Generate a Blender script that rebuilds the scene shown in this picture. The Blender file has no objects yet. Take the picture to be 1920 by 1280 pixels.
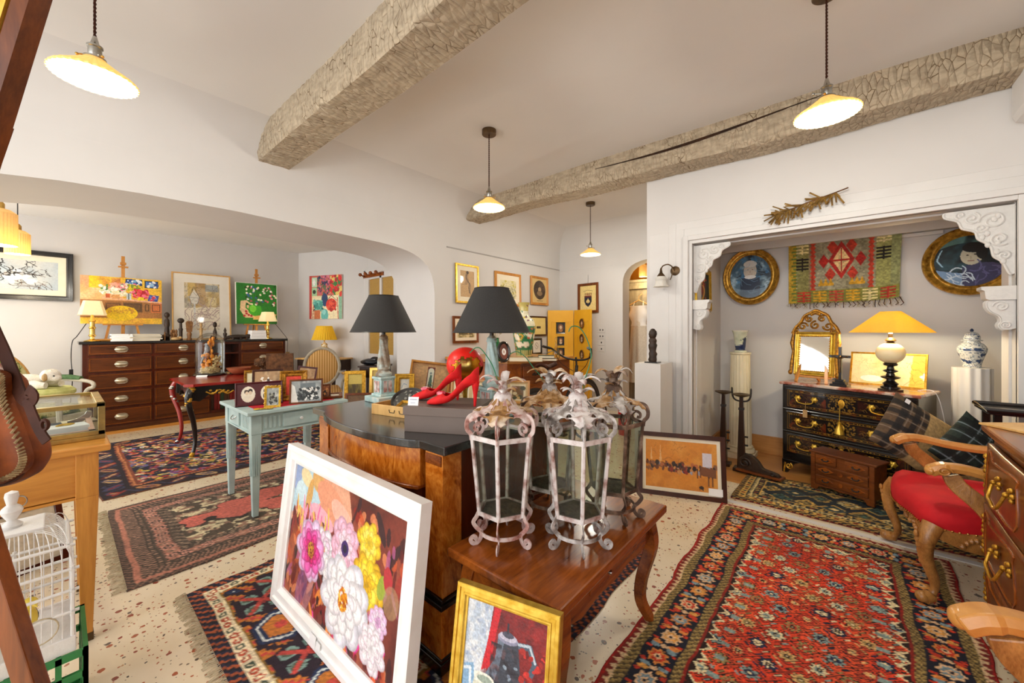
import bpy, math, random
import numpy as np
from mathutils import Matrix, Vector, Euler

S = bpy.context.scene
COL = S.collection
R = math.radians
PI = math.pi

# ---------------------------------------------------------------- camera, sky, exposure
cam_data = bpy.data.cameras.new('camera')
cam_data.sensor_width = 36.0
cam_data.lens = 726 * 36 / 1920
cam_data.shift_y = -22 / 1920
cam_data.clip_start = 0.05
cam = bpy.data.objects.new('camera', cam_data)
cam.location = (0, 0, 1.35)
cam.rotation_euler = (R(90), 0, R(40.5))
COL.objects.link(cam)
S.camera = cam

w = bpy.data.worlds.new('daylight'); S.world = w; w.use_nodes = True
w.node_tree.nodes['Background'].inputs[0].default_value = (0.93, 0.96, 1.0, 1)
w.node_tree.nodes['Background'].inputs[1].default_value = 2.1

S.view_settings.view_transform = 'Standard'
S.view_settings.look = 'None'
S.view_settings.gamma = 1
S.view_settings.exposure = 0.52
S.view_settings.use_curve_mapping = False
S.cycles.use_denoising = True
S.cycles.max_bounces = 10
S.cycles.diffuse_bounces = 5
S.cycles.transparent_max_bounces = 24
S.cycles.sample_clamp_indirect = 6.0
S.cycles.caustics_reflective = False
S.cycles.caustics_refractive = False


def area(name, loc, rot, sx, sy, power, col=(1, 1, 1)):
    l = bpy.data.lights.new(name, 'AREA'); l.shape = 'RECTANGLE'; l.size = sx; l.size_y = sy
    l.energy = power; l.color = col
    o = bpy.data.objects.new(name, l); o.location = loc; o.rotation_euler = rot; COL.objects.link(o)
    return o


def point(name, loc, power, col=(1, .86, .62), r=.03):
    l = bpy.data.lights.new(name, 'POINT'); l.energy = power; l.color = col; l.shadow_soft_size = r
    o = bpy.data.objects.new(name, l); o.location = loc; COL.objects.link(o)
    return o


# added fill lights out of view, standing in for windows assumed at the back
area('main_room_fill', (-1.3, -2.7, 1.6), (R(90), 0, 0), 4.6, 2.6, 22, (1.0, .98, .95))
area('left_room_fill', (-6.3, -2.7, 1.5), (R(90), 0, 0), 2.6, 2.2, 40, (1.0, .98, .95))

# ---------------------------------------------------------------- helpers
def bez(p0, p1, p2, p3, n=10):
    o = []
    for i in range(n + 1):
        t = i / n; q = 1 - t
        o.append(tuple(q**3*a + 3*q*q*t*b + 3*q*t*t*c + t**3*d for a, b, c, d in zip(p0, p1, p2, p3)))
    return o


def smooth_path(pts, n=6):
    """Catmull-Rom through pts (tuples of any length)."""
    o = []
    P = [pts[0]] + list(pts) + [pts[-1]]
    for i in range(1, len(P) - 2):
        a, b, c, d = P[i-1], P[i], P[i+1], P[i+2]
        for k in range(n):
            t = k / n
            o.append(tuple(.5*((2*q1) + (-q0+q2)*t + (2*q0-5*q1+4*q2-q3)*t*t + (-q0+3*q1-3*q2+q3)*t**3)
                           for q0, q1, q2, q3 in zip(a, b, c, d)))
    o.append(tuple(pts[-1]))
    return o


class MB:
    def __init__(s):
        s.v = []; s.f = []; s.M = None

    def add(s, vs, fs):
        k = len(s.v)
        if s.M is not None:
            vs = [tuple(s.M @ Vector(p)) for p in vs]
        s.v += [tuple(p) for p in vs]
        s.f += [tuple(i + k for i in f) for f in fs]
        return s

    def box(s, x0, x1, y0, y1, z0, z1):
        return s.add([(x0,y0,z0),(x1,y0,z0),(x1,y1,z0),(x0,y1,z0),(x0,y0,z1),(x1,y0,z1),(x1,y1,z1),(x0,y1,z1)],
                     [(0,3,2,1),(4,5,6,7),(0,1,5,4),(1,2,6,5),(2,3,7,6),(3,0,4,7)])

    def taper(s, b, t, z0, z1):
        (x0,x1,y0,y1) = b; (u0,u1,w0,w1) = t
        return s.add([(x0,y0,z0),(x1,y0,z0),(x1,y1,z0),(x0,y1,z0),(u0,w0,z1),(u1,w0,z1),(u1,w1,z1),(u0,w1,z1)],
                     [(0,3,2,1),(4,5,6,7),(0,1,5,4),(1,2,6,5),(2,3,7,6),(3,0,4,7)])

    def sweep(s, pts, sec, closed=False, up=(0, 0, 1), scale=None, caps=True):
        """sweep the closed 2-D section sec=[(a,b)..] along pts; a along the side vector, b along the other"""
        P = [Vector(p) for p in pts]; n = len(P); m = len(sec); U = Vector(up)
        vs = []; side = None
        for i in range(n):
            if closed: t = P[(i+1) % n] - P[i-1]
            else: t = P[min(i+1, n-1)] - P[max(i-1, 0)]
            if t.length < 1e-9: t = Vector((0, 0, 1))
            t.normalize()
            a = U.cross(t)
            if a.length < .05:
                a = side.copy() if side is not None else Vector((1, 0, 0)).cross(t)
                a -= t * a.dot(t)
            a.normalize()
            if side is not None and a.dot(side) < 0 and up == (0, 0, 1): a = -a
            side = a
            b = t.cross(a)
            k = scale[i] if scale else 1
            vs += [tuple(P[i] + a*(c*k) + b*(d*k)) for c, d in sec]
        fs = []
        for i in range(n if closed else n-1):
            j = (i+1) % n
            for q in range(m):
                r = (q+1) % m
                fs.append((i*m+q, i*m+r, j*m+r, j*m+q))
        if caps and not closed:
            fs.append(tuple(range(m))[::-1]); fs.append(tuple((n-1)*m+q for q in range(m)))
        return s.add(vs, fs)

    def tube(s, pts, r, n=8, closed=False, up=(0, 0, 1)):
        sec = [(math.cos(2*PI*i/n), math.sin(2*PI*i/n)) for i in range(n)]
        if isinstance(r, (int, float)): r = [r]*len(pts)
        return s.sweep(pts, sec, closed, up, r)

    def strip(s, pts, wd, th, closed=False, up=(0, 0, 1)):
        a, b = wd/2, th/2
        return s.sweep(pts, [(-a,-b),(a,-b),(a,b),(-a,b)], closed, up)

    def lathe(s, prof, n=28, c=(0, 0, 0), f=None):
        """prof [(r,z)..] from bottom to top; f(angle, r, z) may modulate the radius"""
        vs = []; m = len(prof)
        for r, z in prof:
            for i in range(n):
                a = 2*PI*i/n; q = f(a, r, z) if f else r
                vs.append((c[0]+q*math.cos(a), c[1]+q*math.sin(a), c[2]+z))
        fs = []
        for k in range(m-1):
            for i in range(n):
                j = (i+1) % n
                fs.append((k*n+i, k*n+j, (k+1)*n+j, (k+1)*n+i))
        if prof[0][0] > 1e-5: fs.append(tuple(range(n))[::-1])
        if prof[-1][0] > 1e-5: fs.append(tuple((m-1)*n+i for i in range(n)))
        return s.add(vs, fs)

    def shell(s, prof, th, n=32, c=(0, 0, 0), f=None):
        """open lathe shell of thickness th (normal to z axis)"""
        p = list(prof) + [(max(r-th, .0005), z) for r, z in reversed(prof)]
        vs = []; m = len(p)
        for r, z in p:
            for i in range(n):
                a = 2*PI*i/n; q = f(a, r, z) if f else r
                vs.append((c[0]+q*math.cos(a), c[1]+q*math.sin(a), c[2]+z))
        fs = []
        for k in range(m):
            l = (k+1) % m
            for i in range(n):
                j = (i+1) % n
                fs.append((k*n+i, k*n+j, l*n+j, l*n+i))
        return s.add(vs, fs)

    def prism(s, poly, d0, d1, axis='z'):
        n = len(poly)
        def at(p, d):
            return {'z': (p[0], p[1], d), 'y': (p[0], d, p[1]), 'x': (d, p[0], p[1])}[axis]
        vs = [at(p, d0) for p in poly] + [at(p, d1) for p in poly]
        fs = [tuple(range(n))[::-1], tuple(range(n, 2*n))]
        for i in range(n):
            j = (i+1) % n; fs.append((i, j, n+j, n+i))
        return s.add(vs, fs)

    def ball(s, c, r, nu=16, nv=10, f=None):
        if isinstance(r, (int, float)): r = (r, r, r)
        vs = []; fs = []
        for j in range(nv+1):
            p = -PI/2 + PI*j/nv
            for i in range(nu):
                a = 2*PI*i/nu; q = f(a, p) if f else 1
                vs.append((c[0]+r[0]*q*math.cos(p)*math.cos(a), c[1]+r[1]*q*math.cos(p)*math.sin(a), c[2]+r[2]*q*math.sin(p)))
        for j in range(nv):
            for i in range(nu):
                k = (i+1) % nu
                fs.append((j*nu+i, j*nu+k, (j+1)*nu+k, (j+1)*nu+i))
        return s.add(vs, fs)

    def rings(s, rings, cap0=False, cap1=False):
        m = len(rings[0]); vs = [p for r in rings for p in r]; fs = []
        for k in range(len(rings)-1):
            for i in range(m):
                j = (i+1) % m
                fs.append((k*m+i, k*m+j, (k+1)*m+j, (k+1)*m+i))
        if cap0: fs.append(tuple(range(m))[::-1])
        if cap1: fs.append(tuple((len(rings)-1)*m+i for i in range(m)))
        return s.add(vs, fs)

    def grid(s, fn, nu, nv):
        vs = [fn(i/nu, j/nv) for j in range(nv+1) for i in range(nu+1)]
        fs = [(j*(nu+1)+i, j*(nu+1)+i+1, (j+1)*(nu+1)+i+1, (j+1)*(nu+1)+i) for j in range(nv) for i in range(nu)]
        return s.add(vs, fs)

    def build(s, name, mat, parent=None, smooth=None, bevel=0, solid=0, sub=0):
        me = bpy.data.meshes.new(name)
        me.from_pydata(s.v, [], s.f)
        me.validate(); 
        import bmesh
        bm = bmesh.new(); bm.from_mesh(me); bmesh.ops.recalc_face_normals(bm, faces=bm.faces); bm.to_mesh(me); bm.free()
        me.materials.append(M[mat] if isinstance(mat, str) else mat)
        if smooth:
            me.polygons.foreach_set('use_smooth', [True]*len(me.polygons))
            me.set_sharp_from_angle(angle=R(smooth if smooth is not True else 40))
        o = bpy.data.objects.new(name, me); COL.objects.link(o)
        if parent is not None: o.parent = parent
        if solid:
            md = o.modifiers.new('thickness', 'SOLIDIFY'); md.thickness = solid; md.offset = 0
        if sub:
            md = o.modifiers.new('smooth', 'SUBSURF'); md.levels = sub; md.render_levels = sub
        if bevel:
            md = o.modifiers.new('edges', 'BEVEL'); md.width = bevel; md.segments = 2; md.limit_method = 'ANGLE'; md.angle_limit = R(40)
        return o


def tag(o, label, cat, group=None, kind=None):
    o['label'] = label; o['category'] = cat
    if group: o['group'] = group
    if kind: o['kind'] = kind
    return o


def thing(name, label, cat, loc=(0, 0, 0), rotz=0, group=None, rot=None):
    o = bpy.data.objects.new(name, None); COL.objects.link(o)
    o.empty_display_size = .05
    o.location = loc
    o.rotation_euler = rot if rot else (0, 0, rotz)
    return tag(o, label, cat, group)


def solo(mb, name, mat, label, cat, loc=(0, 0, 0), rotz=0, group=None, rot=None, **k):
    o = mb.build(name, mat, None, **k); o.location = loc; o.rotation_euler = rot if rot else (0, 0, rotz)
    return tag(o, label, cat, group)


def struct(mb, name, mat, **k):
    o = mb.build(name, mat, None, **k); o['kind'] = 'structure'
    return o


def part(mb, name, mat, parent, label=None, **k):
    o = mb.build(name, mat, parent, **k)
    if label: o['label'] = label
    return o


def dup(root, loc, rotz=None, label=None, group=None):
    r = root.copy(); COL.objects.link(r); r.location = loc
    if rotz is not None: r.rotation_euler = (0, 0, rotz)
    if label: r['label'] = label
    if group: r['group'] = group
    for ch in list(root.children):
        c = ch.copy(); COL.objects.link(c); c.parent = r
        for g in list(ch.children):
            d = g.copy(); COL.objects.link(d); d.parent = c
    return r


def hexc(h):
    h = h.lstrip('#')
    c = [int(h[i:i+2], 16)/255 for i in (0, 2, 4)]
    return [x/12.92 if x <= .04045 else ((x+.055)/1.055)**2.4 for x in c]


# ---------------------------------------------------------------- materials
M = {}


def newmat(name):
    m = bpy.data.materials.new(name); m.use_nodes = True
    M[name] = m
    nt = m.node_tree
    return m, nt, nt.nodes['Principled BSDF']


def coords(nt, scale=(1, 1, 1), rot=(0, 0, 0)):
    tc = nt.nodes.new('ShaderNodeTexCoord'); mp = nt.nodes.new('ShaderNodeMapping')
    mp.inputs['Scale'].default_value = scale; mp.inputs['Rotation'].default_value = rot
    nt.links.new(tc.outputs['Object'], mp.inputs['Vector'])
    return mp.outputs['Vector']


def ramp(nt, fac, stops):
    r = nt.nodes.new('ShaderNodeValToRGB'); e = r.color_ramp.elements
    while len(e) < len(stops): e.new(.5)
    for k, (p, c) in enumerate(stops):
        e[k].position = p; e[k].color = (*hexc(c), 1) if isinstance(c, str) else (*c, 1)
    nt.links.new(fac, r.inputs['Fac'])
    return r.outputs['Color']


def noise(nt, vec, scale, detail=4, rough=.55, dist=0):
    n = nt.nodes.new('ShaderNodeTexNoise')
    n.inputs['Scale'].default_value = scale; n.inputs['Detail'].default_value = detail
    n.inputs['Roughness'].default_value = rough; n.inputs['Distortion'].default_value = dist
    nt.links.new(vec, n.inputs['Vector'])
    return n.outputs['Fac']


def bump(nt, b, h, strength=.3, dist=.01):
    n = nt.nodes.new('ShaderNodeBump'); n.inputs['Strength'].default_value = strength; n.inputs['Distance'].default_value = dist
    nt.links.new(h, n.inputs['Height']); nt.links.new(n.outputs['Normal'], b.inputs['Normal'])


def plain(name, c, c2=None, rough=.5, metal=0, scale=6, bmp=0, coat=0, detail=4, stops=None, dist=.004, stretch=(1, 1, 1), sheen=0):
    m, nt, b = newmat(name)
    b.inputs['Roughness'].default_value = rough; b.inputs['Metallic'].default_value = metal
    b.inputs['Coat Weight'].default_value = coat; b.inputs['Coat Roughness'].default_value = .12
    if sheen: b.inputs['Sheen Weight'].default_value = sheen
    v = coords(nt, stretch); f = noise(nt, v, scale, detail)
    nt.links.new(ramp(nt, f, stops or [(.3, c), (.7, c2 or c)]), b.inputs['Base Color'])
    if bmp: bump(nt, b, f, bmp, dist)
    return m


def wood(name, dark, light, scale=3, stretch=(1, 1, .08), rough=.32, coat=.25, mid=None, burl=False, bmp=.08):
    m, nt, b = newmat(name)
    b.inputs['Roughness'].default_value = rough; b.inputs['Coat Weight'].default_value = coat; b.inputs['Coat Roughness'].default_value = .2
    v = coords(nt, stretch)
    f = noise(nt, v, scale*4, 6, .65, 3.0 if burl else .8)
    g = noise(nt, coords(nt, tuple(q*9 for q in stretch)), scale*6, 3)
    mx = nt.nodes.new('ShaderNodeMath'); mx.operation = 'MULTIPLY_ADD'; mx.inputs[1].default_value = .3
    nt.links.new(g, mx.inputs[0]); nt.links.new(f, mx.inputs[2])
    stops = [(.4, dark), (.85, light)] if not mid else [(.38, dark), (.6, mid), (.85, light)]
    nt.links.new(ramp(nt, mx.outputs[0], stops), b.inputs['Base Color'])
    if bmp: bump(nt, b, mx.outputs[0], bmp, .003)
    return m


def emis(name, c, strength, base=None):
    m, nt, b = newmat(name)
    b.inputs['Base Color'].default_value = (*hexc(base or c), 1)
    b.inputs['Emission Color'].default_value = (*hexc(c), 1); b.inputs['Emission Strength'].default_value = strength
    b.inputs['Roughness'].default_value = .5
    return m


def shade_mat(name, c, trans=.5, bmp=0, rough=.6):
    """thin lamp-shade cloth or porcelain: diffuse mixed with translucency so the bulb inside lights it"""
    m, nt, b = newmat(name)
    nt.nodes.remove(b)
    d = nt.nodes.new('ShaderNodeBsdfDiffuse'); t = nt.nodes.new('ShaderNodeBsdfTranslucent'); x = nt.nodes.new('ShaderNodeMixShader')
    v = coords(nt); f = noise(nt, v, 60, 2)
    col = ramp(nt, f, [(.3, c), (.7, [min(1, q*1.06) for q in hexc(c)])])
    nt.links.new(col, d.inputs[0]); nt.links.new(col, t.inputs[0])
    x.inputs[0].default_value = trans
    nt.links.new(d.outputs[0], x.inputs[1]); nt.links.new(t.outputs[0], x.inputs[2])
    nt.links.new(x.outputs[0], nt.nodes['Material Output'].inputs['Surface'])
    return m


def glass_mat(name, tint, refl=.1, cloud=0):
    m, nt, b = newmat(name); nt.nodes.remove(b)
    t = nt.nodes.new('ShaderNodeBsdfTransparent'); t.inputs[0].default_value = (*hexc(tint), 1)
    g = nt.nodes.new('ShaderNodeBsdfGlossy'); g.inputs['Roughness'].default_value = .03
    lw = nt.nodes.new('ShaderNodeLayerWeight'); lw.inputs[0].default_value = .25
    ma = nt.nodes.new('ShaderNodeMath'); ma.operation = 'MULTIPLY_ADD'; ma.inputs[1].default_value = .45; ma.inputs[2].default_value = refl
    nt.links.new(lw.outputs['Fresnel'], ma.inputs[0])
    x = nt.nodes.new('ShaderNodeMixShader')
    nt.links.new(ma.outputs[0], x.inputs[0]); nt.links.new(t.outputs[0], x.inputs[1]); nt.links.new(g.outputs[0], x.inputs[2])
    out = x.outputs[0]
    if cloud:
        d = nt.nodes.new('ShaderNodeBsdfDiffuse'); d.inputs[0].default_value = (.55, .55, .5, 1)
        f = noise(nt, coords(nt), 9, 5)
        c = nt.nodes.new('ShaderNodeMath'); c.operation = 'MULTIPLY'; c.inputs[1].default_value = cloud
        nt.links.new(f, c.inputs[0])
        y = nt.nodes.new('ShaderNodeMixShader'); nt.links.new(c.outputs[0], y.inputs[0]); nt.links.new(out, y.inputs[1]); nt.links.new(d.outputs[0], y.inputs[2])
        out = y.outputs[0]
    nt.links.new(out, nt.nodes['Material Output'].inputs['Surface'])
    return m


plain('plaster', '#d3d0cd', '#d8d5d2', rough=.85, scale=1.6, bmp=.25, dist=.02)
plain('plaster_ceiling', '#dcd9d5', '#e1deda', rough=.85, scale=1.2, bmp=.25, dist=.02)
plain('plaster_soffit', '#d6d2cd', '#dbd7d2', rough=.85, scale=2, bmp=.25, dist=.02)
plain('white_paint', '#d6d3d0', '#dbd9d6', rough=.5, scale=5, bmp=.1)
plain('white_carved', '#d8d6d2', '#e0deda', rough=.5, scale=40, bmp=.5, dist=.006)
plain('grey_paint', '#9f9c98', '#aaa7a3', rough=.6)
plain('orange_wall', '#e09a20', '#eaa52c', rough=.8)
wood('wood_skirting', '#a96a2c', '#d79b53', 1.5, (.12, 1, 1), rough=.4)
wood('oak_warm', '#a5651f', '#d8973f', 2.2, (1, 1, .1), rough=.35)
wood('oak_warm_y', '#a5651f', '#d8973f', 2.2, (1, .1, 1), rough=.35)
wood('walnut', '#2c1407', '#6e3a18', 2.0, (1, .1, 1), rough=.3)
wood('walnut_red', '#4c1d08', '#a85a1e', 2.0, (1, .12, 1), rough=.25, coat=.5)
wood('walnut_x', '#3d1b09', '#8a4a1e', 2.0, (.1, 1, 1), rough=.3)
wood('walnut_z', '#3d1b09', '#8a4a1e', 2.0, (1, 1, .1), rough=.3)
wood('burl', '#5f2606', '#d88a34', 1.7, (1, 1, .45), rough=.18, coat=.6, mid='#ab5a14', burl=True)
wood('mahogany', '#2a0e06', '#5c2410', 1.5, (1, 1, .12), rough=.2, coat=.5)
wood('beech_carved', '#6e3d12', '#c98f4a', 3.5, (1, 1, .5), rough=.35, bmp=1.0)
wood('beech', '#b06f2a', '#dd9f52', 2.0, (.3, .3, .3), rough=.3)
wood('dark_wood', '#1c100a', '#3d2412', 2.0, (1, 1, .15), rough=.35)
wood('grey_old_wood', '#6e6759', '#b0a894', 2.0, (1, 1, .06), rough=.7, coat=0)
wood('pine_light', '#c08a44', '#e8bc74', 2, (1, 1, .2), rough=.5)
wood('dark_brown_frame', '#2f150a', '#4d2412', 2, (1, 1, 1), rough=.35)
plain('ebonised', '#0d0b0a', '#1d1917', rough=.22, scale=8, coat=.4)
plain('black_stone', '#1b1b1b', '#2f2f2e', rough=.16, scale=60, coat=.4)
plain('black_iron', '#191614', '#2e2925', rough=.5, scale=30, metal=.3, bmp=.2)
plain('black_plastic', '#101012', '#1a1a1c', rough=.3)
plain('brass', '#b98a3c', '#d9b062', rough=.28, metal=1, scale=10)
plain('brass_bright', '#e2b64e', '#f2d485', rough=.22, metal=1, scale=10)
plain('nickel', '#9a9890', '#c4c2bb', rough=.25, metal=1, scale=12)
plain('pewter_cup', '#b8ae96', '#e8e0ca', rough=.3, metal=.9, scale=20)
plain('bronze_dark', '#4b3a28', '#6f573a', rough=.4, metal=.7, scale=20, bmp=.2)
plain('gilt', '#a5741c', '#e2b040', rough=.4, metal=.75, scale=35, bmp=.35)
plain('gilt_bright', '#c99a25', '#f0cc5a', rough=.3, metal=.7, scale=30, bmp=.25)
plain('gilt_dark', '#5d3509', '#c58a24', rough=.4, metal=.6, scale=60, bmp=.5)
plain('red_velvet', '#b00010', '#d00618', rough=.8, scale=5)
plain('red_suede', '#c20208', '#e5080d', rough=.75, scale=30)
plain('red_lacquer', '#7d120c', '#a2231a', rough=.25, scale=4, coat=.4)
plain('red_paint', '#d8170f', '#e8241a', rough=.35, scale=4)
plain('red_felt', '#b60d1d', '#cf1730', rough=.95, scale=50)
plain('white_satin', '#f0eeea', '#ffffff', rough=.35)
plain('cream', '#e6d9b2', '#f1e6c6', rough=.5, scale=10)
plain('paper', '#e9e4da', '#f4f0e8', rough=.8, scale=6)
plain('paper_cream', '#e6d6ae', '#efe2c2', rough=.85, scale=6)
plain('card_white', '#f5f5f5', '#ffffff', rough=.7)
plain('blue_paint', '#9fb6b5', '#b4c8c5', rough=.5, scale=9, bmp=.15)
plain('shoebox', '#665850', '#74655c', rough=.6, scale=3)
plain('green_crate', '#1f6b34', '#2f8245', rough=.4)
plain('leather', '#421a07', '#944a18', rough=.5, scale=11, bmp=.6, detail=8)
plain('leather_dark', '#2d140a', '#4a2412', rough=.65, scale=10, bmp=.4)
plain('thread', '#6b5030', '#b09a70', rough=.8, scale=60)
plain('rust_white', '#8f6f66', '#dcd3cd', rough=.7, scale=22, bmp=.5, detail=8, stops=[(.3, '#7a4a33'), (.42, '#b39a94'), (.52, '#d9d0cc'), (.7, '#e6e0de')])
plain('rust_pink', '#8f6f66', '#dcd3cd', rough=.7, scale=22, bmp=.5, detail=8, stops=[(.3, '#7d3f30'), (.42, '#b58379'), (.55, '#d3bdb6'), (.72, '#e0d4ce')])
plain('rust_gold', '#a06a25', '#d9b878', rough=.7, scale=18, bmp=.5, detail=8, stops=[(.32, '#6f4a22'), (.45, '#a87c45'), (.55, '#cdb394'), (.7, '#e6d6c2')])
plain('rust_grey', '#55504c', '#cfcac6', rough=.65, scale=20, bmp=.5, detail=8, stops=[(.32, '#4a413b'), (.45, '#8d837c'), (.58, '#c9c3be'), (.72, '#e2dedb')])
plain('rust_brown', '#3d2a1e', '#8a6a52', rough=.65, scale=20, bmp=.5, detail=8, stops=[(.32, '#33241b'), (.48, '#5d4535'), (.62, '#8d7461'), (.75, '#b9a493')])
plain('dirt', '#241f18', '#6a604c', rough=.95, scale=30, bmp=.9, detail=8, dist=.02)
plain('verdigris', '#8fa9a6', '#c3cbc0', rough=.6, scale=16, bmp=.4, detail=7, stops=[(.3, '#7c6a52'), (.42, '#9dbab8'), (.56, '#b9cfcb'), (.7, '#d6d2c4')])
plain('verdigris_brown', '#8fa9a6', '#c3cbc0', rough=.6, scale=16, bmp=.4, detail=7, stops=[(.3, '#5f4632'), (.46, '#9a8a76'), (.58, '#b4c0ba'), (.72, '#cfcabb')])
plain('shade_black', '#2c2b2a', '#343332', rough=.9, scale=200)
plain('shade_inner', '#e5d4b8', '#efe0c6', rough=.8)
plain('terracotta', '#8f4a2a', '#b0623c', rough=.7)
plain('cork_root', '#3c2415', '#7c5330', rough=.9, scale=18, bmp=.9, dist=.02)
plain('carved_dark', '#1a0f08', '#3d2714', rough=.55, scale=26, bmp=.6)
plain('carved_mid', '#5f3b1c', '#9a6a38', rough=.6, scale=26, bmp=.6)
plain('carved_light', '#a5804e', '#cfae7a', rough=.65, scale=26, bmp=.6)
plain('ivory', '#e8dcae', '#f3eac8', rough=.3, scale=6, coat=.3)
plain('stone_cream', '#e0d4b0', '#ece2c4', rough=.7, scale=6)
plain('wool_cream', '#e8e0cf', '#f8f2e6', rough=.95, scale=120, bmp=.7, dist=.01)
plain('straw_moss', '#b99a5a', '#e8d2a0', rough=.95, scale=90, bmp=.9, dist=.02)
plain('dry_orange', '#c26f14', '#eea23c', rough=.85, scale=40, bmp=.6)
plain('dry_leaf', '#5a3d12', '#94702c', rough=.8, scale=15)
plain('bird_grey', '#5c5c62', '#a9a9ad', rough=.8, scale=30)
plain('bird_green', '#5c7d23', '#a3b83f', rough=.8, scale=30)
plain('yellow_paint', '#e2a416', '#eeb42a', rough=.5, scale=3)
plain('yellow_ceramic', '#e0c23a', '#efd75c', rough=.4)
plain('red_plastic', '#b3120e', '#c61a14', rough=.35)
plain('wire_green', '#1d6a45', '#2b7d55', rough=.45)
plain('fringe', '#a39476', '#c4b698', rough=.95, scale=80)
plain('lace', '#d8d0c0', '#efe9dd', rough=.9, scale=60)
plain('marble_red', '#8a4030', '#d9c3b2', rough=.15, scale=9, coat=.4, detail=8, stops=[(.35, '#7e3424'), (.47, '#b5705a'), (.55, '#d9c4b4'), (.7, '#c9b8a8')])
plain('tortoise', '#120a06', '#6a2a0c', rough=.2, scale=14, coat=.5, detail=6, stops=[(.4, '#0f0907'), (.52, '#2a1208'), (.6, '#5f270b'), (.72, '#9a5516')])
plain('bottle_green', '#0a4a22', '#136b34', rough=.1, scale=4, coat=.5)
plain('mat_cream', '#efe3c8', '#f3ead4', rough=.9)
plain('mat_white', '#e6e0d4', '#eee9de', rough=.9)
plain('mat_yellow', '#e8cf7c', '#efd98e', rough=.9)
plain('burgundy', '#3a0610', '#55101c', rough=.4)
plain('canvas_edge', '#e8dfcf', '#d9cfbd', rough=.9)
plain('silver_foil', '#bcb8b0', '#dedbd5', rough=.3, metal=.8)
plain('felt_grey', '#454a52', '#50565e', rough=.95)
plain('pink_wood', '#d8a58c', '#e5b9a2', rough=.5)
plain('book_red', '#6f1410', '#8f2018', rough=.5, scale=12)
plain('book_brown', '#3c2415', '#5c3a20', rough=.5, scale=12)
plain('book_green', '#23351f', '#34492c', rough=.5, scale=12)
plain('book_tan', '#9a7444', '#c09a64', rough=.6, scale=12)
plain('page', '#d8ccb0', '#e6dcc4', rough=.9, stretch=(1, 1, 40))
emis('lamp_glow', '#fff8ea', 3.2)
emis('lamp_glow_soft', '#fff0d8', 4)
shade_mat('porcelain_shade', '#f0dca4', .3)
shade_mat('porcelain_white', '#f2f0ea', .2)
shade_mat('shade_yellow', '#f8dc50', .5)
shade_mat('shade_white', '#fff3dc', .6)
shade_mat('shade_kraft', '#f4d468', .42)
shade_mat('frosted_glass', '#f1efe9', .4)
for k_ in ('leather_dark', 'leather', 'dark_wood', 'walnut', 'walnut_x', 'walnut_z', 'mahogany', 'walnut_red', 'burl', 'dark_brown_frame'):
    M[k_].node_tree.nodes['Principled BSDF'].inputs['Specular IOR Level'].default_value = .2
glass_mat('glass', '#f6f8f6', .03)
glass_mat('glass_old', '#e4e9de', .03, cloud=.05)
glass_mat('glass_yellow', '#f0e6a8', .08)
m, nt, b = newmat('mirror'); b.inputs['Metallic'].default_value = 1; b.inputs['Roughness'].default_value = .03; b.inputs['Base Color'].default_value = (.9, .9, .88, 1)
f_ = noise(nt, coords(nt), 5, 3); nt.links.new(ramp(nt, f_, [(.3, '#e8e6df'), (.7, '#f4f2ec')]), b.inputs['Base Color'])

# painted surfaces: colours painted per point, woven or brushed by nodes
def painted(name, rough, bmp, scale, coat=0, dist=.003):
    m, nt, b = newmat(name)
    a = nt.nodes.new('ShaderNodeAttribute'); a.attribute_name = 'paint'
    f = noise(nt, coords(nt), scale, 3)
    hs = nt.nodes.new('ShaderNodeHueSaturation'); nt.links.new(a.outputs['Color'], hs.inputs['Color'])
    mr = nt.nodes.new('ShaderNodeMapRange'); mr.inputs['To Min'].default_value = .82; mr.inputs['To Max'].default_value = 1.18
    nt.links.new(f, mr.inputs['Value']); nt.links.new(mr.outputs[0], hs.inputs['Value'])
    nt.links.new(hs.outputs[0], b.inputs['Base Color'])
    b.inputs['Roughness'].default_value = rough; b.inputs['Coat Weight'].default_value = coat
    if bmp: bump(nt, b, f, bmp, dist)


painted('rug_wool', .95, .6, 260, dist=.006)
painted('oil_paint', .45, .4, 120)
painted('print_paper', .55, 0, 60, coat=.15)
painted('glazed', .2, .05, 40, coat=.5)
painted('cloth_woven', .9, .5, 200)

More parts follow.
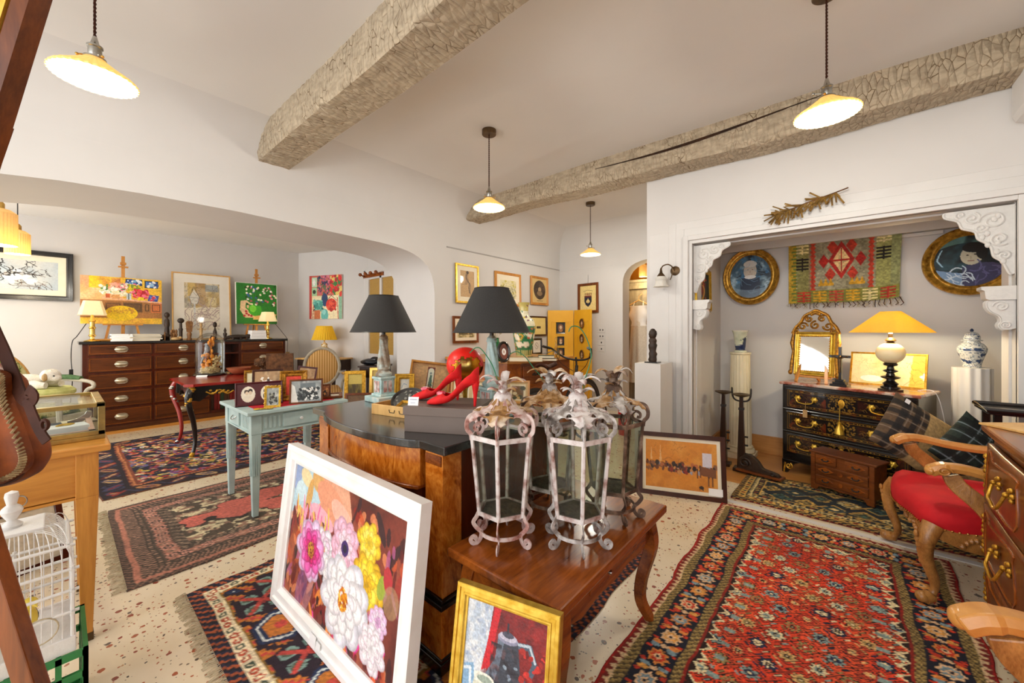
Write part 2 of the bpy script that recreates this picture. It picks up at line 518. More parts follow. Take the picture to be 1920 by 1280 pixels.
# terrazzo floor
m, nt, b = newmat('terrazzo'); b.inputs['Roughness'].default_value = .28; b.inputs['Coat Weight'].default_value = .15
v = coords(nt); wv = nt.nodes.new('ShaderNodeVectorMath'); wv.operation = 'ADD'
nz = nt.nodes.new('ShaderNodeTexNoise'); nz.inputs['Scale'].default_value = 45; nt.links.new(v, nz.inputs['Vector'])
sc = nt.nodes.new('ShaderNodeVectorMath'); sc.operation = 'SCALE'; sc.inputs['Scale'].default_value = .012
nt.links.new(nz.outputs['Color'], sc.inputs[0]); nt.links.new(v, wv.inputs[0]); nt.links.new(sc.outputs[0], wv.inputs[1])
base = ramp(nt, noise(nt, v, 3, 4), [(.3, '#dccba9'), (.7, '#e8dac0')])
for scale, thr, cols in ((26, .2, ['#a5542c', '#8c3b20', '#5a4a3e', '#b98a5a']), (55, .17, ['#b0623a', '#7a6a55', '#94563a', '#4c4038'])):
    vo = nt.nodes.new('ShaderNodeTexVoronoi'); vo.inputs['Scale'].default_value = scale; nt.links.new(wv.outputs[0], vo.inputs['Vector'])
    sp = nt.nodes.new('ShaderNodeSeparateColor'); nt.links.new(vo.outputs['Color'], sp.inputs[0])
    cr = nt.nodes.new('ShaderNodeValToRGB'); cr.color_ramp.interpolation = 'CONSTANT'; e = cr.color_ramp.elements
    while len(e) < 4: e.new(.5)
    for k, c in enumerate(cols): e[k].position = (0, .45, .7, .85)[k]; e[k].color = (*hexc(c), 1)
    nt.links.new(sp.outputs[0], cr.inputs[0])
    mu = nt.nodes.new('ShaderNodeMath'); mu.operation = 'MULTIPLY'; mu.inputs[1].default_value = thr*1.7; nt.links.new(sp.outputs[1], mu.inputs[0])
    lt = nt.nodes.new('ShaderNodeMath'); lt.operation = 'LESS_THAN'; nt.links.new(vo.outputs['Distance'], lt.inputs[0]); nt.links.new(mu.outputs[0], lt.inputs[1])
    mx = nt.nodes.new('ShaderNodeMix'); mx.data_type = 'RGBA'
    nt.links.new(lt.outputs[0], mx.inputs[0]); nt.links.new(base, mx.inputs[6]); nt.links.new(cr.outputs[0], mx.inputs[7])
    base = mx.outputs[2]
nt.links.new(base, b.inputs['Base Color'])

# adzed beam timber, limed
m, nt, b = newmat('limed_beam'); b.inputs['Roughness'].default_value = .85
v = coords(nt)
f1 = noise(nt, coords(nt, (3, 8, 8)), 4, 6)
br = nt.nodes.new('ShaderNodeTexVoronoi'); br.feature = 'DISTANCE_TO_EDGE'; br.inputs['Scale'].default_value = 1
nt.links.new(coords(nt, (30, 11, 11), (.2, .1, .12)), br.inputs['Vector'])
cut = ramp(nt, br.outputs['Distance'], [(.0, '#7d705d'), (.02, '#b5a793'), (.04, '#ffffff')])
base = ramp(nt, f1, [(.35, '#a3937c'), (.65, '#c0b097')])
mx = nt.nodes.new('ShaderNodeMix'); mx.data_type = 'RGBA'; mx.blend_type = 'MULTIPLY'
fm = ramp(nt, noise(nt, v, 6, 2), [(.38, (0, 0, 0)), (.6, (1, 1, 1))]); nt.links.new(fm, mx.inputs[0])
nt.links.new(base, mx.inputs[6]); nt.links.new(cut, mx.inputs[7]); nt.links.new(mx.outputs[2], b.inputs['Base Color'])
bump(nt, b, br.outputs['Distance'], .8, .03)

# ================================================================ the room
XA, XB = -3.97, -4.82          # front and back face of the arch wall
YF = 6.0                       # far wall
YN = 3.9                       # wall with the alcove
ZC = 3.09                      # ceiling of the main room

struct(MB().box(-9.2, 2.0, -3, 9.5, -.1, 0), 'floor', 'terrazzo')
struct(MB().box(XA-.1, 1.4, -3, YF+.1, ZC, ZC+.1), 'ceiling', 'plaster_ceiling')
struct(MB().box(-9.2, XB+.1, -3, 5.2, 2.78, 2.9), 'ceiling_left', 'plaster_ceiling')

# arch wall
def arch_curve():
    right = bez((3.125, 1.72), (3.125, 2.2), (2.95, 2.33), (2.2, 2.34), 14)
    top = [(1.6, 2.355), (1.0, 2.37), (.4, 2.365), (0, 2.345), (-.3, 2.31)]
    left = bez((-.6, 2.26), (-1.2, 2.1), (-1.45, 1.9), (-1.5, 1.5), 8)
    c = right + top + left
    return [(3.125, 0)] + c + [(-1.5, 0)]
ac = arch_curve()
mb = MB(); n = len(ac)
zt = ZC - .42
for X in (XA, XB):
    vs = [(X, y, z) for y, z in ac] + [(X, y, zt) for y, z in ac]
    mb.add(vs, [(i, i+1, n+i+1, n+i) for i in range(n-1)])
mb.add([(XA, y, z) for y, z in ac] + [(XB, y, z) for y, z in ac], [(i, i+1, n+i+1, n+i) for i in range(n-1)])
for X in (XA, XB):
    mb.add([(X, 3.125, 0), (X, YF, 0), (X, YF, zt), (X, 3.125, zt)], [(0, 1, 2, 3)])
    mb.add([(X, -3, 0), (X, -1.5, 0), (X, -1.5, zt), (X, -3, zt)], [(0, 1, 2, 3)])
cove = [(XA + .42*(1-math.cos(a)), zt + .42*math.sin(a)) for a in [PI/2*i/10 for i in range(11)]]
mb.add([(x, -3, z) for x, z in cove] + [(x, YF, z) for x, z in cove], [(i, i+1, 11+i+1, 11+i) for i in range(10)])
struct(mb, 'wall_arch', 'plaster', smooth=35)

# far wall with a round-headed doorway
mb = MB()
dc = [(-2.74, 0), (-2.74, 2.1)] + bez((-2.74, 2.1), (-2.74, 2.36), (-2.55, 2.46), (-2.2, 2.47), 8)[1:] + [(-1.5, 2.47)]
n = len(dc)
for Y in (YF, YF+.25):
    mb.add([(x, Y, z) for x, z in dc] + [(x, Y, zt) for x, z in dc], [(i, i+1, n+i+1, n+i) for i in range(n-1)])
    mb.add([(XA, Y, 0), (-2.74, Y, 0), (-2.74, Y, zt), (XA, Y, zt)], [(0, 1, 2, 3)])
mb.add([(x, YF, z) for x, z in dc] + [(x, YF+.25, z) for x, z in dc], [(i, i+1, n+i+1, n+i) for i in range(n-1)])
cove = [(YF - .42*(1-math.cos(a)), zt + .42*math.sin(a)) for a in [PI/2*i/10 for i in range(11)]]
mb.add([(XA, y, z) for y, z in cove] + [(-1.5, y, z) for y, z in cove], [(i, i+1, 11+i+1, 11+i) for i in range(10)])
struct(mb, 'wall_far', 'plaster', smooth=35)
# dressing room behind the doorway
struct(MB().box(-3.3, -.8, 7.6, 7.7, 0, 2.9), 'wall_dressing_back', 'orange_wall')
struct(MB().box(-3.4, -3.3, YF+.25, 7.7, 0, 2.9), 'wall_dressing_left', 'orange_wall')
struct(MB().box(-.9, -.8, YF+.25, 7.6, 0, 2.9), 'wall_dressing_right', 'orange_wall')
struct(MB().box(-3.3, -.8, YF+.25, 7.65, 2.9, 3.0), 'ceiling_dressing_room', 'plaster_ceiling')

# alcove wall
AX0, AX1, AZ = -1.08, .83, 2.16
mb = MB().box(-1.52, AX0, YN, YF+.25, 0, ZC)
struct(mb, 'wall_alcove_left', 'plaster')
struct(MB().box(AX1, 1.5, YN, YN+.28, 0, ZC), 'wall_alcove_right', 'plaster')
struct(MB().box(1.4, 1.5, YN+.28, 5.15, 0, ZC), 'wall_alcove_side', 'plaster')
struct(MB().box(AX0, AX1, YN, YN+.28, AZ, ZC), 'wall_alcove_lintel', 'plaster')
struct(MB().box(AX0, 1.4, 5.0, 5.15, 0, ZC), 'wall_alcove_back', 'plaster')
struct(MB().box(AX0, 1.4, YN+.28, 5.0, 2.32, 2.4), 'ceiling_alcove', 'plaster_ceiling')
struct(MB().box(AX0, 1.4, 4.93, 5.0, 2.22, 2.32), 'trim_alcove_cornice', 'white_paint', bevel=.004)
struct(MB().box(1.1, 1.25, -3, YN, 0, ZC), 'wall_right', 'plaster')
mb = MB().box(.8, 1.12, 2.9, YN, 2.62, ZC)
struct(mb, 'wall_right_corbel', 'plaster', bevel=.05)
struct(MB().box(AX0, 1.4, YN-.02, 5.0, .0, .006), 'floor_alcove', 'wood_skirting')
struct(MB().box(AX0, 1.4, 4.98, 5.0, .006, .2), 'baseboard_back', 'wood_skirting', bevel=.003)
struct(MB().box(AX0, AX0+.02, YN+.02, 4.98, .006, .2), 'baseboard_left', 'oak_warm_y', bevel=.003)

# moulded surround of the alcove, from the outer line to the opening
def surround(name, d0, d1, y0, y1):
    mb = MB()
    mb.box(AX0-d1, AX0-d0, y0, y1, 0, AZ+d1).box(AX1+d0, AX1+d1, y0, y1, 0, AZ+d1).box(AX0-d0, AX1+d0, y0, y1, AZ+d0, AZ+d1)
    struct(mb, name, 'white_paint', bevel=.003)
surround('trim_1', .15, .22, YN-.008, YN)
surround('trim_2', .075, .15, YN-.016, YN)
surround('trim_3', .03, .075, YN-.05, YN)
surround('trim_4', -.0, .03, YN-.03, YN+.02)
struct(MB().box(AX0-.41, AX0-.22, YN-.006, YN, 0, 2.3), 'trim_5', 'white_paint', bevel=.002)
mb = MB().box(AX0, AX0+.012, YN+.1, YN+.25, 0, AZ).box(AX1-.012, AX1, YN+.1, YN+.25, 0, AZ).box(AX0, AX1, YN+.1, YN+.25, AZ-.012, AZ)
struct(mb, 'trim_6', 'white_paint')

# picture rails
struct(MB().box(XA, XA+.012, 3.32, YF-.02, 2.435, 2.45), 'trim_picture_rail', 'grey_paint')
struct(MB().box(XA+.01, -2.95, YF-.008, YF, 2.425, 2.435), 'trim_far_rail', 'white_paint')

# left room
struct(MB().box(-7.85, -7.75, -3, 2.92, 0, 2.8), 'wall_left', 'plaster')
struct(MB().prism([(-7.75, 2.92), (-6.31, 3.5), (-6.35, 3.6), (-7.85, 3.0)], 0, 2.8), 'wall_corner', 'plaster')
struct(MB().box(-6.32, XB+.02, 3.5, 3.6, 0, 2.8), 'wall_door_side', 'plaster')
struct(MB().box(-7.75, -7.73, -3, .1, 0, .1), 'baseboard_room', 'wood_skirting')

# white glazed door
d = bpy.data.objects.new('door_1', None); COL.objects.link(d); d['kind'] = 'structure'; d.location = (-6.22, 3.5, 0)
part(MB().box(0, .95, -.05, 0, 0, 2.3), 'panel', 'white_paint', d, bevel=.004)
mb = MB()
for x0, x1, z0, z1 in ((-.06, 0, 0, 2.36), (.95, 1.01, 0, 2.36), (-.06, 1.01, 2.3, 2.36), (.0, .1, 0, 2.3), (.85, .95, 0, 2.3), (.445, .505, .95, 2.3), (.1, .85, .82, .95), (.1, .85, 2.2, 2.3), (.1, .85, 0, .12)):
    mb.box(x0, x1, -.085, -.05, z0, z1)
part(mb, 'frame', 'white_paint', d, bevel=.004)
plain('amber_pane', '#a8823a', '#bb9650', rough=.35, scale=90, bmp=.3)
part(MB().box(.1, .445, -.06, -.052, .95, 2.2), 'pane', 'amber_pane', d)
part(MB().box(.505, .85, -.06, -.052, .95, 2.2), 'pane', 'amber_pane', d)

# beams
def beam(name, label, x0, x1, y0, y1, z0, z1, seed, wob, crack=None):
    rnd = random.Random(seed); nx = 120; mb = MB()
    prof = [(0, 0), (0, .12), (0, .3), (0, .5), (0, .7), (.02, .92), (.06, 1), (.3, 1.0), (.5, 1.0), (.75, 1.0), (.97, 1), (1, .93), (1, .5), (1, 0)]
    ph = [rnd.uniform(0, 6) for _ in range(6)]
    rings = []; cl = []
    for i in range(nx+1):
        t = i/nx; x = x0+(x1-x0)*t
        a = wob*(math.sin(t*5+ph[0]) + .5*math.sin(t*13+ph[1])); c = wob*(math.sin(t*6+ph[2]) + .6*math.sin(t*17+ph[3]))
        ring = []
        for p, q in prof:
            j = .006*rnd.uniform(-1, 1) if q > .05 else 0
            ring.append((x, y0+(y1-y0)*p + a*(1 if p < .5 else .6) + j, z1-(z1-z0)*q + c*q*.8 + j))
        rings.append(ring)
        if crack and crack[0] < t < crack[1]:
            s_ = (t-crack[0])/(crack[1]-crack[0]); h = .002+.011*math.sin(PI*s_)**2; zc = z1-.11-.03*math.sin(s_*4)+.02*s_
            cl.append([(x, y0+a-.0085, zc-h), (x, y0+a-.0085, zc+h), (x, y0+a+.02, zc)])
    mb.rings(rings, True, True)
    o = solo(mb, name, 'limed_beam', label, 'beam', smooth=50)
    if cl: part(MB().rings(cl, True, True), 'split', 'dark_wood', o, 'long dark drying split')
    return o
beam('ceiling_beam', 'broad limed timber beam crossing the ceiling beside the twin-lamp commode, square hewn', -3.95, 1.0, 1.12, 1.4, 2.84, ZC+.02, 3, .012)
beam('ceiling_beam', 'long crooked limed timber beam with a dark split, above the alcove wall', -3.95, .8, 3.6, 3.89, 2.85, ZC+.02, 8, .022, (.42, .82))

# ================================================================ painter: colours laid down per point of a fine grid
def rgb(h):
    if not isinstance(h, str): return np.array(h, dtype=float)
    h = h.lstrip('#'); return np.array([int(h[i:i+2], 16)/255 for i in (0, 2, 4)])


def vnoise(h, w, cells, seed, octaves=3):
    rg = np.random.default_rng(seed); out = np.zeros((h, w)); amp = 1; tot = 0
    for o in range(octaves):
        cx = max(2, int(cells*2**o)); cy = max(2, int(cells*2**o*h/w))
        g = rg.random((cy+2, cx+2))
        yy = np.linspace(0, cy, h); xx = np.linspace(0, cx, w)
        yi = yy.astype(int); xi = xx.astype(int); fy = (yy-yi)[:, None]; fx = (xx-xi)[None, :]
        fy = fy*fy*(3-2*fy); fx = fx*fx*(3-2*fx)
        v = g[yi][:, xi]*(1-fy)*(1-fx) + g[yi][:, xi+1]*(1-fy)*fx + g[yi+1][:, xi]*fy*(1-fx) + g[yi+1][:, xi+1]*fy*fx
        out += amp*v; tot += amp; amp *= .5
    return out/tot


class Cv:
    """canvas of unit width; x to the right, y downwards (0..hh)"""
    def __init__(s, aspect, n, bg):
        s.hh = 1/aspect; s.w = n; s.h = max(4, int(round(n*s.hh)))
        s.a = np.ones((s.h, s.w, 3))*rgb(bg)
        s.X, s.Y = np.meshgrid((np.arange(s.w)+.5)/s.w, (np.arange(s.h)+.5)/s.w)
        s.seed = 1

    def put(s, m, c, al=1.0):
        m = np.asarray(m, dtype=float)*al
        s.a = s.a*(1-m[..., None]) + rgb(c)*m[..., None]
        return s

    def rect(s, x0, y0, x1, y1, c, al=1): return s.put((s.X >= x0) & (s.X < x1) & (s.Y >= y0) & (s.Y < y1), c, al)

    def ell(s, cx, cy, rx, ry, c, rot=0, al=1):
        dx, dy = s.X-cx, s.Y-cy; k, q = math.cos(rot), math.sin(rot)
        return s.put(((dx*k+dy*q)/rx)**2 + ((-dx*q+dy*k)/ry)**2 < 1, c, al)

    def poly(s, pts, c, al=1):
        m = np.zeros(s.X.shape, bool); n = len(pts)
        for i in range(n):
            (x0, y0), (x1, y1) = pts[i], pts[(i+1) % n]
            if y0 == y1: continue
            cond = (s.Y >= min(y0, y1)) & (s.Y < max(y0, y1)) & (s.X < (x1-x0)*(s.Y-y0)/(y1-y0)+x0)
            m ^= cond
        return s.put(m, c, al)

    def line(s, pts, wd, c, al=1):
        m = np.zeros(s.X.shape, bool)
        for (x0, y0), (x1, y1) in zip(pts[:-1], pts[1:]):
            dx, dy = x1-x0, y1-y0; L = dx*dx+dy*dy+1e-12
            t = np.clip(((s.X-x0)*dx+(s.Y-y0)*dy)/L, 0, 1)
            m |= (s.X-x0-t*dx)**2+(s.Y-y0-t*dy)**2 < (wd/2)**2
        return s.put(m, c, al)

    def curve(s, pts, wd, c, al=1): return s.line(smooth_path(pts, 5), wd, c, al)

    def wash(s, c, cells, lo, hi, al=1, mask=None):
        s.seed += 1
        f = np.clip((vnoise(s.h, s.w, cells, s.seed)-lo)/(hi-lo), 0, 1)
        if mask is not None: f = f*mask
        return s.put(f, c, al)

    def grain(s, amt, cells=40, streak=(1, 1)):
        s.seed += 1
        f = vnoise(s.h, s.w, cells, s.seed, 2)-.5
        s.a = np.clip(s.a*(1+amt*2*f[..., None]), 0, 1)
        return s

    def peony(s, cx, cy, r, cols, heart, seed, sq=1.0):
        """petals drawn from the outside in: cols from outer to inner"""
        rnd = random.Random(seed)
        n = len(cols)
        for k, c in enumerate(cols):
            rr = r*(1-k/(n+.8)); m = 9 if k < 2 else 7
            for i in range(m):
                a = 2*PI*(i+rnd.random()*.7)/m + k*.7; d = rr*rnd.uniform(.5, .62); e = rr*rnd.uniform(.44, .56)
                px, py = cx+d*math.cos(a), cy+d*math.sin(a)*sq; ca, sa = math.cos(a), math.sin(a); b = e*rnd.uniform(.62, .8)
                s.ell(px, py, e, b, rgb(c)*.82, a)
                for q in range(5):
                    s.ell(px+ca*e*.05*(q+1), py+sa*e*.05*(q+1), e*(.95-.13*q), b*(.93-.13*q), np.clip(rgb(c)*(.86+.055*q)+.012*q, 0, 1), a)
                for q in (-.35, .1, .4): s.line([(px-ca*e*.7-sa*b*q*.6, py-sa*e*.7+ca*b*q*.6), (px+ca*e*.5-sa*b*q, py+sa*e*.5+ca*b*q)], .0035, rgb(c)*.82, .5)
        if heart:
            for i in range(90):
                a, d = rnd.random()*6.28, r*.26*rnd.random()**.6
                s.ell(cx+d*math.cos(a)*.8, cy+d*math.sin(a), r*.03, r*.05, heart[i % len(heart)], a)
        return s

    def specks(s, x0, y0, x1, y1, n, r, cols, seed):
        rnd = random.Random(seed)
        for i in range(n):
            s.ell(rnd.uniform(x0, x1), rnd.uniform(y0, y1), r*rnd.uniform(.5, 1.3), r*rnd.uniform(.5, 1.3), cols[rnd.randrange(len(cols))], rnd.random()*3)
        return s

    def scribble(s, x0, y0, x1, y1, n, wd, c, seed, ln=.2, al=1):
        rnd = random.Random(seed)
        for i in range(n):
            x, y = rnd.uniform(x0, x1), rnd.uniform(y0, y1); a = rnd.random()*6.28; p = [(x, y)]
            for k in range(3):
                a += rnd.uniform(-1, 1); x += ln*math.cos(a)/3; y += ln*math.sin(a)/3; p.append((x, y))
            s.curve(p, wd, c, al)
        return s


def paint_attr(me, cols):
    at = me.color_attributes.new('paint', 'FLOAT_COLOR', 'POINT')
    c = np.clip(cols.reshape(-1, 3), 0, 1)
    lin = np.where(c <= .04045, c/12.92, ((c+.055)/1.055)**2.4)
    at.data.foreach_set('color', np.concatenate([lin, np.ones((len(lin), 1))], 1).astype(np.float32).ravel())


def grid_mesh(name, h, w, co):
    """fast grid of h x w points with coordinates co (h,w,3)"""
    me = bpy.data.meshes.new(name)
    me.vertices.add(h*w); me.vertices.foreach_set('co', co.astype(np.float32).ravel())
    i = np.arange((h-1)*(w-1)); r, c = i//(w-1), i % (w-1); a = r*w+c
    q = np.stack([a, a+w, a+w+1, a+1], 1)
    me.loops.add(q.size); me.loops.foreach_set('vertex_index', q.ravel().astype(np.int32))
    me.polygons.add(len(q)); me.polygons.foreach_set('loop_start', (np.arange(len(q))*4).astype(np.int32))
    me.update(calc_edges=True)
    return me


def art_mesh(name, cv, wd, ht, mat, parent, y=0, z0=0, oval=False, x0=None):
    h, w_ = cv.h, cv.w
    u, v = np.meshgrid(np.linspace(0, 1, w_), np.linspace(0, 1, h))
    x = (u-.5)*wd; z = (1-v)*ht + z0
    if oval:
        a, b = u*2-1, v*2-1
        x = a*np.sqrt(1-b*b/2)*wd/2; z = -b*np.sqrt(1-a*a/2)*ht/2 + ht/2 + z0
    co = np.stack([x, np.full_like(x, y), z], -1)
    me = grid_mesh(name, h, w_, co); paint_attr(me, cv.a)
    me.materials.append(M[mat])
    o = bpy.data.objects.new(name, me); COL.objects.link(o); o.parent = parent
    return o


PROFILES = {
    'flat': [(0, 1), (0, 0), (.92, 0), (1, .12), (1, .5)],
    'step': [(0, 1), (0, .06), (.06, 0), (.3, 0), (.36, .14), (.62, .14), (.68, .06), (.78, .06), (.86, .3), (1, .34), (1, .5)],
    'cove': [(0, 1), (0, .3), (.05, .12), (.16, 0), (.28, .06), (.45, .25), (.62, .36), (.74, .34), (.8, .25), (.9, .3), (1, .45), (1, .6)],
    'round': [(0, 1), (0, .5), (.12, .18), (.35, 0), (.6, .08), (.85, .3), (1, .5), (1, .6)],
}


def frame_mesh(W, H, fw, fd, prof='step', oval=False, seg=64, z0=0):
    mb = MB(); rings = []
    for p, q in PROFILES[prof]:
        i = p*fw; y = q*fd
        if oval:
            rings.append([((W/2-i)*math.cos(2*PI*k/seg), y, z0+H/2+(H/2-i)*math.sin(2*PI*k/seg)) for k in range(seg)])
        else:
            rings.append([(-W/2+i, y, z0+i), (W/2-i, y, z0+i), (W/2-i, y, z0+H-i), (-W/2+i, y, z0+H-i)])
    mb.rings(rings, True)
    return mb


def picture(name, label, cat, P, W, H, art, yaw=0, tilt=0, fw=.03, fd=.025, fmat='gilt', prof='step', mat=0, matm='mat_cream', surf='print_paper',
            oval=False, group=None, roll=0, matb=None, glass=False):
    """framed picture standing on P (bottom centre); faces -Y before yaw; tilt leans the top back"""
    t = thing(name, label, cat, P, rot=(-tilt, roll, yaw), group=group)
    part(frame_mesh(W, H, fw, fd, prof, oval), 'frame', fmat, t, smooth=35 if oval else None)
    iw, ih = W-2*fw, H-2*fw
    if mat:
        mb = MB()
        if oval: mb.rings([[((iw/2-i)*math.cos(2*PI*k/64), .5*fd, H/2+(ih/2-i)*math.sin(2*PI*k/64)) for k in range(64)] for i in (0, mat)])
        else:
            b = matb or mat
            mb.rings([[(-iw/2-.002+i, .5*fd, fw+j), (iw/2+.002-i, .5*fd, fw+j), (iw/2+.002-i, .5*fd, fw+ih-k), (-iw/2-.002+i, .5*fd, fw+ih-k)] for i, j, k in ((0, 0, 0), (mat, b, mat))])
        part(mb, 'mount', matm, t)
        if oval: art_mesh('artwork', art, iw-2*mat+.004, ih-2*mat+.004, surf, t, .53*fd, fw+mat-.002, oval)
        else: art_mesh('artwork', art, iw-2*mat+.004, ih-mat-b+.004, surf, t, .53*fd, fw+b-.002)
    else:
        art_mesh('artwork', art, iw+.004, ih+.004, surf, t, .5*fd, fw-.002, oval)
    if glass:
        part(MB().box(-iw/2, iw/2, .34*fd, .36*fd, fw, fw+ih), 'glass', 'glass', t)
    return t


# ---------------------------------------------------------------- rugs
def rug_canvas(Wd, Ln, res, bands, field, seed, bend=0):
    nx, ny = int(Wd/res), int(Ln/res)
    x = (np.arange(nx)+.5)*res; y = (np.arange(ny)+.5)*res
    X, Y = np.meshgrid(x, y)
    dx = np.minimum(X, Wd-X); dy = np.minimum(Y, Ln-Y)
    d = np.minimum(dx, dy)
    s = np.where(dx < dy, Y, X); alt = np.where(dx < dy, 0, 1)
    A = np.ones((ny, nx, 3))*.5
    rg = np.random.default_rng(seed)
    d0 = 0
    def fill(m, c):
        A[m] = rgb(c)
    for b in bands:
        wd, style, cols = b[:3]; per = b[3] if len(b) > 3 else wd
        m = (d >= d0) & (d < d0+wd); q = (d-d0)/wd
        idx = np.floor(s/per).astype(int); p = s/per-idx  # 0..1 along
        fill(m, cols[0])
        pc = np.array([rgb(c) for c in cols])
        u = (p-.5)*per; v = (q-.5)*wd
        if style == 'dots':
            k = m & (u*u+v*v < (.33*wd)**2); A[k] = pc[1+idx[k] % (len(cols)-1)]
            k2 = m & (u*u+v*v < (.14*wd)**2); A[k2] = pc[0]
        elif style == 'dash':
            k = m & (p < .55) & (abs(v) < .3*wd); A[k] = pc[1+idx[k] % (len(cols)-1)]
        elif style == 'zig':
            k = m & (abs(p-.5)*2 > q); A[k] = pc[1]
        elif style == 'leaf':
            ang = .7*np.where(idx % 2 == 0, 1, -1)
            uu = u*np.cos(ang)+v*np.sin(ang); vv = -u*np.sin(ang)+v*np.cos(ang)
            k = m & ((uu/(.46*per))**2+(vv/(.2*wd))**2 < 1); A[k] = pc[1+idx[k] % (len(cols)-1)]
            k = m & ((uu/(.3*per))**2+(vv/(.08*wd))**2 < 1); A[k] = pc[1+(idx[k]+1) % (len(cols)-1)]
            k = m & (abs(v+.3*wd*np.sin(2*PI*p)) < .05*wd); A[k] = pc[-1]
        elif style == 'rosette':
            th = np.arctan2(v, u); r = np.hypot(u, v)
            pet = .40*wd*(1+.16*np.cos(8*th))
            j = idx % 2
            # lattice leaves between
            k = m & (((abs(u)-.42*per)/(.09*per))**2+((abs(v)-.25*wd)/(.14*wd))**2 < 1); A[k] = pc[2+(idx[k]) % (len(cols)-2)]
            k = m & (((abs(u)-.28*per)/(.06*per))**2+((abs(v)-.36*wd)/(.09*wd))**2 < 1); A[k] = pc[3 % len(cols)]
            k = m & (((abs(u)-.5*per)/(.07*per))**2+(v/(.12*wd))**2 < 1); A[k] = pc[1]
            if len(b) > 4: pet = pet*b[4]
            k = m & (r < pet); A[k] = pc[1+j[k]]
            k = m & (r < pet*.72); A[k] = pc[3+(idx[k] % max(1, len(cols)-3))]
            k = m & (r < pet*.4); A[k] = pc[1]
            k = m & (r < pet*.2); A[k] = pc[0]
        elif style == 'hex':
            r = np.maximum(abs(u)*.9+abs(v)*.45, abs(v))
            j = idx % 2
            k = m & (j == 0) & (r < .44*wd); A[k] = pc[1]
            k = m & (j == 0) & (r < .38*wd) & (r > .33*wd); A[k] = pc[5]
            k = m & (j == 0) & (r < .28*wd); A[k] = pc[2]
            k = m & (j == 0) & (r < .1*wd); A[k] = pc[3]
            cr = (abs(abs(u)-abs(v)) < .07*wd) & (r < .42*wd)
            lob = ((abs(u)-.2*wd)**2+(abs(v)-.2*wd)**2 < (.15*wd)**2)
            k = m & (j == 1) & lob; A[k] = pc[4]
            k = m & (j == 1) & ((abs(u)-.2*wd)**2+(abs(v)-.2*wd)**2 < (.09*wd)**2); A[k] = pc[6 % len(cols)]
            k = m & (j == 1) & cr; A[k] = pc[3]
            e = (np.floor(X/.02)*7+np.floor(Y/.02)*13) % 5
            k = m & (r > .46*wd) & (e < 2); A[k] = pc[2]
            k = m & (r > .46*wd) & (e == 3); A[k] = pc[3]
        elif style == 'mixed':
            cell = (np.floor(s/per*2).astype(int)*31+np.floor(q*4).astype(int)*17)
            k = m & (cell % 3 != 0); A[k] = pc[1+(cell[k] % (len(cols)-1))]
        d0 += wd
    m = d >= d0
    field(A, m, X, Y, d-d0, Wd, Ln, d0)
    # knots: single tufts of a neighbouring tone
    A *= (1+.3*(rg.random((ny, nx, 1))-.5)); A *= (1+.25*(vnoise(ny, nx, 5, seed)[..., None]-.5))
    sh = rg.integers(0, 2, (ny, nx)); B = np.roll(A, (1, 1), (0, 1)); A[sh == 1] = np.where(rg.random((int((sh == 1).sum()), 1)) < .12, B[sh == 1], A[sh == 1])
    return np.clip(A, 0, 1)


def make_rug(name, label, x0, x1, y0, y1, res, bands, field, seed, z=.007, fringe=None, wave=0.003, edge='#7a1a12'):
    Wd, Ln = x1-x0, y1-y0
    A = rug_canvas(Wd, Ln, res, bands, field, seed)
    ny, nx = A.shape[:2]
    X, Y = np.meshgrid(np.linspace(x0, x1, nx), np.linspace(y0, y1, ny))
    rg = np.random.default_rng(seed+5)
    wx = vnoise(ny, nx, 3, seed+9)-.5
    k = np.minimum(np.minimum(X-x0, x1-X), np.minimum(Y-y0, y1-Y))
    Z = z + wave*(vnoise(ny, nx, 4, seed+2)-.3)*np.clip(k/.1, 0, 1)
    # slightly wandering edges
    X = X + (vnoise(ny, nx, 6, seed+3)-.5)*.035; Y = Y + (vnoise(ny, nx, 6, seed+4)-.5)*.03
    # pull the outermost row down to the floor as the rug's edge
    Z[0, :] = Z[-1, :] = .001; Z[:, 0] = Z[:, -1] = .001
    X[:, 0] = X[:, 1]; X[:, -1] = X[:, -2]; Y[0] = Y[1]; Y[-1] = Y[-2]
    me = grid_mesh(name, ny, nx, np.stack([X, Y, Z], -1)); paint_attr(me, A); me.materials.append(M['rug_wool'])
    o = bpy.data.objects.new(name, me); COL.objects.link(o)
    tag(o, label, 'rug')
    if fringe:
        rnd = random.Random(seed); mb = MB()
        for side in fringe:
            for i in range(int((Wd if side in 'sn' else Ln)/.009)):
                t = i*.009
                L = rnd.uniform(.025, .05); a = rnd.uniform(-.02, .02)
                if side == 's': p = (x0+t, y0+.01, .008); e = (x0+t+a, y0-L, .003)
                elif side == 'n': p = (x0+t, y1-.01, .008); e = (x0+t+a, y1+L, .003)
                elif side == 'w': p = (x0+.01, y0+t, .008); e = (x0-L, y0+t+a, .003)
                else: p = (x1-.01, y0+t, .008); e = (x1+L, y0+t+a, .003)
                mid = tuple((q+r)/2 for q, r in zip(p, e)); mid = (mid[0]+a*.3, mid[1]+a*.3, .009)
                mb.tube([p, mid, e], .0022, 4)
        part(mb, 'fringe', 'fringe', o, 'pale cotton fringe')
    return o


def on_rug(t, h, d=.014):
    t.location.z += d; t.scale.z = (h-d)/h


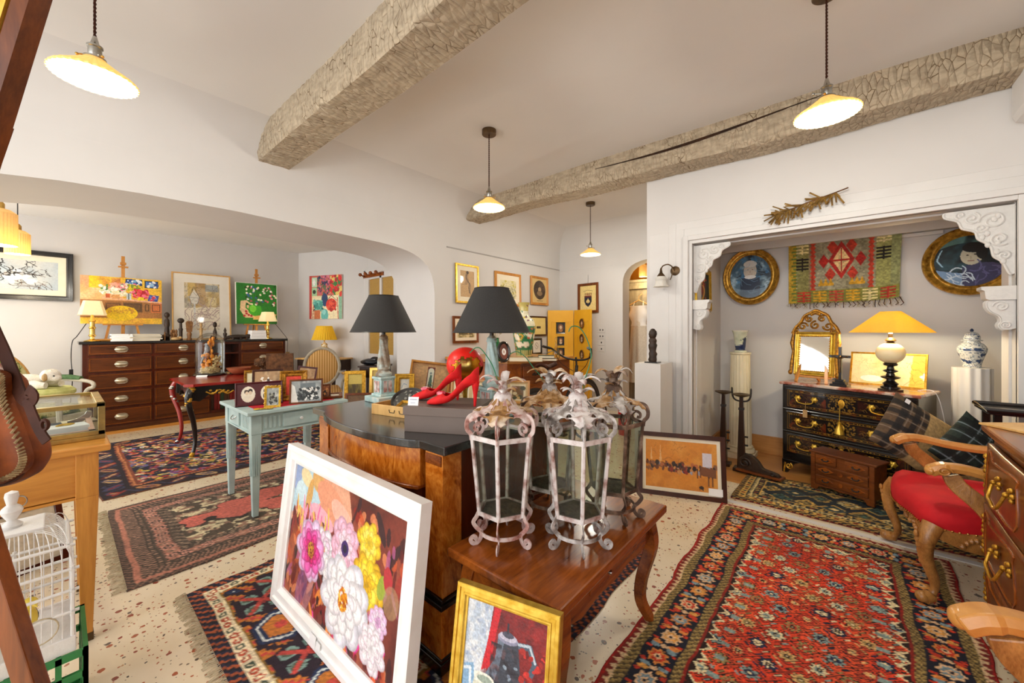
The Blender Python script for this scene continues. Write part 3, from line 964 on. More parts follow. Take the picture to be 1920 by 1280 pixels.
def herati(cols, pitch=.13, bg='#d8331d', alt=None):
    """all-over lattice of rosettes, lozenges and curled leaves"""
    pc = [rgb(c) for c in cols]
    def f(A, m, X, Y, d, W, L, d0):
        A[m] = rgb(bg)
        if alt:
            n = vnoise(*X.shape, 7, 4) > .52
            A[m & n] = rgb(alt)
        U = X/pitch; V = Y/pitch
        row = np.floor(V).astype(int); U2 = U+.5*(row % 2); i = np.floor(U2).astype(int)
        u = U2-i-.5; v = V-row-.5
        h = (i*7+row*13) % 6; r = np.hypot(u, v); th = np.arctan2(v, u)
        loz = abs(u)+abs(v)
        k = m & (abs(loz-.5) < .038); A[k] = pc[0]
        pc2 = np.array(pc)
        pet = .27*(1+.22*np.cos(8*th))
        k = m & (r < pet+.055); A[k] = pc[0]
        k = m & (r < pet); A[k] = pc2[1+(h[k] % (len(pc)-1))]
        k = m & (r < pet*.62); A[k] = pc2[1+((h[k]+2) % (len(pc)-1))]
        k = m & (r < pet*.35); A[k] = pc[0]
        k = m & (r < .05); A[k] = pc[1]
        for sx, sy in ((1, 1), (1, -1), (-1, 1), (-1, -1)):
            uu = (u-.34*sx)*.7+(v-.34*sy)*.7*sx*sy; vv = -(u-.34*sx)*.7*sx*sy+(v-.34*sy)*.7
            k = m & ((uu/.05)**2+(vv/.16)**2 < 1.3); A[k] = pc[0]
            k = m & ((uu/.04)**2+(vv/.13)**2 < 1); A[k] = pc2[1+((h[k]+1+sx) % (len(pc)-1))]
        # serrated inner edge
        t = np.where((np.minimum(X, W-X) < np.minimum(Y, L-Y)), Y, X)
        k = m & (d < .05*(1-abs((t/.07) % 1-.5)*2)); A[k] = pc[1]
        k = m & (d < .028*(1-abs((t/.07) % 1-.5)*2)); A[k] = pc[0]
        fig = m & (d < .1) & (d > .06) & (((t/.1) % 1) > .35) & (((t/.1) % 1) < .6); A[fig] = pc[3]
    return f


def floral_field(bg, cols, seed, n=260, stems='#8a7a3c'):
    def f(A, m, X, Y, d, W, L, d0):
        A[m] = rgb(bg); rnd = random.Random(seed)
        for i in range(n):
            cx, cy = rnd.uniform(d0, W-d0), rnd.uniform(d0, L-d0); a = rnd.random()*6.28
            ln, wd = rnd.uniform(.02, .06), rnd.uniform(.012, .024); c = cols[rnd.randrange(len(cols))]
            sl = (slice(max(0, int((cy-.12)/L*X.shape[0])), int((cy+.12)/L*X.shape[0])), slice(max(0, int((cx-.12)/W*X.shape[1])), int((cx+.12)/W*X.shape[1])))
            x, y = X[sl]-cx, Y[sl]-cy
            uu = x*math.cos(a)+y*math.sin(a); vv = -x*math.sin(a)+y*math.cos(a)
            vv = vv-uu*uu*6*(1 if i % 2 else -1)
            if i % 6 == 0:
                k = (abs(vv) < .006) & (abs(uu) < .11) & m[sl]; A[sl][k] = rgb(stems)
            k = ((uu/ln)**2+(vv/wd)**2 < 1) & m[sl]; A[sl][k] = rgb(c)
            k = ((uu/(ln*.55))**2+(vv/(wd*.5))**2 < 1) & m[sl]; A[sl][k] = rgb(cols[rnd.randrange(len(cols))])
    return f


def medallion_field(A, m, X, Y, d, W, L, d0):
    """salmon ground with a long pointed medallion and cream corner scrolls"""
    A[m] = rgb('#c7685a')
    hx, hy = (W-2*d0)/2, (L-2*d0)/2; u = (X-W/2)/hx; v = (Y-L/2)/hy
    n = vnoise(*X.shape, 26, 8); n2 = vnoise(*X.shape, 40, 21)
    e = abs(u)**1.4*.95+abs(v)**1.4*.62 + .1*np.sin(v*22)*(abs(v) > .2) + .05*np.sin(u*18)
    k = m & (e > .62); A[k] = np.where((n[k] > .52)[:, None], rgb('#4b4034'), np.where((n2[k] > .5)[:, None], rgb('#cdbf9a'), rgb('#8d6a58')))
    k = m & (e > .6) & (e < .64); A[k] = rgb('#2e2722')
    c = abs(u)*1.9+abs(v)*1.75+.07*np.cos(10*np.arctan2(v, u))
    k = m & (c < .62); A[k] = np.where((n2[k] > .5)[:, None], rgb('#5a4d3e'), np.where((n[k] > .5)[:, None], rgb('#d3c6a2'), rgb('#a56254')))
    k = m & (abs(c-.62) < .025); A[k] = rgb('#2e2722')
    k = m & (c < .18); A[k] = rgb('#c7685a')


def lozenge_field(A, m, X, Y, d, W, L, d0):
    A[m] = rgb('#15212b')
    pc = np.array([rgb(c) for c in ('#c9a455', '#2d4a52', '#8a7a4a', '#d8c48a', '#3c5a50')])
    p = .16; U = X/p; V = Y/p; r = np.floor(V).astype(int); i = np.floor(U+.5*(r % 2)).astype(int)
    u = U+.5*(r % 2)-i-.5; v = V-r-.5; n = vnoise(*X.shape, 40, 3); h = (i+r*2) % 5
    q = np.maximum(abs(u)+abs(v)*.4, abs(v)); e = abs(u)+abs(v)
    k = m & (e < .46) & (np.sin(u*40)*np.sin(v*40) > -.1); A[k] = pc[h[k]]
    k = m & (e < .25); A[k] = rgb('#101a22')
    k = m & (e < .16); A[k] = pc[(h[k]+2) % 5]
    k = m & (abs(e-.5) < .04) & (n > .45); A[k] = rgb('#b9934a')


def chocol_field(A, m, X, Y, d, W, L, d0):
    """dark ground crowded with small motifs"""
    herati(['#16182a', '#d9c8a0', '#c0402a', '#b0762a', '#2d4a6a', '#e0a070'], .12, '#9c2a1c', '#1b2238')(A, m, X, Y, d, W, L, d0)

# ================================================================ rugs
make_rug('persian_rug', 'large red floral Persian rug in front of the red armchair and the alcove', -.72, .47, -.5, 3.36, .006,
         [(.02, 'solid', ['#a3170f']), (.028, 'zig', ['#d8b98e', '#7a2016'], .035), (.036, 'mixed', ['#7d6638', '#2b261c', '#a58c50', '#4a3c24'], .018),
          (.135, 'rosette', ['#0d1224', '#e0b98e', '#d8863f', '#c8381e', '#d89a4a', '#7c96a0'], .135, .7),
          (.036, 'mixed', ['#7d6638', '#2b261c', '#a58c50', '#4a3c24'], .018), (.01, 'solid', ['#8a1c12'])],
         herati(['#24120c', '#ead6a8', '#9a8450', '#8aa09a', '#b8321e', '#1c2748', '#e0b070'], .1, '#de4020', '#e5532c'), 11)
make_rug('dark_floral_rug', 'navy rug with scattered red and pale flowers under the red and black table', -6.62, -4.42, .2, 2.7, .011,
         [(.02, 'solid', ['#7a4a30']), (.19, 'leaf', ['#1d0f18', '#8a2a22', '#b07a4a', '#5a1a24', '#c9a06a', '#3a3a5a'], .2), (.03, 'zig', ['#c07a4a', '#5a2018'], .02), (.02, 'solid', ['#7a3a24'])],
         floral_field('#12112a', ['#c4512e', '#d98a5a', '#8a2018', '#5a6a9a', '#e0cba0', '#7a3a6a', '#c9b040', '#a83a2a'], 5, 900), 12, fringe=None)
make_rug('medallion_rug', 'muted salmon medallion rug with fringed end under the pale blue table', -4.16, -2.8, .22, 2.6, .0085,
         [(.05, 'mixed', ['#4c4038', '#6a5648', '#3a302a', '#80604e'], .02), (.025, 'solid', ['#b07460']), (.07, 'mixed', ['#54463a', '#8d6a58', '#3a302a', '#a07a66'], .018),
          (.035, 'dash', ['#3f352d', '#9a7a64', '#6a5648'], .03), (.09, 'rosette', ['#4f4338', '#c08a78', '#a56a58', '#3a302a', '#8a6a58'], .06), (.05, 'mixed', ['#4a3f35', '#8a7460', '#362d27'], .02)],
         medallion_field, 13, fringe='s')
make_rug('tribal_rug', 'dark tribal rug with cream guard stripes under the flower painting', -2.55, -.88, .41, 2.44, .008,
         [(.07, 'mixed', ['#15141d', '#7a2a20', '#1d2036', '#a0502c'], .03), (.055, 'dots', ['#e0d2ae', '#a8452a', '#3a4a3a', '#a8452a'], .045), (.012, 'solid', ['#8a6a2a']),
          (.24, 'hex', ['#241622', '#1d2c4c', '#b9702a', '#b8433a', '#7a9a90', '#c9d0cc', '#4a5a48'], .24), (.012, 'solid', ['#8a6a2a']),
          (.055, 'dots', ['#e0d2ae', '#a8452a', '#3a4a3a', '#a8452a'], .045)],
         chocol_field, 14, fringe='s')
make_rug('alcove_rug', 'dark blue and gold patterned rug in front of the black lacquer commode', -.69, 1.0, 3.5, 4.24, .009,
         [(.012, 'solid', ['#7a1c10']), (.04, 'mixed', ['#2a1a12', '#7a3a1c', '#101a22', '#b08a4a'], .03), (.05, 'dash', ['#c9a455', '#15212b', '#7a2a18'], .05), (.03, 'zig', ['#d8c48a', '#15212b'], .03),
          (.045, 'dots', ['#15212b', '#c9a455', '#8a3a20', '#c9a455'], .05), (.012, 'solid', ['#c9a455'])],
         lozenge_field, 15, z=.014)
struct(MB().box(-.75, 1.09, 3.41, 3.455, 0, .006), 'trim_threshold', 'white_paint')

# ================================================================ where things stand: measured off the photograph's perspective
CF = (-math.sin(R(40.5)), math.cos(R(40.5))); CR = (math.cos(R(40.5)), math.sin(R(40.5)))
def ray(px, py):
    t = (px-960)/726
    return (CF[0]+CR[0]*t, CF[1]+CR[1]*t, (618-py)/726)
def at_z(px, py, z):
    d = ray(px, py); k = (z-1.35)/d[2]; return (d[0]*k, d[1]*k, z)
def at_x(px, py, X):
    d = ray(px, py); k = X/d[0]; return (X, d[1]*k, 1.35+d[2]*k)
def at_y(px, py, Y):
    d = ray(px, py); k = Y/d[1]; return (d[0]*k, Y, 1.35+d[2]*k)
def at_d(px, py, D):
    d = ray(px, py); return (d[0]*D, d[1]*D, 1.35+d[2]*D)

# ================================================================ the half-moon commode
DX, DY = -1.745, .975
t = thing('commode', 'bow-fronted burl wood commode with black stone top, bearing two dark-shaded lamps', 'commode', (DX, DY, 0))
def bow(x, amp=.1, half=.41):
    q = max(-1, min(1, x/half)); return -amp*math.sqrt(max(0, 1-q*q*.86)) + amp*math.sqrt(.14)
def bow_slab(x0, amp, off, z0, z1, back=.66, m=28):
    pts = [(-x0+2*x0*i/m, off+bow(-x0+2*x0*i/m, amp, x0)) for i in range(m+1)]
    return MB().prism(pts+[(x0, back), (-x0, back)], z0, z1)
mtop = 28
pts = [(-.59, -.02), (-.43, -.02)]+[(-.42+.84*i/mtop, -.03+bow(-.42+.84*i/mtop, .11, .42)) for i in range(mtop+1)]+[(.43, -.02), (.59, -.02), (.59, .86), (-.59, .86)]
part(MB().prism(pts, .865, .9), 'top', 'black_stone', t, 'black stone slab', bevel=.004)
part(MB().box(-.54, .54, .05, .83, .05, .865), 'carcass', 'mahogany', t)
part(bow_slab(.41, .1, .0, .70, .865, .1), 'frieze_drawer', 'burl', t, 'flame-figured burl drawer front', smooth=30)
part(bow_slab(.41, .1, -.012, .685, .70, .1), 'moulding', 'walnut_red', t, smooth=30, bevel=.003)
part(bow_slab(.405, .09, .015, .50, .685, .1), 'drawer_front', 'mahogany', t, smooth=30)
part(bow_slab(.41, .1, -.004, .488, .50, .1), 'moulding', 'walnut_red', t, smooth=30, bevel=.003)
part(bow_slab(.405, .09, .015, .21, .488, .1), 'drawer_front', 'mahogany', t, smooth=30)
part(bow_slab(.41, .1, -.004, .195, .21, .1), 'moulding', 'walnut_red', t, smooth=30, bevel=.003)
part(bow_slab(.405, .09, .02, .05, .195, .1), 'apron', 'mahogany', t, smooth=30)
for sx in (-1, 1):
    x0, x1 = sorted((sx*.43, sx*.56))
    p = part(MB().box(x0+.015, x1-.005, .0, .1, .285, .865), 'pilaster', 'burl', t, bevel=.003)
    part(MB().box(x0-.005, x1+.012, -.02, .12, .25, .27).box(x0+.005, x1+.004, -.01, .11, .27, .285), 'capital', 'ebonised', p, bevel=.004)
    part(MB().box(x0, x1+.006, -.014, .11, .06, .25), 'pedestal', 'burl', p, bevel=.003)
    part(MB().box(x0-.008, x1+.014, -.024, .12, 0, .045).box(x0-.003, x1+.01, -.019, .115, .045, .06), 'plinth', 'ebonised', p, bevel=.004)
    part(MB().box(x0+.02, x1-.01, -.004, .0, .81, .85), 'inlay', 'walnut_red', p)
part(MB().box(-.55, .55, .7, .84, 0, .06), 'plinth', 'ebonised', t); on_rug(t, .9)

# ---------------------------------------------------------------- the two table lamps with dark shades
def twist_lamp(name, label, loc, brown=False):
    t = thing(name, label, 'lamp', loc, group='dark-shaded twisted-column lamps')
    mt = 'verdigris_brown' if brown else 'verdigris'
    part(MB().box(-.085, .085, -.085, .085, 0, .035), 'base', 'verdigris', t, bevel=.005)
    blk = part(MB().box(-.045, .045, -.045, .045, .035, .155).box(-.055, .055, -.055, .055, .035, .05).box(-.053, .053, -.053, .053, .14, .155), 'pedestal_block', 'verdigris', t, bevel=.004)
    mb = MB()
    for k in range(4):
        a = PI/2*k
        mb.M = Matrix.Rotation(a, 4, 'Z'); mb.box(-.028, -.005, -.049, -.044, .06, .13).box(.005, .028, -.049, -.044, .06, .13)
    mb.M = None
    part(mb, 'inset', 'rust_pink', blk)
    part(MB().lathe([(.044, .155), (.05, .165), (.05, .175), (.034, .19), (.04, .205), (.036, .215)], 24), 'collar', mt, t, smooth=True)
    prof = [(.036-.014*i/40, .215+.17*i/40) for i in range(41)]
    mb = MB(); n = 36; vs = []
    for r, z in prof:
        for i in range(n):
            a = 2*PI*i/n; q = r*(1+.17*math.sin(6*a+(z-.215)*40)); vs.append((q*math.cos(a), q*math.sin(a), z))
    mb.add(vs, [(k*n+i, k*n+(i+1) % n, (k+1)*n+(i+1) % n, (k+1)*n+i) for k in range(40) for i in range(n)])
    part(mb, 'twisted_shaft', mt, t, smooth=60)
    part(MB().lathe([(.026, .385), (.03, .39), (.024, .398), (.027, .405), (.02, .412), (.014, .42)], 24), 'capital', mt, t, smooth=True)
    part(MB().lathe([(.011, .42), (.011, .455), (.022, .456), (.024, .475), (.012, .485)], 16), 'socket', 'black_plastic', t, smooth=True)
    sh = part(MB().shell([(.2, .436), (.09, .664)], .003, 48), 'shade', 'shade_black', t, 'dark charcoal cloth shade', smooth=True)
    part(MB().shell([(.1965, .4375), (.0865, .663)], .0015, 48), 'lining', 'shade_inner', sh, smooth=True)
    mb = MB()
    mb.tube([(.09*math.cos(2*PI*i/40), .09*math.sin(2*PI*i/40), .664) for i in range(40)], .0025, 6, True)
    mb.tube([(.2*math.cos(2*PI*i/48), .2*math.sin(2*PI*i/48), .436) for i in range(48)], .0025, 6, True)
    part(mb, 'binding', 'black_plastic', sh, smooth=True)
    mb = MB()
    for k in range(3):
        a = 2*PI*k/3; mb.tube([(0, 0, .65), (.088*math.cos(a), .088*math.sin(a), .66)], .0015, 5)
    mb.tube([(0, 0, .48), (0, 0, .66)], .002, 5)
    part(mb, 'carrier', 'black_iron', t)
    return t
twist_lamp('table_lamp', 'dark-shaded table lamp with brownish twisted shaft, beside the small tray of frames', (-2.215, 1.34, .9), True)
twist_lamp('table_lamp', 'dark-shaded table lamp with pale blue twisted shaft, behind the red shoes', (-1.39, 1.465, .9))

# ---------------------------------------------------------------- shoe box, shoes, card
BA = R(28)
t = thing('shoe_box', 'brown cardboard shoe box under the red high heels', 'box', (-1.39, 1.18, .9), BA)
part(MB().box(-.163, .163, -.125, .125, 0, .085), 'body', 'shoebox', t, bevel=.002)
part(MB().box(-.168, .168, -.13, .13, .074, .113), 'lid', 'shoebox', t, bevel=.002)
def shoe(label, loc, rz):
    t = thing('high_heel_shoe', label, 'shoe', loc, rz, 'red high heels on the shoe box')
    L = .215
    def zb(x): return .003 + .1*(1/(1+math.exp(-(x-.135)*42)))*(1 if x > .05 else .6)
    def hw(x):
        pts = [(0, .004), (.015, .019), (.04, .031), (.075, .0375), (.11, .034), (.15, .031), (.185, .032), (.205, .026), (.215, .006)]
        for (a, b), (c, d) in zip(pts[:-1], pts[1:]):
            if x <= c: return b+(d-b)*(x-a)/(c-a)
        return pts[-1][1]
    def hh(x):
        pts = [(0, .012), (.02, .026), (.05, .04), (.07, .046), (.09, .04), (.12, .046), (.16, .064), (.2, .082), (.215, .084)]
        for (a, b), (c, d) in zip(pts[:-1], pts[1:]):
            if x <= c: return b+(d-b)*(x-a)/(c-a)
        return pts[-1][1]
    def op(x):
        return 0 if x < .07 else min(1, (x-.07)/.03)**.6*R(74) if x < .19 else R(74)*max(.2, (1-(x-.19)/.05))
    def f(u, v):
        x = L*u; o = op(x); a = PI/2+o + (2*PI-2*o)*v
        ca, sa = math.cos(a), math.sin(a)
        sa = math.copysign(abs(sa)**(.8 if sa < 0 else 1), sa)
        return (x, hw(x)*ca, zb(x)+hh(x)/2+hh(x)/2*sa)
    part(MB().grid(f, 40, 26), 'upper', 'red_suede', t, smooth=70, solid=.003)
    part(MB().tube([(.203, 0, zb(.2)+.012), (.202, 0, .05), (.2, 0, .0)], [.017, .008, .005], 12), 'heel', 'red_suede', t, smooth=True)
    part(MB().grid(lambda u, v: (.075+.13*u, (v-.5)*1.5*hw(.075+.13*u), zb(.075+.13*u)+.005), 16, 4), 'insole', 'white_satin', t, smooth=True)
    part(MB().box(.045, .07, -.014, .014, .045, .062).box(.04, .075, -.006, .006, .047, .06), 'buckle', 'pink_jewel', t, 'faceted pink buckle', bevel=.003)
    t.scale = (1.1, 1.1, 1.0)
    return t
plain('pink_jewel', '#b81436', '#e0506a', rough=.12, scale=60, coat=.8)
ez = 1.0135
c, s_ = math.cos(BA), math.sin(BA)
def bx(u, v): return (-1.39+u*c-v*s_, 1.18+u*s_+v*c, ez)
shoe('red suede high heel in front, toe over the middle of the shoe box', bx(-.075, -.075), BA+R(2))
shoe('red suede high heel behind the other, with a white insole showing', bx(-.2, .02), BA+R(12))
t = thing('price_card', 'small white price card leaning on the toe of a red shoe', 'card', bx(-.128, -.112), rot=(R(-14), 0, BA+R(4)))
part(MB().box(-.024, .024, -.0008, .0008, 0, .038), 'card', 'card_white', t)
plain('ink_blue', '#5a6aa8', rough=.8)
part(MB().tube([(-.017+.0017*k, -.0012, .027+.0022*math.sin(k*2.1)) for k in range(21)], .0007, 4).tube([(-.012+.0017*k, -.0012, .012+.0018*math.sin(k*2.7)) for k in range(14)], .0006, 4), 'handwriting', 'ink_blue', t)

# broken red egg, gold inside
t = thing('broken_egg', 'red glossy egg sculpture with a jagged opening gilded inside, behind the shoes', 'sculpture', at_d(872, 683, 2.02))
def egg(rad, jit):
    mb = MB(); nu, nv = 56, 40; vs = []; fs = []; hd = Vector((.70, -.42, -.42)).normalized(); rnd = random.Random(4)
    jag = [rnd.uniform(-1, 1) for _ in range(40)]
    for j in range(nv+1):
        p = -PI/2+PI*j/nv
        for i in range(nu):
            a = 2*PI*i/nu; vs.append((rad*math.cos(p)*math.cos(a)*1.0, rad*math.cos(p)*math.sin(a), rad*.95*math.sin(p)))
    for j in range(nv):
        for i in range(nu):
            q = (j*nu+i, j*nu+(i+1) % nu, (j+1)*nu+(i+1) % nu, (j+1)*nu+i)
            cc = sum((Vector(vs[k]) for k in q), Vector())/4
            d = cc.normalized(); ang = math.acos(max(-1, min(1, d.dot(hd))))
            side = math.atan2(d.z, d.cross(Vector((0, 0, 1))).dot(hd))
            lim = .95+.18*jag[int((side+PI)/(2*PI)*39)]
            if ang > lim: fs.append(q)
    mb.add(vs, fs); return mb
part(egg(.096, .1), 'shell', 'red_paint', t, smooth=60)
part(egg(.092, .1), 'lining', 'brass_bright', t, 'gold lining', smooth=60)
zb_ = t.location.z-.9
part(MB().lathe([(.05, -zb_), (.05, -zb_+.012), (.012, -zb_+.03), (.012, -.13), (.04, -.09), (.03, -.085)], 20), 'stand', 'gilt', t, smooth=True)

# wooden tray with two small frames
t = thing('wooden_tray', 'shallow pale wooden drawer holding small frames, between the lamp and the shoe box', 'tray', (-1.79, 1.24, .9), R(12))
mb = MB().box(-.15, .15, -.11, .11, 0, .012).box(-.15, .15, -.12, -.11, 0, .055).box(-.15, .15, .11, .12, 0, .055).box(-.16, -.15, -.12, .12, 0, .055).box(.15, .16, -.12, .12, 0, .055)
part(mb, 'body', 'pine_light', t, bevel=.002)
mb = MB()
for x in (-.01, .06):
    mb.tube([(x-.02, -.121, .035), (x-.015, -.121, .02), (x+.015, -.121, .02), (x+.02, -.121, .035)], .002, 5)
part(mb, 'handle', 'black_iron', t)
cv = Cv(1.2, 40, '#3a3a36').specks(0, 0, 1, .8, 60, .05, ['#8a8a80', '#15151a', '#c0bca8'], 2)
picture('oval_picture', 'small oval dark frame lying tilted in the wooden drawer', 'picture frame', (-1.80, 1.20, .915), .2, .17, cv, R(30), R(50), .02, .015, 'black_iron', 'round', oval=True)
cv = Cv(1.4, 40, '#6a5a2a').wash('#2a2a18', 5, .4, .7)
picture('flat_picture', 'small gilt frame lying flat at the front of the wooden drawer', 'picture frame', (-1.72, 1.145, .93), .15, .11, cv, R(20), R(70), .02, .012, 'gilt', 'step')

# icon in a deep box frame
cv = Cv(1.1, 90, '#c99f6c').grain(.12, 20)
cv.poly([(.42, .1), (.62, .1), (.62, .8), (.42, .8)], '#6a2a1a').poly([(.445, .2), (.595, .2), (.595, .76), (.445, .76)], '#dfe0c8').ell(.52, .22, .075, .09, '#dfe0c8').ell(.52, .3, .03, .04, '#7a8a86').poly([(.47, .74), (.5, .36), (.55, .36), (.58, .74)], '#4d7060').specks(.45, .6, .59, .75, 14, .02, ['#3c5a3a', '#c9b86a', '#8a3a2a'], 3)
picture('icon_box', 'deep wooden box frame with an arched religious print, leaning behind the red shoes', 'picture frame', (-2.24, 1.70, .9), .29, .235, cv, R(52), R(22), .014, .05, 'oak_warm', 'flat', roll=R(8))
# gilt frames behind the lamp
cvg = Cv(.8, 40, '#e6e2d6').line([(.2, .9), (.4, .5), (.7, .6)], .05, '#7a98b8').grain(.1)
picture('gilt_picture', 'nest of gilt frames standing behind the twin-lamp commode, beside the box frame', 'picture frame', (-2.275, 1.53, .9), .13, .15, cvg, R(48), R(12), .035, .03, 'gilt', 'step')
cvg = Cv(3.2, 110, '#d9b878')
for k, c in enumerate(('#8a6a3a', '#6b7a52', '#b58a5a', '#7a5a34')):
    cvg.rect(.03+.245*k, .04, .23+.245*k, .28, '#efe0b8').rect(.055+.245*k, .065, .205+.245*k, .255, c); cvg.specks(.06+.245*k, .09, .2+.245*k, .25, 8, .03, ['#c9a86a', '#4a4a2a', '#d8c89a'], k)
picture('landscape_panel', 'long wooden frame holding four small landscapes, low behind the red shoes', 'picture frame', (-1.66, 1.725, .9), .5, .14, cvg, R(32), R(12), .012, .015, 'oak_warm', 'flat')

# ---------------------------------------------------------------- flower painting
cv = Cv(.93/.60, 300, '#7a3428')
cv.wash('#4a1c18', 3, .45, .7).wash('#a8502c', 5, .5, .75).wash('#c86a4a', 7, .55, .8, .7)
cv.poly([(0, 0), (.55, 0), (.6, .12), (.45, .2), (.25, .24), (.08, .24), (0, .3)], '#e8a888').poly([(0, 0), (.3, 0), (.33, .1), (.2, .22), (.06, .2), (0, .26)], '#b9d6e2')
cv.ell(.02, .05, .05, .1, '#8a9ccc', .5, .8).ell(.13, .05, .07, .04, '#ecd9a8', .3).ell(.18, .13, .03, .09, '#d8a050', .2, .9).ell(.26, .04, .07, .05, '#e5a24a', .4, .8).ell(.08, .13, .06, .05, '#cfe6ee', .2).ell(.4, .1, .15, .07, '#e69a78', .3).ell(.52, .14, .12, .05, '#f0b7a2', .4).ell(.33, .19, .12, .04, '#f4b0c0', .2)
cv.ell(.66, .1, .06, .03, '#8c2418', .6).ell(.75, .07, .05, .03, '#5c1c1a', .2)
rnd = random.Random(5)
for k in range(240):
    x = rnd.random(); y = rnd.uniform(.22 if x < .6 else .02, .64); cols = ['#8a2a18', '#c4512a', '#5c1418', '#3a1418', '#a0302a', '#b05a8a', '#e08a5a', '#2e1a22']
    cv.ell(x, y, rnd.uniform(.008, .022), rnd.uniform(.02, .07), cols[rnd.randrange(8)], rnd.uniform(-.8, .8), .8)
for k in range(26):
    cv.ell(rnd.uniform(.05, .4), rnd.uniform(.18, .3), .008, rnd.uniform(.03, .06), rnd.choice(['#e878a8', '#f0a0c0', '#e8c060', '#c04a3a']), rnd.uniform(-.4, .4))
for k in range(60):
    cv.ell(rnd.uniform(.3, .9), rnd.uniform(.5, .64), .012, rnd.uniform(.02, .05), rnd.choice(['#e0561e', '#c41e5a', '#e88a3a', '#7a1418', '#e03a9a', '#2a1014']), rnd.uniform(-.9, .9))
cv.ell(.2, .55, .05, .12, '#8a5a9a', .3, .6).ell(.27, .58, .03, .1, '#c08a9a', .4, .6)
cv.peony(.37, .33, .1, ['#e8dce8', '#e6c8dc', '#eadfe8'], ['#e2a030', '#c07018'], 3)
cv.peony(.47, .4, .1, ['#e4dfe8', '#f0e6ea', '#efeaf0'], ['#e0a040', '#c87a20'], 4)
cv.peony(.255, .37, .145, ['#e2c2e4', '#ea94cc', '#e65cae', '#dc2e8e', '#c81868', '#a8104c'], ['#b87820', '#7a2a18', '#d89a30'], 7)
cv.peony(.56, .245, .12, ['#e8b0c8', '#f0b4cc', '#f2c8d8', '#ecd0dc'], None, 9).ell(.565, .255, .032, .034, '#3a1a6a').ell(.565, .255, .017, .018, '#150a34')
cv.peony(.745, .17, .085, ['#e8b81e', '#f4d23c', '#f8e060', '#f2c92c'], None, 11)
cv.peony(.76, .33, .115, ['#e0ac14', '#f0c824', '#f6da44', '#f0c420', '#e8b010'], None, 12)
cv.ell(.865, .3, .03, .05, '#9aa83a', .3).ell(.9, .26, .03, .05, '#b8323a', -.2).ell(.93, .33, .05, .06, '#a8946a', .2, .6)
cv.peony(.59, .46, .185, ['#e2dfe9', '#f3eef2', '#f6f2f5', '#f2eaf0', '#f8f5f7'], ['#e8a020', '#d87414', '#f2c040', '#b85a10'], 14)
cv.peony(.86, .43, .06, ['#e4b8dc', '#ecc8e4', '#f0d8ea', '#dca8d4'], None, 16)
cv.peony(.83, .54, .09, ['#ecdfe8', '#f4e8ee', '#f2e0ea', '#f8f0f4'], None, 17)
cv.grain(.08, 120)
t = picture('flower_painting', 'white-framed painting of pink, white and yellow peonies leaning on the commode', 'painting', (-1.62, .69, .0105), 1.1, .76, cv, R(1), R(6.5), .085, .05, 'white_satin', 'step', surf='print_paper')
part(MB().box(-.1, -.045, -.0015, 0, .012, .06).box(-.04, -.005, -.0012, 0, .02, .05), 'label_sticker', 'card_white', t)

# ---------------------------------------------------------------- jug painting
cv = Cv(.275/.44, 170, '#7a1a1c')
cv.wash('#a02a28', 6, .4, .7).wash('#5a1014', 9, .5, .75)
cv.poly([(0, 0), (.34, 0), (.3, .35), (.2, .8), (0, .95)], '#b8c4d2').wash('#e4e4e2', 14, .4, .7, .8, cv.X < .3).wash('#8a9aba', 20, .55, .8, .6, cv.X < .3)
cv.poly([(.36, 0), (.44, 0), (.34, .6), (.24, .66)], '#c8202c')
cv.line([(.66, .3), (.8, .28), (.87, .42), (.78, .62), (.64, .72)], .06, '#4a5a6a').line([(.66, .29), (.8, .27), (.87, .4)], .025, '#b8c4cc')
cv.poly([(.42, .3), (.66, .26), (.7, .5), (.74, .78), (.7, 1.1), (.72, 1.6), (.3, 1.6), (.32, .9), (.3, .66), (.4, .5)], '#3a3f4a')
cv.poly([(.42, .3), (.5, .3), (.46, .55), (.38, .8), (.38, 1.3), (.32, 1.3), (.32, .85), (.3, .66), (.4, .5)], '#6a7686').ell(.54, .28, .125, .05, '#8a8aa0').ell(.54, .26, .11, .04, '#b8b4c4').ell(.54, .24, .07, .03, '#4a4a5a').rect(.525, .13, .55, .23, '#2a2a34')
jm = (cv.X > .34) & (cv.X < .7) & (cv.Y > .35)
cv.wash('#241e26', 14, .45, .7, .8, jm).wash('#7a4a4a', 18, .6, .8, .5, jm).line([(.34, .88), (.5, .95), (.7, .93)], .02, '#8aa0a8').specks(.5, .5, .68, 1.2, 16, .02, ['#8a9aa8', '#6a7484'], 8)
cv.poly([(.14, .74), (.38, .72), (.4, .95), (.42, 1.6), (.1, 1.6)], '#d8d8c4').ell(.27, .73, .14, .055, '#eceada').ell(.29, .735, .095, .035, '#9aa89a').poly([(.02, .66), (.14, .62), (.16, .76), (.1, 1.0), (.0, .95)], '#8ab0d0').line([(.03, .7), (.1, .68), (.12, .9)], .03, '#dfeaf2').specks(.14, .85, .4, 1.4, 50, .025, ['#b8c8b0', '#eceadc', '#c4ccb8', '#d8a898'], 9)
cv.poly([(0, .95), (.12, 1.0), (.1, 1.6), (0, 1.6)], '#d0d8e2').poly([(.66, 1.2), (1, 1.1), (1, 1.6), (.66, 1.6)], '#b8322c').ell(.8, 1.42, .16, .08, '#e8e0e0').specks(.72, .3, 1, 1.2, 60, .03, ['#c8322c', '#7a1418', '#a82a24'], 12)
cv.grain(.15, 70)
picture('jug_painting', 'gold-framed oil painting of a pewter jug leaning on the low table', 'painting', (-.755, .79, .0105), .35, .535, cv, R(14), R(10), .04, .03, 'gilt_bright', 'step', surf='oil_paint')

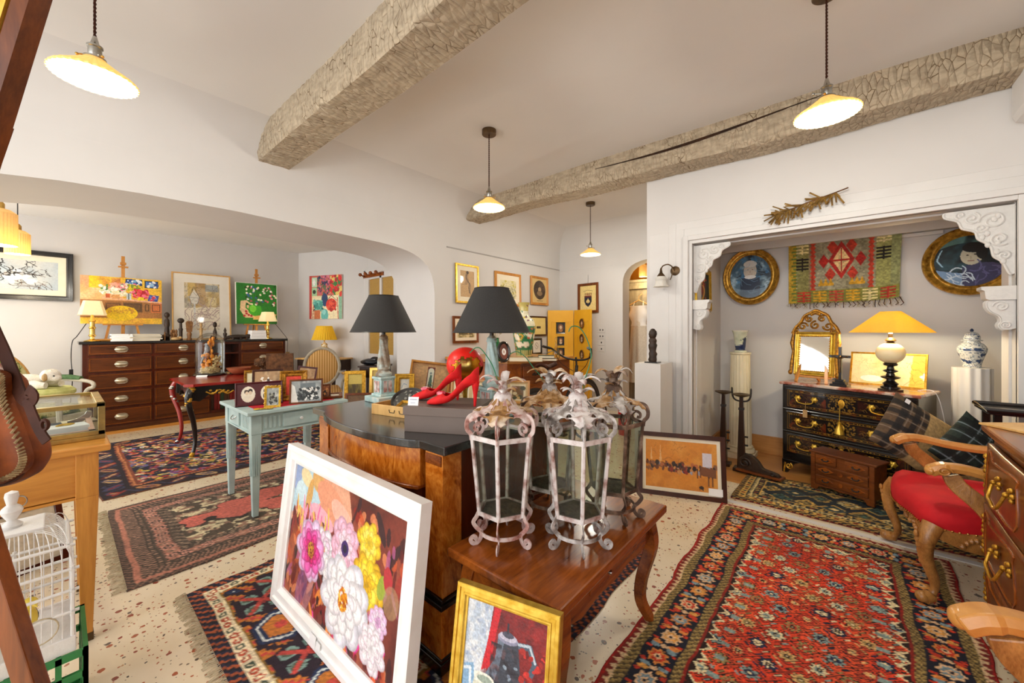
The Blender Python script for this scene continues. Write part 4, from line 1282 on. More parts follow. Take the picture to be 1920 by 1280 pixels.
# ---------------------------------------------------------------- low table with four lanterns
t = thing('low_table', 'low polished wooden table with curved legs carrying four rusty lanterns', 'table', (-.88, 1.40, 0))
part(MB().box(-.255, .255, -.45, .45, .495, .53), 'tabletop', 'walnut_red', t, bevel=.007)
part(MB().box(-.19, .19, -.39, -.365, .385, .495), 'apron', 'walnut_red', t)
part(MB().box(-.19, .19, .365, .39, .385, .495), 'apron', 'walnut_red', t)
part(MB().box(-.21, -.185, -.37, .37, .385, .495), 'apron', 'walnut_red', t)
sc = [(-.37, .495), (-.37, .40), (-.25, .37), (-.12, .385), (0, .375), (.12, .385), (.25, .37), (.37, .40), (.37, .495)]
part(MB().prism(sc, .185, .21, 'x'), 'apron', 'walnut_red', t, bevel=.002)
d = part(MB().box(.208, .214, -.2, .2, .42, .485), 'drawer', 'walnut_red', t, bevel=.002)
part(MB().tube([(.214, -.08, .455), (.228, -.08, .455), (.236, -.08, .455)], [.005, .009, .006], 10), 'knob', 'nickel', d, smooth=True)
for sx in (-1, 1):
    for sy in (-1, 1):
        p = smooth_path([(.185, .36, .49), (.2, .375, .42), (.205, .38, .34), (.175, .35, .2), (.17, .345, .1), (.195, .37, .02), (.205, .38, 0)], 4)
        mb = MB().sweep([(sx*x, sy*y, z) for x, y, z in p], [(-1, -1), (1, -1), (1, 1), (-1, 1)], scale=[.03-.014*i/(len(p)-1) for i in range(len(p))], up=(0, 1, 0))
        part(mb, 'leg', 'walnut_red', t, smooth=35, bevel=.003)

on_rug(t, .53)

def lantern(label, loc, rz, mats, wire=None, top=1.0, bend=0):
    fr, lf, cr, ft = mats
    t = thing('lantern', label, 'lantern', loc, rz, 'rusty hexagonal lanterns on the low table')
    rb, rt = .096, .126; zb, zt = .118, .412
    hexp = lambda r, z, k: (r*math.cos(PI/3*k), r*math.sin(PI/3*k), z)
    mb = MB()
    mb.strip([hexp(rb, zb, k) for k in range(6)], .006, .016, True, up=(0, 0, 1))
    mb.strip([hexp(rt, zt, k) for k in range(6)], .006, .018, True, up=(0, 0, 1))
    for k in range(6):
        mb.tube([hexp(rb, zb-.005, k), hexp(rt, zt+.01, k)], .008, 6)
    part(mb, 'frame', fr, t)
    for k in range(6):
        a, b, c, d = hexp(rb*.97, zb, k), hexp(rb*.97, zb, k+1), hexp(rt*.97, zt, k+1), hexp(rt*.97, zt, k)
        part(MB().add([a, b, c, d], [(0, 1, 2, 3)]), 'pane', 'glass_old', t)
    part(MB().lathe([(0, zb-.004), (rb*.9, zb-.004), (rb*.9, zb+.004), (rb*.6, zb+.012), (0, zb+.02)], 6), 'floor_plate', 'dirt', t, 'floor plate covered with dry dirt')
    part(MB().strip([(.092*math.cos(2*PI*i/32), .092*math.sin(2*PI*i/32), .045) for i in range(32)], .004, .014, True), 'base_ring', ft, t)
    for k in range(6):
        a = PI/3*k; ca, sa = math.cos(a), math.sin(a); sd = (-sa, ca, 0)
        pr = smooth_path([(rb, zb+.01), (rb+.012, zb-.012), (rb+.024, zb-.03), (rb+.012, zb-.052), (rb-.008, zb-.075), (rb-.002, zb-.1), (rb+.014, .006), (rb+.03, .012), (rb+.034, .026), (rb+.022, .034), (rb+.014, .026), (rb+.02, .019)], 4)
        part(MB().sweep([(r*ca, r*sa, z) for r, z in pr], [(-.0075, -.0022), (.0075, -.0022), (.0075, .0022), (-.0075, .0022)], up=sd), 'foot', ft, t)
        pr = smooth_path([(rt, zt-.01), (rt+.004, zt+.012), (rt+.018, zt+.03), (rt+.02, zt+.055), (rt+.01, zt+.078), (rt-.012, zt+.086), (rt-.04, zt+.078)], 4)
        part(MB().sweep([(r*ca, r*sa, z) for r, z in pr], [(-.008, -.002), (.008, -.002), (.008, .002), (-.008, .002)], up=sd), 'shoulder_scroll', ft, t)
        pr = smooth_path([(rt-.02, zt+.012), (rt-.038, zt+.016), (rt-.046, zt+.036), (rt-.03, zt+.052), (rt-.012, zt+.042), (rt-.014, zt+.026), (rt-.026, zt+.028)], 4)
        part(MB().sweep([(r*ca, r*sa, z) for r, z in pr], [(-.006, -.0018), (.006, -.0018), (.006, .0018), (-.006, .0018)], up=sd), 'inner_curl', ft, t)
        rnd = random.Random(int(loc[0]*100)+k)
        arch = smooth_path([(rt+.012, zt+.068), (rt-.01, zt+.09), (rt-.04, zt+.098), (rt-.072, zt+.112), (rt-.095, zt+.14), (rt-.104, zt+.165)], 5)
        def leaf(u, v, arch=arch, ca=ca, sa=sa):
            i = min(len(arch)-2, int(u*(len(arch)-1))); q = u*(len(arch)-1)-i
            r = arch[i][0]*(1-q)+arch[i+1][0]*q; z = arch[i][1]*(1-q)+arch[i+1][1]*q
            wd = .058*(math.sin(PI*min(1, u*.93+.05)))**.7*(1+.28*math.sin(u*26))*(1-.35*u)
            s = (v-.5)*2; z += -.010*abs(s)+.006*math.sin(u*30)*abs(s); sd_ = s*wd
            return (r*ca-sd_*sa, r*sa+sd_*ca, z)
        part(MB().grid(leaf, 26, 6), 'leaf', lf if k % 2 else cr, t, smooth=50, solid=.002)
    zz = zt+.118
    fin = part(MB().lathe([(.03, zz), (.036, zz+.016), (.036, zz+.032), (.026, zz+.046), (.018, zz+.054), (.018, zz+.078), (.022, zz+.09)], 12, f=lambda a, r, z: r*(1+.06*math.cos(6*a))), 'crown', fr, t, smooth=50)
    for ring, (n, z0, L, up) in enumerate(((6, zz+.05, .042, .016), (7, zz+.08, .066, .034))):
        for k in range(n):
            rnd = random.Random(k*7+ring+int(loc[1]*50)); a = 2*PI*(k+.3*ring)/n+rnd.uniform(-.15, .15); ca, sa = math.cos(a), math.sin(a)
            l = L*rnd.uniform(.7, 1.15); h = up*rnd.uniform(.5, 1.3)*top
            pr = smooth_path([(.02, z0), (.03, z0+h*.7), (.03+l*.45, z0+h*1.05), (.03+l*.8, z0+h*.85), (.03+l, z0+h*.45)], 4)
            def fr_(u, v, pr=pr, ca=ca, sa=sa):
                i = min(len(pr)-2, int(u*(len(pr)-1))); q = u*(len(pr)-1)-i
                r = pr[i][0]*(1-q)+pr[i+1][0]*q; z = pr[i][1]*(1-q)+pr[i+1][1]*q
                wd = .017*(1-u)**.55*(.75+.6*math.sin(PI*u)); s = (v-.5)*2
                return (r*ca-s*wd*sa, r*sa+s*wd*ca, z-.004*abs(s))
            part(MB().grid(fr_, 12, 2), 'crown_leaf', (fr, cr, lf)[k % 3], fin, smooth=50, solid=.0016)
    if wire:
        part(MB().tube(smooth_path(wire, 8), .0022, 6), 'wire', 'wire_green', t, 'bent green wire', smooth=True)
    return t
def lc(px, py):
    p = at_z(px, py, .53); return p
l1 = lc(943, 1010); l2 = lc(1083, 1014); l3 = lc(1150, 962); l4 = lc(1030, 955)
lantern('white and rust lantern with dull orange crown leaves, nearest the burl commode', l1, R(-58), ('rust_white', 'rust_pink', 'rust_gold', 'rust_pink'), [(.0, -.01, .575), (.005, -.037, .671), (.011, -.078, .737), (.015, -.103, .75), (.019, -.129, .729)])
lantern('whitest grey lantern at the front corner of the low table', l2, R(-49), ('rust_white', 'rust_grey', 'rust_white', 'rust_grey'), [(.01, .02, .58), (0, .03, .63), (0, .048, .69), (0, .052, .733), (0, .031, .795), (0, .004, .83), (0, -.023, .832), (0, -.035, .812)])
lantern('brown rusted lantern at the far end of the low table, beside the orange framed print', l3, R(-40), ('rust_brown', 'rust_gold', 'rust_grey', 'rust_brown'))
lantern('golden rusted lantern behind the others, its base hidden', l4, R(-52), ('rust_grey', 'rust_gold', 'rust_gold', 'rust_brown'), [(0, -.01, .56), (0, -.04, .61), (0, -.067, .64), (0, -.11, .696), (0, -.149, .72), (0, -.18, .708)], top=.8)

# ================================================================ pale blue table and its frames
t = thing('side_table', 'pale blue painted table with red felt top covered in small photo frames', 'table', (-3.5, 1.21, 0)); on_rug(t, .77)
part(MB().box(-.36, .36, -.36, .36, .745, .77), 'tabletop', 'blue_paint', t, bevel=.004)
part(MB().box(-.28, .28, -.28, .28, .77, .7725), 'felt', 'red_felt', t, 'red felt inset')
part(MB().box(-.32, .32, -.32, .32, .61, .745), 'apron', 'blue_paint', t, bevel=.002)
part(MB().box(-.328, .328, -.328, .328, .6, .612).box(-.33, .33, -.33, .33, .735, .745), 'moulding', 'blue_paint', t, bevel=.003)
mb = MB(); mc = MB()
for k in range(8):
    y = -.235+k*.03
    if y < -.1: mc.box(.32, .326, y-.009, y+.009, .63, .72)
    mb.box(-.25+k*.025 if k > 4 else .1+k*.03, (-.25+k*.025 if k > 4 else .1+k*.03)+.018, -.326, -.32, .63, .72)
for k in range(6): mc.box(.32, .326, .17+k*.022, .17+k*.022+.014, .63, .72)
part(mb, 'fluting', 'blue_paint', t, bevel=.004); part(mc, 'fluting', 'blue_paint', t, bevel=.004)
d = part(MB().box(.318, .333, -.12, .13, .625, .728), 'drawer', 'blue_paint', t, bevel=.003)
part(MB().tube([(.333, 0, .675), (.345, 0, .675), (.357, 0, .675)], [.006, .012, .008], 12), 'knob', 'white_paint', d, smooth=True)
d = part(MB().box(-.14, .05, -.333, -.318, .625, .728), 'drawer', 'blue_paint', t, bevel=.003)
part(MB().tube(smooth_path([(-.085, -.333, .69), (-.075, -.35, .675), (-.045, -.355, .668), (-.015, -.35, .675), (-.005, -.333, .69)], 4), .004, 8), 'handle', 'nickel', d, smooth=True)
for sx in (-1, 1):
    for sy in (-1, 1):
        x, y = sx*.295, sy*.295
        l = part(MB().taper((x-.018, x+.018, y-.018, y+.018), (x-.032, x+.032, y-.032, y+.032), 0, .6).box(x-.034, x+.034, y-.034, y+.034, .6, .745), 'leg', 'blue_paint', t, bevel=.003)
        mb = MB()
        for q in (-.012, .0, .012):
            mb.box(x+q-.0035, x+q+.0035, y-.031, y+.031, .3, .57); mb.box(x-.031, x+.031, y+q-.0035, y+q+.0035, .3, .57)
        part(mb, 'fluting', 'blue_paint', l)

ZT = .7735
def tp(px, py): return at_z(px, py, ZT)
def photo(seed, aspect=1.3, n=60, tone='sepia'):
    A = {'sepia': ['#b08a60', '#5a3d26', '#e2c8a0', '#7a5a3a'], 'bw': ['#9aa0a0', '#2a2e30', '#e4e6e2', '#5a6264'], 'brown': ['#8a4a22', '#2a120a', '#d09a5a', '#5a2a14']}[tone]
    cv = Cv(aspect, n, A[0]); cv.wash(A[2], 4, .45, .7, .6).wash(A[3], 6, .5, .75, .6)
    return cv, A
# twin gilt frame at the back
cv = Cv(1.05, 70, '#b98a3a').rect(.04, .06, .44, .92, '#e0d8b4').rect(.54, .06, .94, .92, '#e0d8b4').rect(.1, .45, .42, .92, '#6a7460').specks(.15, .2, .4, .45, 10, .03, ['#f0e8d0', '#b89a6a'], 1).specks(.6, .25, .9, .5, 8, .03, ['#8a7a5a', '#f0e8d0'], 2).rect(.6, .5, .9, .92, '#8a8268')
picture('photo_frame', 'wide gilt twin frame at the back of the pale blue table', 'picture frame', (-3.66, 1.09, ZT), .24, .245, cv, R(72), R(10), .016, .02, 'gilt_dark', 'step', group='frames on the blue table')
cv, A = photo(2, 1.35, 80)
cv.rect(0, .52, 1, .75, '#c8ab80').ell(.52, .4, .2, .09, '#f2ebdc').poly([(.3, .32), (.36, .22), (.28, .2), (.22, .28)], '#f2ebdc').poly([(.3, .3), (.36, .34), (.4, .42), (.3, .36)], '#f2ebdc')
for x in (.37, .44, .63, .69): cv.rect(x, .44, x+.025, .64, '#e4dac6')
cv.ell(.52, .25, .035, .04, '#f4efe4').poly([(.46, .38), (.48, .28), (.56, .28), (.58, .38)], '#3a2a20').rect(.54, .36, .57, .5, '#2a2018')
picture('photo_frame', 'dark wooden frame with a rider on a white horse, on the pale blue table', 'picture frame', (-3.52, 1.09, ZT+.06), .215, .2, cv, R(66), R(12), .016, .018, 'dark_brown_frame', 'step', group='frames on the blue table')
solo(MB().box(-.1, .1, -.05, .05, 0, .06), 'album', 'paper_cream', 'pale album lying under the horse photograph frame', 'book', (-3.53, 1.08, ZT), R(66), bevel=.004)
cv = Cv(1.75, 110, '#4a0a16').grain(.1, 8)
for cx in (.25, .68):
    cv.ell(cx, .29, .155, .215, '#ece4d0').ell(cx-.04, .22, .05, .06, '#4a3c32').ell(cx+.05, .2, .05, .06, '#2a221e').ell(cx-.03, .26, .035, .05, '#e0cdb0').ell(cx+.05, .25, .035, .05, '#dcc8ac')
    if cx > .5: cv.ell(cx, .36, .1, .12, '#4a4038').ell(cx+.03, .25, .04, .05, '#d8c0a0').ell(cx+.06, .4, .04, .06, '#e6dcc8')
    else: cv.ell(cx, .4, .12, .09, '#e6dcc6')
picture('photo_frame', 'burgundy double frame with two oval portraits, on the near side of the blue table', 'picture frame', (-3.395, 1.0, ZT), .31, .18, cv, R(76), R(14), .014, .016, 'burgundy', 'round', group='frames on the blue table')
cv = Cv(.72, 60, '#c92a1a').wash('#e04a2a', 3, .3, .7)
picture('photo_frame', 'wide chased gilt frame with bare red backing, on the pale blue table', 'picture frame', (-3.40, 1.24, ZT), .2, .245, cv, R(66), R(10), .047, .024, 'gilt_dark', 'cove', group='frames on the blue table')
cv, A = photo(4, 1.25, 90, 'bw')
cv.poly([(0, .1), (.12, .2), (.25, .8), (0, .8)], '#e8e8e2').rect(.3, .1, .8, .3, '#6a7478').specks(.25, .3, .9, .7, 60, .06, ['#1a1e20', '#2c3234', '#484e50'], 3).specks(.35, .28, .85, .4, 14, .035, ['#d8d8d2', '#e8e6e0'], 4).specks(.4, .55, .85, .72, 8, .04, ['#e8e8e4'], 5)
picture('photo_frame', 'brown wooden frame with a black and white crowd, front of the blue table', 'picture frame', (-3.20, 1.26, ZT), .235, .19, cv, R(64), R(12), .013, .018, 'walnut_z', 'step', group='frames on the blue table')
cv, A = photo(6, .95, 40, 'brown'); cv.specks(.2, .3, .8, .9, 20, .09, ['#1c0c06', '#c88a4a', '#5a2a12'], 3)
picture('photo_frame', 'little brown frame with a dark sepia picture, behind the crowd photograph', 'picture frame', (-3.30, 1.44, ZT), .105, .12, cv, R(64), R(8), .012, .014, 'walnut_z', 'step', group='frames on the blue table')
cv, A = photo(8, .8, 40); cv.ell(.5, .75, .06, .12, '#d8c0a0').ell(.5, .6, .04, .05, '#f0e4d0').poly([(.4, 1.2), (.45, .8), (.55, .8), (.62, 1.2)], '#5a4632')
picture('photo_frame', 'burgundy narrow frame leaning back on the far edge of the blue table', 'picture frame', (-3.72, 1.44, ZT), .16, .245, cv, R(60), R(12), .014, .014, 'burgundy', 'flat', roll=R(8), group='frames on the blue table')
cv, A = photo(9, .8, 50, 'bw'); cv.a = cv.a*.9+rgb('#d8c898')*.1; cv.specks(.25, .4, .8, 1.1, 26, .09, ['#2a2c28', '#4a4c46', '#8a8a7a'], 8)
t = picture('photo_frame', 'tiny ornate gilt frame with a portrait, before the burgundy double frame', 'picture frame', (-3.235, 1.035, ZT), .105, .155, cv, R(64), R(10), .014, .014, 'gilt_bright', 'cove', group='frames on the blue table')
mb = MB()
for k in range(40):
    a = k/40*4; sgn = [(-.5+(a % 1), 0), (.5, a % 1), (.5-(a % 1), 1), (-.5, 1-(a % 1))][int(a)]
    mb.ball((sgn[0]*.102, .002, .155*sgn[1]), .0055+.002*math.sin(k*2.5), 8, 5)
part(mb, 'scrollwork', 'gilt_bright', t, smooth=True)
cv, A = photo(10, 1.3, 30, 'bw'); cv.rect(.4, 0, 1, 1, '#d8d4c4')
picture('photo_frame', 'wooden frame lying flat on the far corner of the blue table', 'picture frame', (-3.26, 1.47, ZT+.018), .2, .15, cv, R(66), R(86), .026, .016, 'walnut_z', 'flat', group='frames on the blue table')
mb = MB()
for k in range(9): mb.ball((-.05+.0125*k, .006*math.sin(k*1.7), .006), (.011, .012, .006), 8, 5)
mb.tube([(-.06, -.01, .004), (.06, .008, .004)], .004, 6)
solo(mb, 'gilt_ornament', 'gilt_bright', 'flat gilt ornament lying on the red felt edge of the blue table', 'ornament', (-3.19, .965, ZT), R(62), smooth=True)

# ================================================================ red and black gilded table with the bird under a dome
t = thing('console_table', 'black lacquer table with gilt mounts and red top bearing the glass dome', 'table', (-5.6, 1.5, 0)); on_rug(t, .78)
sc = [(-.68, -.86), (-.60, -.80), (.36, -.80), (.44, -.86), (.62, -.86), (.62, .86), (.44, .86), (-.5, .86), (-.62, .8), (-.68, .86)]
outl = []
for sx, sy, dx in ((-1, -1, 1), (1, -1, 1), (1, 1, 1), (-1, 1, 1)): pass
def cham(hx, hy, c=.07):
    return [(-hx+c, -hy), (-hx+c*.9, -hy+.02), (hx-c*.9, -hy+.02), (hx-c, -hy), (hx, -hy+c), (hx-.02, -hy+c*1.2), (hx-.02, hy-c*1.2), (hx, hy-c), (hx-c, hy), (-hx+c, hy), (-hx, hy-c), (-hx+.02, hy-c*1.2), (-hx+.02, -hy+c*1.2), (-hx, -hy+c)]
part(MB().prism(cham(.46, .66), .75, .78), 'tabletop', 'red_lacquer', t, bevel=.006)
ap = [(-.6, .75), (-.6, .60), (-.52, .58), (-.45, .64), (-.2, .66), (0, .62), (.2, .66), (.45, .64), (.52, .58), (.6, .60), (.6, .75)]
part(MB().prism(ap, .36, .38, 'x'), 'apron', 'ebonised', t, bevel=.003); part(MB().prism(ap, -.38, -.36, 'x'), 'apron', 'ebonised', t, bevel=.003)
ap2 = [(x*.62, z) for x, z in ap]
part(MB().prism(ap2, -.58, -.56, 'y'), 'apron', 'ebonised', t, bevel=.003); part(MB().prism(ap2, .56, .58, 'y'), 'apron', 'ebonised', t, bevel=.003)
for sx in (-1, 1):
    for sy in (-1, 1):
        p = smooth_path([(.385, .585, .75), (.42, .625, .66), (.415, .62, .56), (.37, .575, .38), (.35, .555, .2), (.36, .565, .08), (.385, .59, .0)], 5)
        P = [(sx*x, sy*y, z) for x, y, z in p]
        l = part(MB().tube(P, [.036*(1-.5*min(1, i/22)) for i in range(len(p))], 10), 'leg', 'ebonised' if sx > 0 else 'red_lacquer', t, smooth=True)
        mb = MB()
        for k in range(14):
            q = P[k]; mb.ball((q[0]+sx*.012*math.sin(k), q[1]+sy*.012*math.cos(k*1.3), q[2]), (.034-.0012*k, .034-.0012*k, .02), 8, 6)
        for k in range(3): q = P[-1-k]; mb.ball((q[0], q[1], max(.016, q[2])), .022, 8, 6)
        part(mb, 'mount', 'gilt' if sx > 0 else 'nickel', l, 'gilt mask mount' if sx > 0 else None, smooth=True)
mb = MB()
for y in (-.35, .0, .35):
    for k in range(9): mb.ball((.384, y-.08+.02*k, .69-.012*abs(math.sin(k*1.1))*3), (.006, .014, .012), 8, 5)
    mb.tube(smooth_path([(.384, y-.12, .68), (.386, y-.06, .65), (.386, y, .69), (.386, y+.07, .64), (.386, y+.13, .67)], 4), .008, 6)
part(mb, 'gilt_mount', 'gilt', t, 'gilt scroll mounts', smooth=True)

# dome with bird
dp = at_z(394, 703, .781)
t = thing('glass_dome', 'glass dome over a long-tailed bird and dried flowers, on the red table', 'display dome', dp)
part(MB().lathe([(.17, 0), (.175, .012), (.165, .024), (.155, .03), (0, .031)], 40), 'base', 'ebonised', t, smooth=True)
prof = [(.15, .03), (.152, .1), (.152, .38)]+[(.152*math.cos(a), .38+.15*math.sin(a)) for a in [PI/2*i/10 for i in range(1, 10)]]+[(.004, .53)]
part(MB().lathe(prof, 40), 'dome', 'glass', t, smooth=True)
part(MB().ball((0, 0, .06), (.115, .1, .055), 24, 12, lambda a, p: 1+.12*math.sin(5*a+7*p)+.06*math.sin(13*a)), 'moss_mound', 'straw_moss', t)
rnd = random.Random(3); mb = MB()
mb.tube(smooth_path([(0, 0, .08), (.01, .02, .2), (-.01, .01, .32), (.01, .02, .45)], 4), .01, 6)
for k in range(46):
    a, h = rnd.random()*6.28, rnd.uniform(.1, .26); r = rnd.uniform(.02, .085)
    mb.ball((r*math.cos(a), r*math.sin(a), h), rnd.uniform(.012, .026), 7, 5)
for k in range(16): mb.ball((rnd.uniform(-.02, .03), rnd.uniform(-.02, .04), rnd.uniform(.3, .47)), (rnd.uniform(.01, .022), .012, .026), 7, 5)
part(mb, 'dried_flowers', 'dry_orange', t)
mb = MB()
for k in range(26): mb.ball((.04+rnd.uniform(-.02, .06), .06+rnd.uniform(-.05, .04), rnd.uniform(.12, .24)), rnd.uniform(.01, .02), 7, 5)
part(mb, 'pale_flowers', 'straw_moss', t)
part(MB().ball((.0, -.03, .33), (.024, .028, .045), 14, 10).ball((0, -.035, .385), (.018, .02, .02), 12, 8).tube([(0, -.05, .385), (0, -.075, .38)], [.006, .001], 6).tube([(0, -.04, .3), (.01, -.07, .22), (.02, -.10, .15)], [.02, .014, .003], 8), 'bird', 'bird_grey', t, 'small grey bird with a long pale tail', smooth=True)
solo(MB().box(-.055, .055, -.0006, .0006, 0, .03), 'price_card', 'card_white', 'white card at the foot of the glass dome', 'card', (dp[0]+.17, dp[1]-.12, .781), R(60), rot=(R(-50), 0, R(60)))

# bowl and root
bp = at_z(462, 698, .781)
t = thing('terracotta_bowl', 'shallow terracotta bowl on the red table, beside the glass dome', 'bowl', at_z(448, 701, .781))
part(MB().shell([(.05, 0), (.1, .03), (.13, .07), (.135, .085)], .006, 32), 'body', 'terracotta', t, smooth=True)
part(MB().lathe([(.0, .003), (.05, .003), (.05, .0), (0, 0)], 24), 'bottom', 'terracotta', t)
mb = MB()
for k in range(7):
    rnd = random.Random(k); mb.ball((-.1+.05*k, .06*math.sin(k*2), .07+.05*rnd.random()), (.07, .06, .06), 14, 9, lambda a, p, k=k: 1+.18*math.sin(3*a+5*p+k)+.1*math.sin(7*a-k))
solo(mb, 'gnarled_root', 'cork_root', 'gnarled brown root beside the terracotta bowl, behind the photo frames', 'root', at_z(500, 694, .781), R(40))
solo(MB().box(-.16, .16, -.02, .02, 0, .25), 'plank', 'cork_root', 'plain brown wooden panel standing on the red table behind the frames', 'panel', at_z(525, 697, .781), R(60), bevel=.004)
t = None

# ================================================================ plan chest along the back of the left room
CX_ = -7.2
t = thing('plan_chest', 'long dark oak chest of shallow drawers with cup handles and black top', 'chest of drawers', (CX_, 1.345, 0))
def cy_(px): return at_x(px, 700, CX_)[1]-1.345
def cz_(py, px=228): return at_x(px, py, CX_)[2]
Y0, Y1 = .19-1.345, 2.5-1.345
cols = [(cy_(165), cy_(285)), (cy_(290), cy_(393)), (cy_(396), cy_(448)), (cy_(452), cy_(531))]
part(MB().box(-.5, .03, Y0-.03, Y1+.03, 1.165, 1.2), 'top', 'ebonised', t, 'worn black top', bevel=.004)
yb, yc = cols[2]
mb = MB().box(-.46, 0, Y0, yb, .1, 1.165).box(-.46, 0, yc, Y1, .1, 1.165).box(-.46, -.42, yb, yc, .1, 1.165).box(-.46, 0, yb, yc, .1, .14).box(-.44, 0, yb, yc, 1.13, 1.165).box(-.43, 0, yb, yc, .5, .52).box(-.43, 0, yb, yc, .98, 1.0)
part(mb, 'carcass', 'mahogany', t, bevel=.002)  # darker than the drawers, to put gap shade into the colour between them
part(MB().box(-.46, .01, Y0-.01, Y1+.01, .04, .1), 'plinth', 'walnut', t, bevel=.003)
part(MB().box(-.46, .02, Y0-.02, Y1+.02, 0, .04), 'base_board', 'oak_warm_y', t)
rows = [(645, 664), (669, 695), (699, 727), (732, 761), (765, 794)]
for ci in (0, 1, 3):
    a, b = cols[ci]
    for r0, r1 in rows:
        z1, z0 = cz_(r0), cz_(r1)
        dr = part(MB().box(0, .012, a, b, z0, z1), 'drawer', 'walnut', t, bevel=.002)
        mb = MB()
        for q0, q1, w0, w1 in ((a+.012, b-.012, z0+.012, z0+.018), (a+.012, b-.012, z1-.018, z1-.012), (a+.012, a+.018, z0+.012, z1-.012), (b-.018, b-.012, z0+.012, z1-.012)):
            mb.box(.012, .017, q0, q1, w0, w1)
        part(mb, 'moulding', 'walnut_red', dr)
        m_ = (a+b)/2; zc = (z0+z1)/2; w_ = .066 if ci == 0 else .055
        mb = MB().grid(lambda u, v, m_=m_, zc=zc, w_=w_: (.013+.026*math.sin(PI*min(1, v*1.05))**.7*math.sin(PI*u)**.45*(1 if v > .1 else .6), m_+(u-.5)*2*w_*(.62+.38*math.sin(PI*v)), zc-.028+.056*v), 18, 8)
        mb.prism([(m_-w_, zc), (m_-w_*.8, zc+.028), (m_-w_*.45, zc+.04), (m_+w_*.45, zc+.04), (m_+w_*.8, zc+.028), (m_+w_, zc), (m_+w_*.8, zc-.028), (m_+w_*.45, zc-.04), (m_-w_*.45, zc-.04), (m_-w_*.8, zc-.028)], .012, .0145, 'x')
        part(mb, 'handle', 'pewter_cup', dr, 'pale metal cup handle', smooth=50)

def book(label, loc, sx, sy, sz, m_, group, rz=0, page='page'):
    """standing or lying book: sx thickness direction is local x, spine faces -Y"""
    t = thing('book', label, 'book', loc, rz, group)
    part(MB().box(0, sx, 0, .004, 0, sz).box(0, .003, 0, sy, 0, sz).box(sx-.003, sx, 0, sy, 0, sz), 'cover', m_, t, bevel=.001)
    part(MB().box(.003, sx-.003, .004, sy-.006, .004, sz-.004), 'pages', page, t)
    return t
# spines in the open shelf: they look out of the shelf towards +X
rnd = random.Random(21)
y = 1.345+cols[2][0]+.01; k = 0
while y < 1.345+cols[2][1]-.06:
    w_ = rnd.uniform(.028, .05); h_ = rnd.uniform(.24, .31)
    book('old leather book standing on the bottom shelf of the plan chest', (CX_-.05, y, .14), w_, .2, h_, ['book_brown', 'book_red', 'book_red', 'book_green', 'book_brown'][k % 5], 'leather books on the low shelf of the plan chest', R(90))
    y += w_+.002; k += 1
y = 1.345+cols[2][0]+.01; k = 0
while y < 1.345+cols[2][1]-.06:
    w_ = rnd.uniform(.025, .045); h_ = rnd.uniform(.16, .2)
    book('dark bound book standing on the middle shelf of the plan chest', (CX_-.05, y, .52), w_, .16, h_, ['book_green', 'book_brown', 'book_tan'][k % 3], 'dark books on the middle shelf of the plan chest', R(90))
    y += w_+.002; k += 1

TZ = 1.2
def on_chest(px, py=632, X=-7.38): return (X, at_x(px, py, X)[1], TZ)

# magazines and booklets
def flatbook(label, x, y, z, w_, d_, h_, m_, rz, group=None, name='magazine', cat='magazine'):
    t = thing(name, label, cat, (x, y, z), rz, group)
    part(MB().box(-w_/2, w_/2, -d_/2, d_/2, 0, h_*.12).box(-w_/2, w_/2, -d_/2, d_/2, h_*.88, h_).box(-w_/2, w_/2, d_/2-.003, d_/2, 0, h_), 'cover', m_, t)
    part(MB().box(-w_/2+.003, w_/2-.003, -d_/2+.003, d_/2-.003, h_*.12, h_*.88), 'pages', 'page' if m_ != 'card_white' else 'card_white', t)
p = on_chest(266)
plain('magazine_grey', '#b8bcc0', '#dfe2e4', rough=.3, scale=9, coat=.2)
for k in range(5):
    flatbook('grey covered magazine in the pile in front of the yellow painting', p[0]+.1, p[1]+(k % 2)*.02, TZ+.019*k, .24, .32, .018, 'magazine_grey', R(4*(k % 3)), 'grey magazines piled on the plan chest')
p = on_chest(225)
for k in range(5):
    flatbook('white ring-bound booklet in the pile beside the left brass lamp', p[0]+.12, p[1]+.01*(k % 2), TZ+.019*k, .22, .2, .018, 'card_white', R(-3*(k % 2)), 'white booklets piled on the plan chest', 'booklet', 'booklet')
p = on_chest(478)
for k in range(3):
    flatbook(['white book at the bottom of the short pile under the green painting', 'white book in the middle of the short pile under the green painting', 'white book on top of the short pile under the green painting'][k], p[0]+.1, p[1], TZ+.047*k, .2, .22-.01*k, .045, 'card_white', 0, 'white books under the green painting', 'book', 'book')
solo(MB().lathe([(.0, 0), (.1, 0), (.115, .012), (.12, .028), (.112, .03), (.1, .014), (0, .012)], 28), 'wooden_dish', 'beech', 'shallow wooden dish between the left brass lamp and the booklets', 'dish', (on_chest(200)[0]+.05, on_chest(198)[1], TZ), smooth=True)

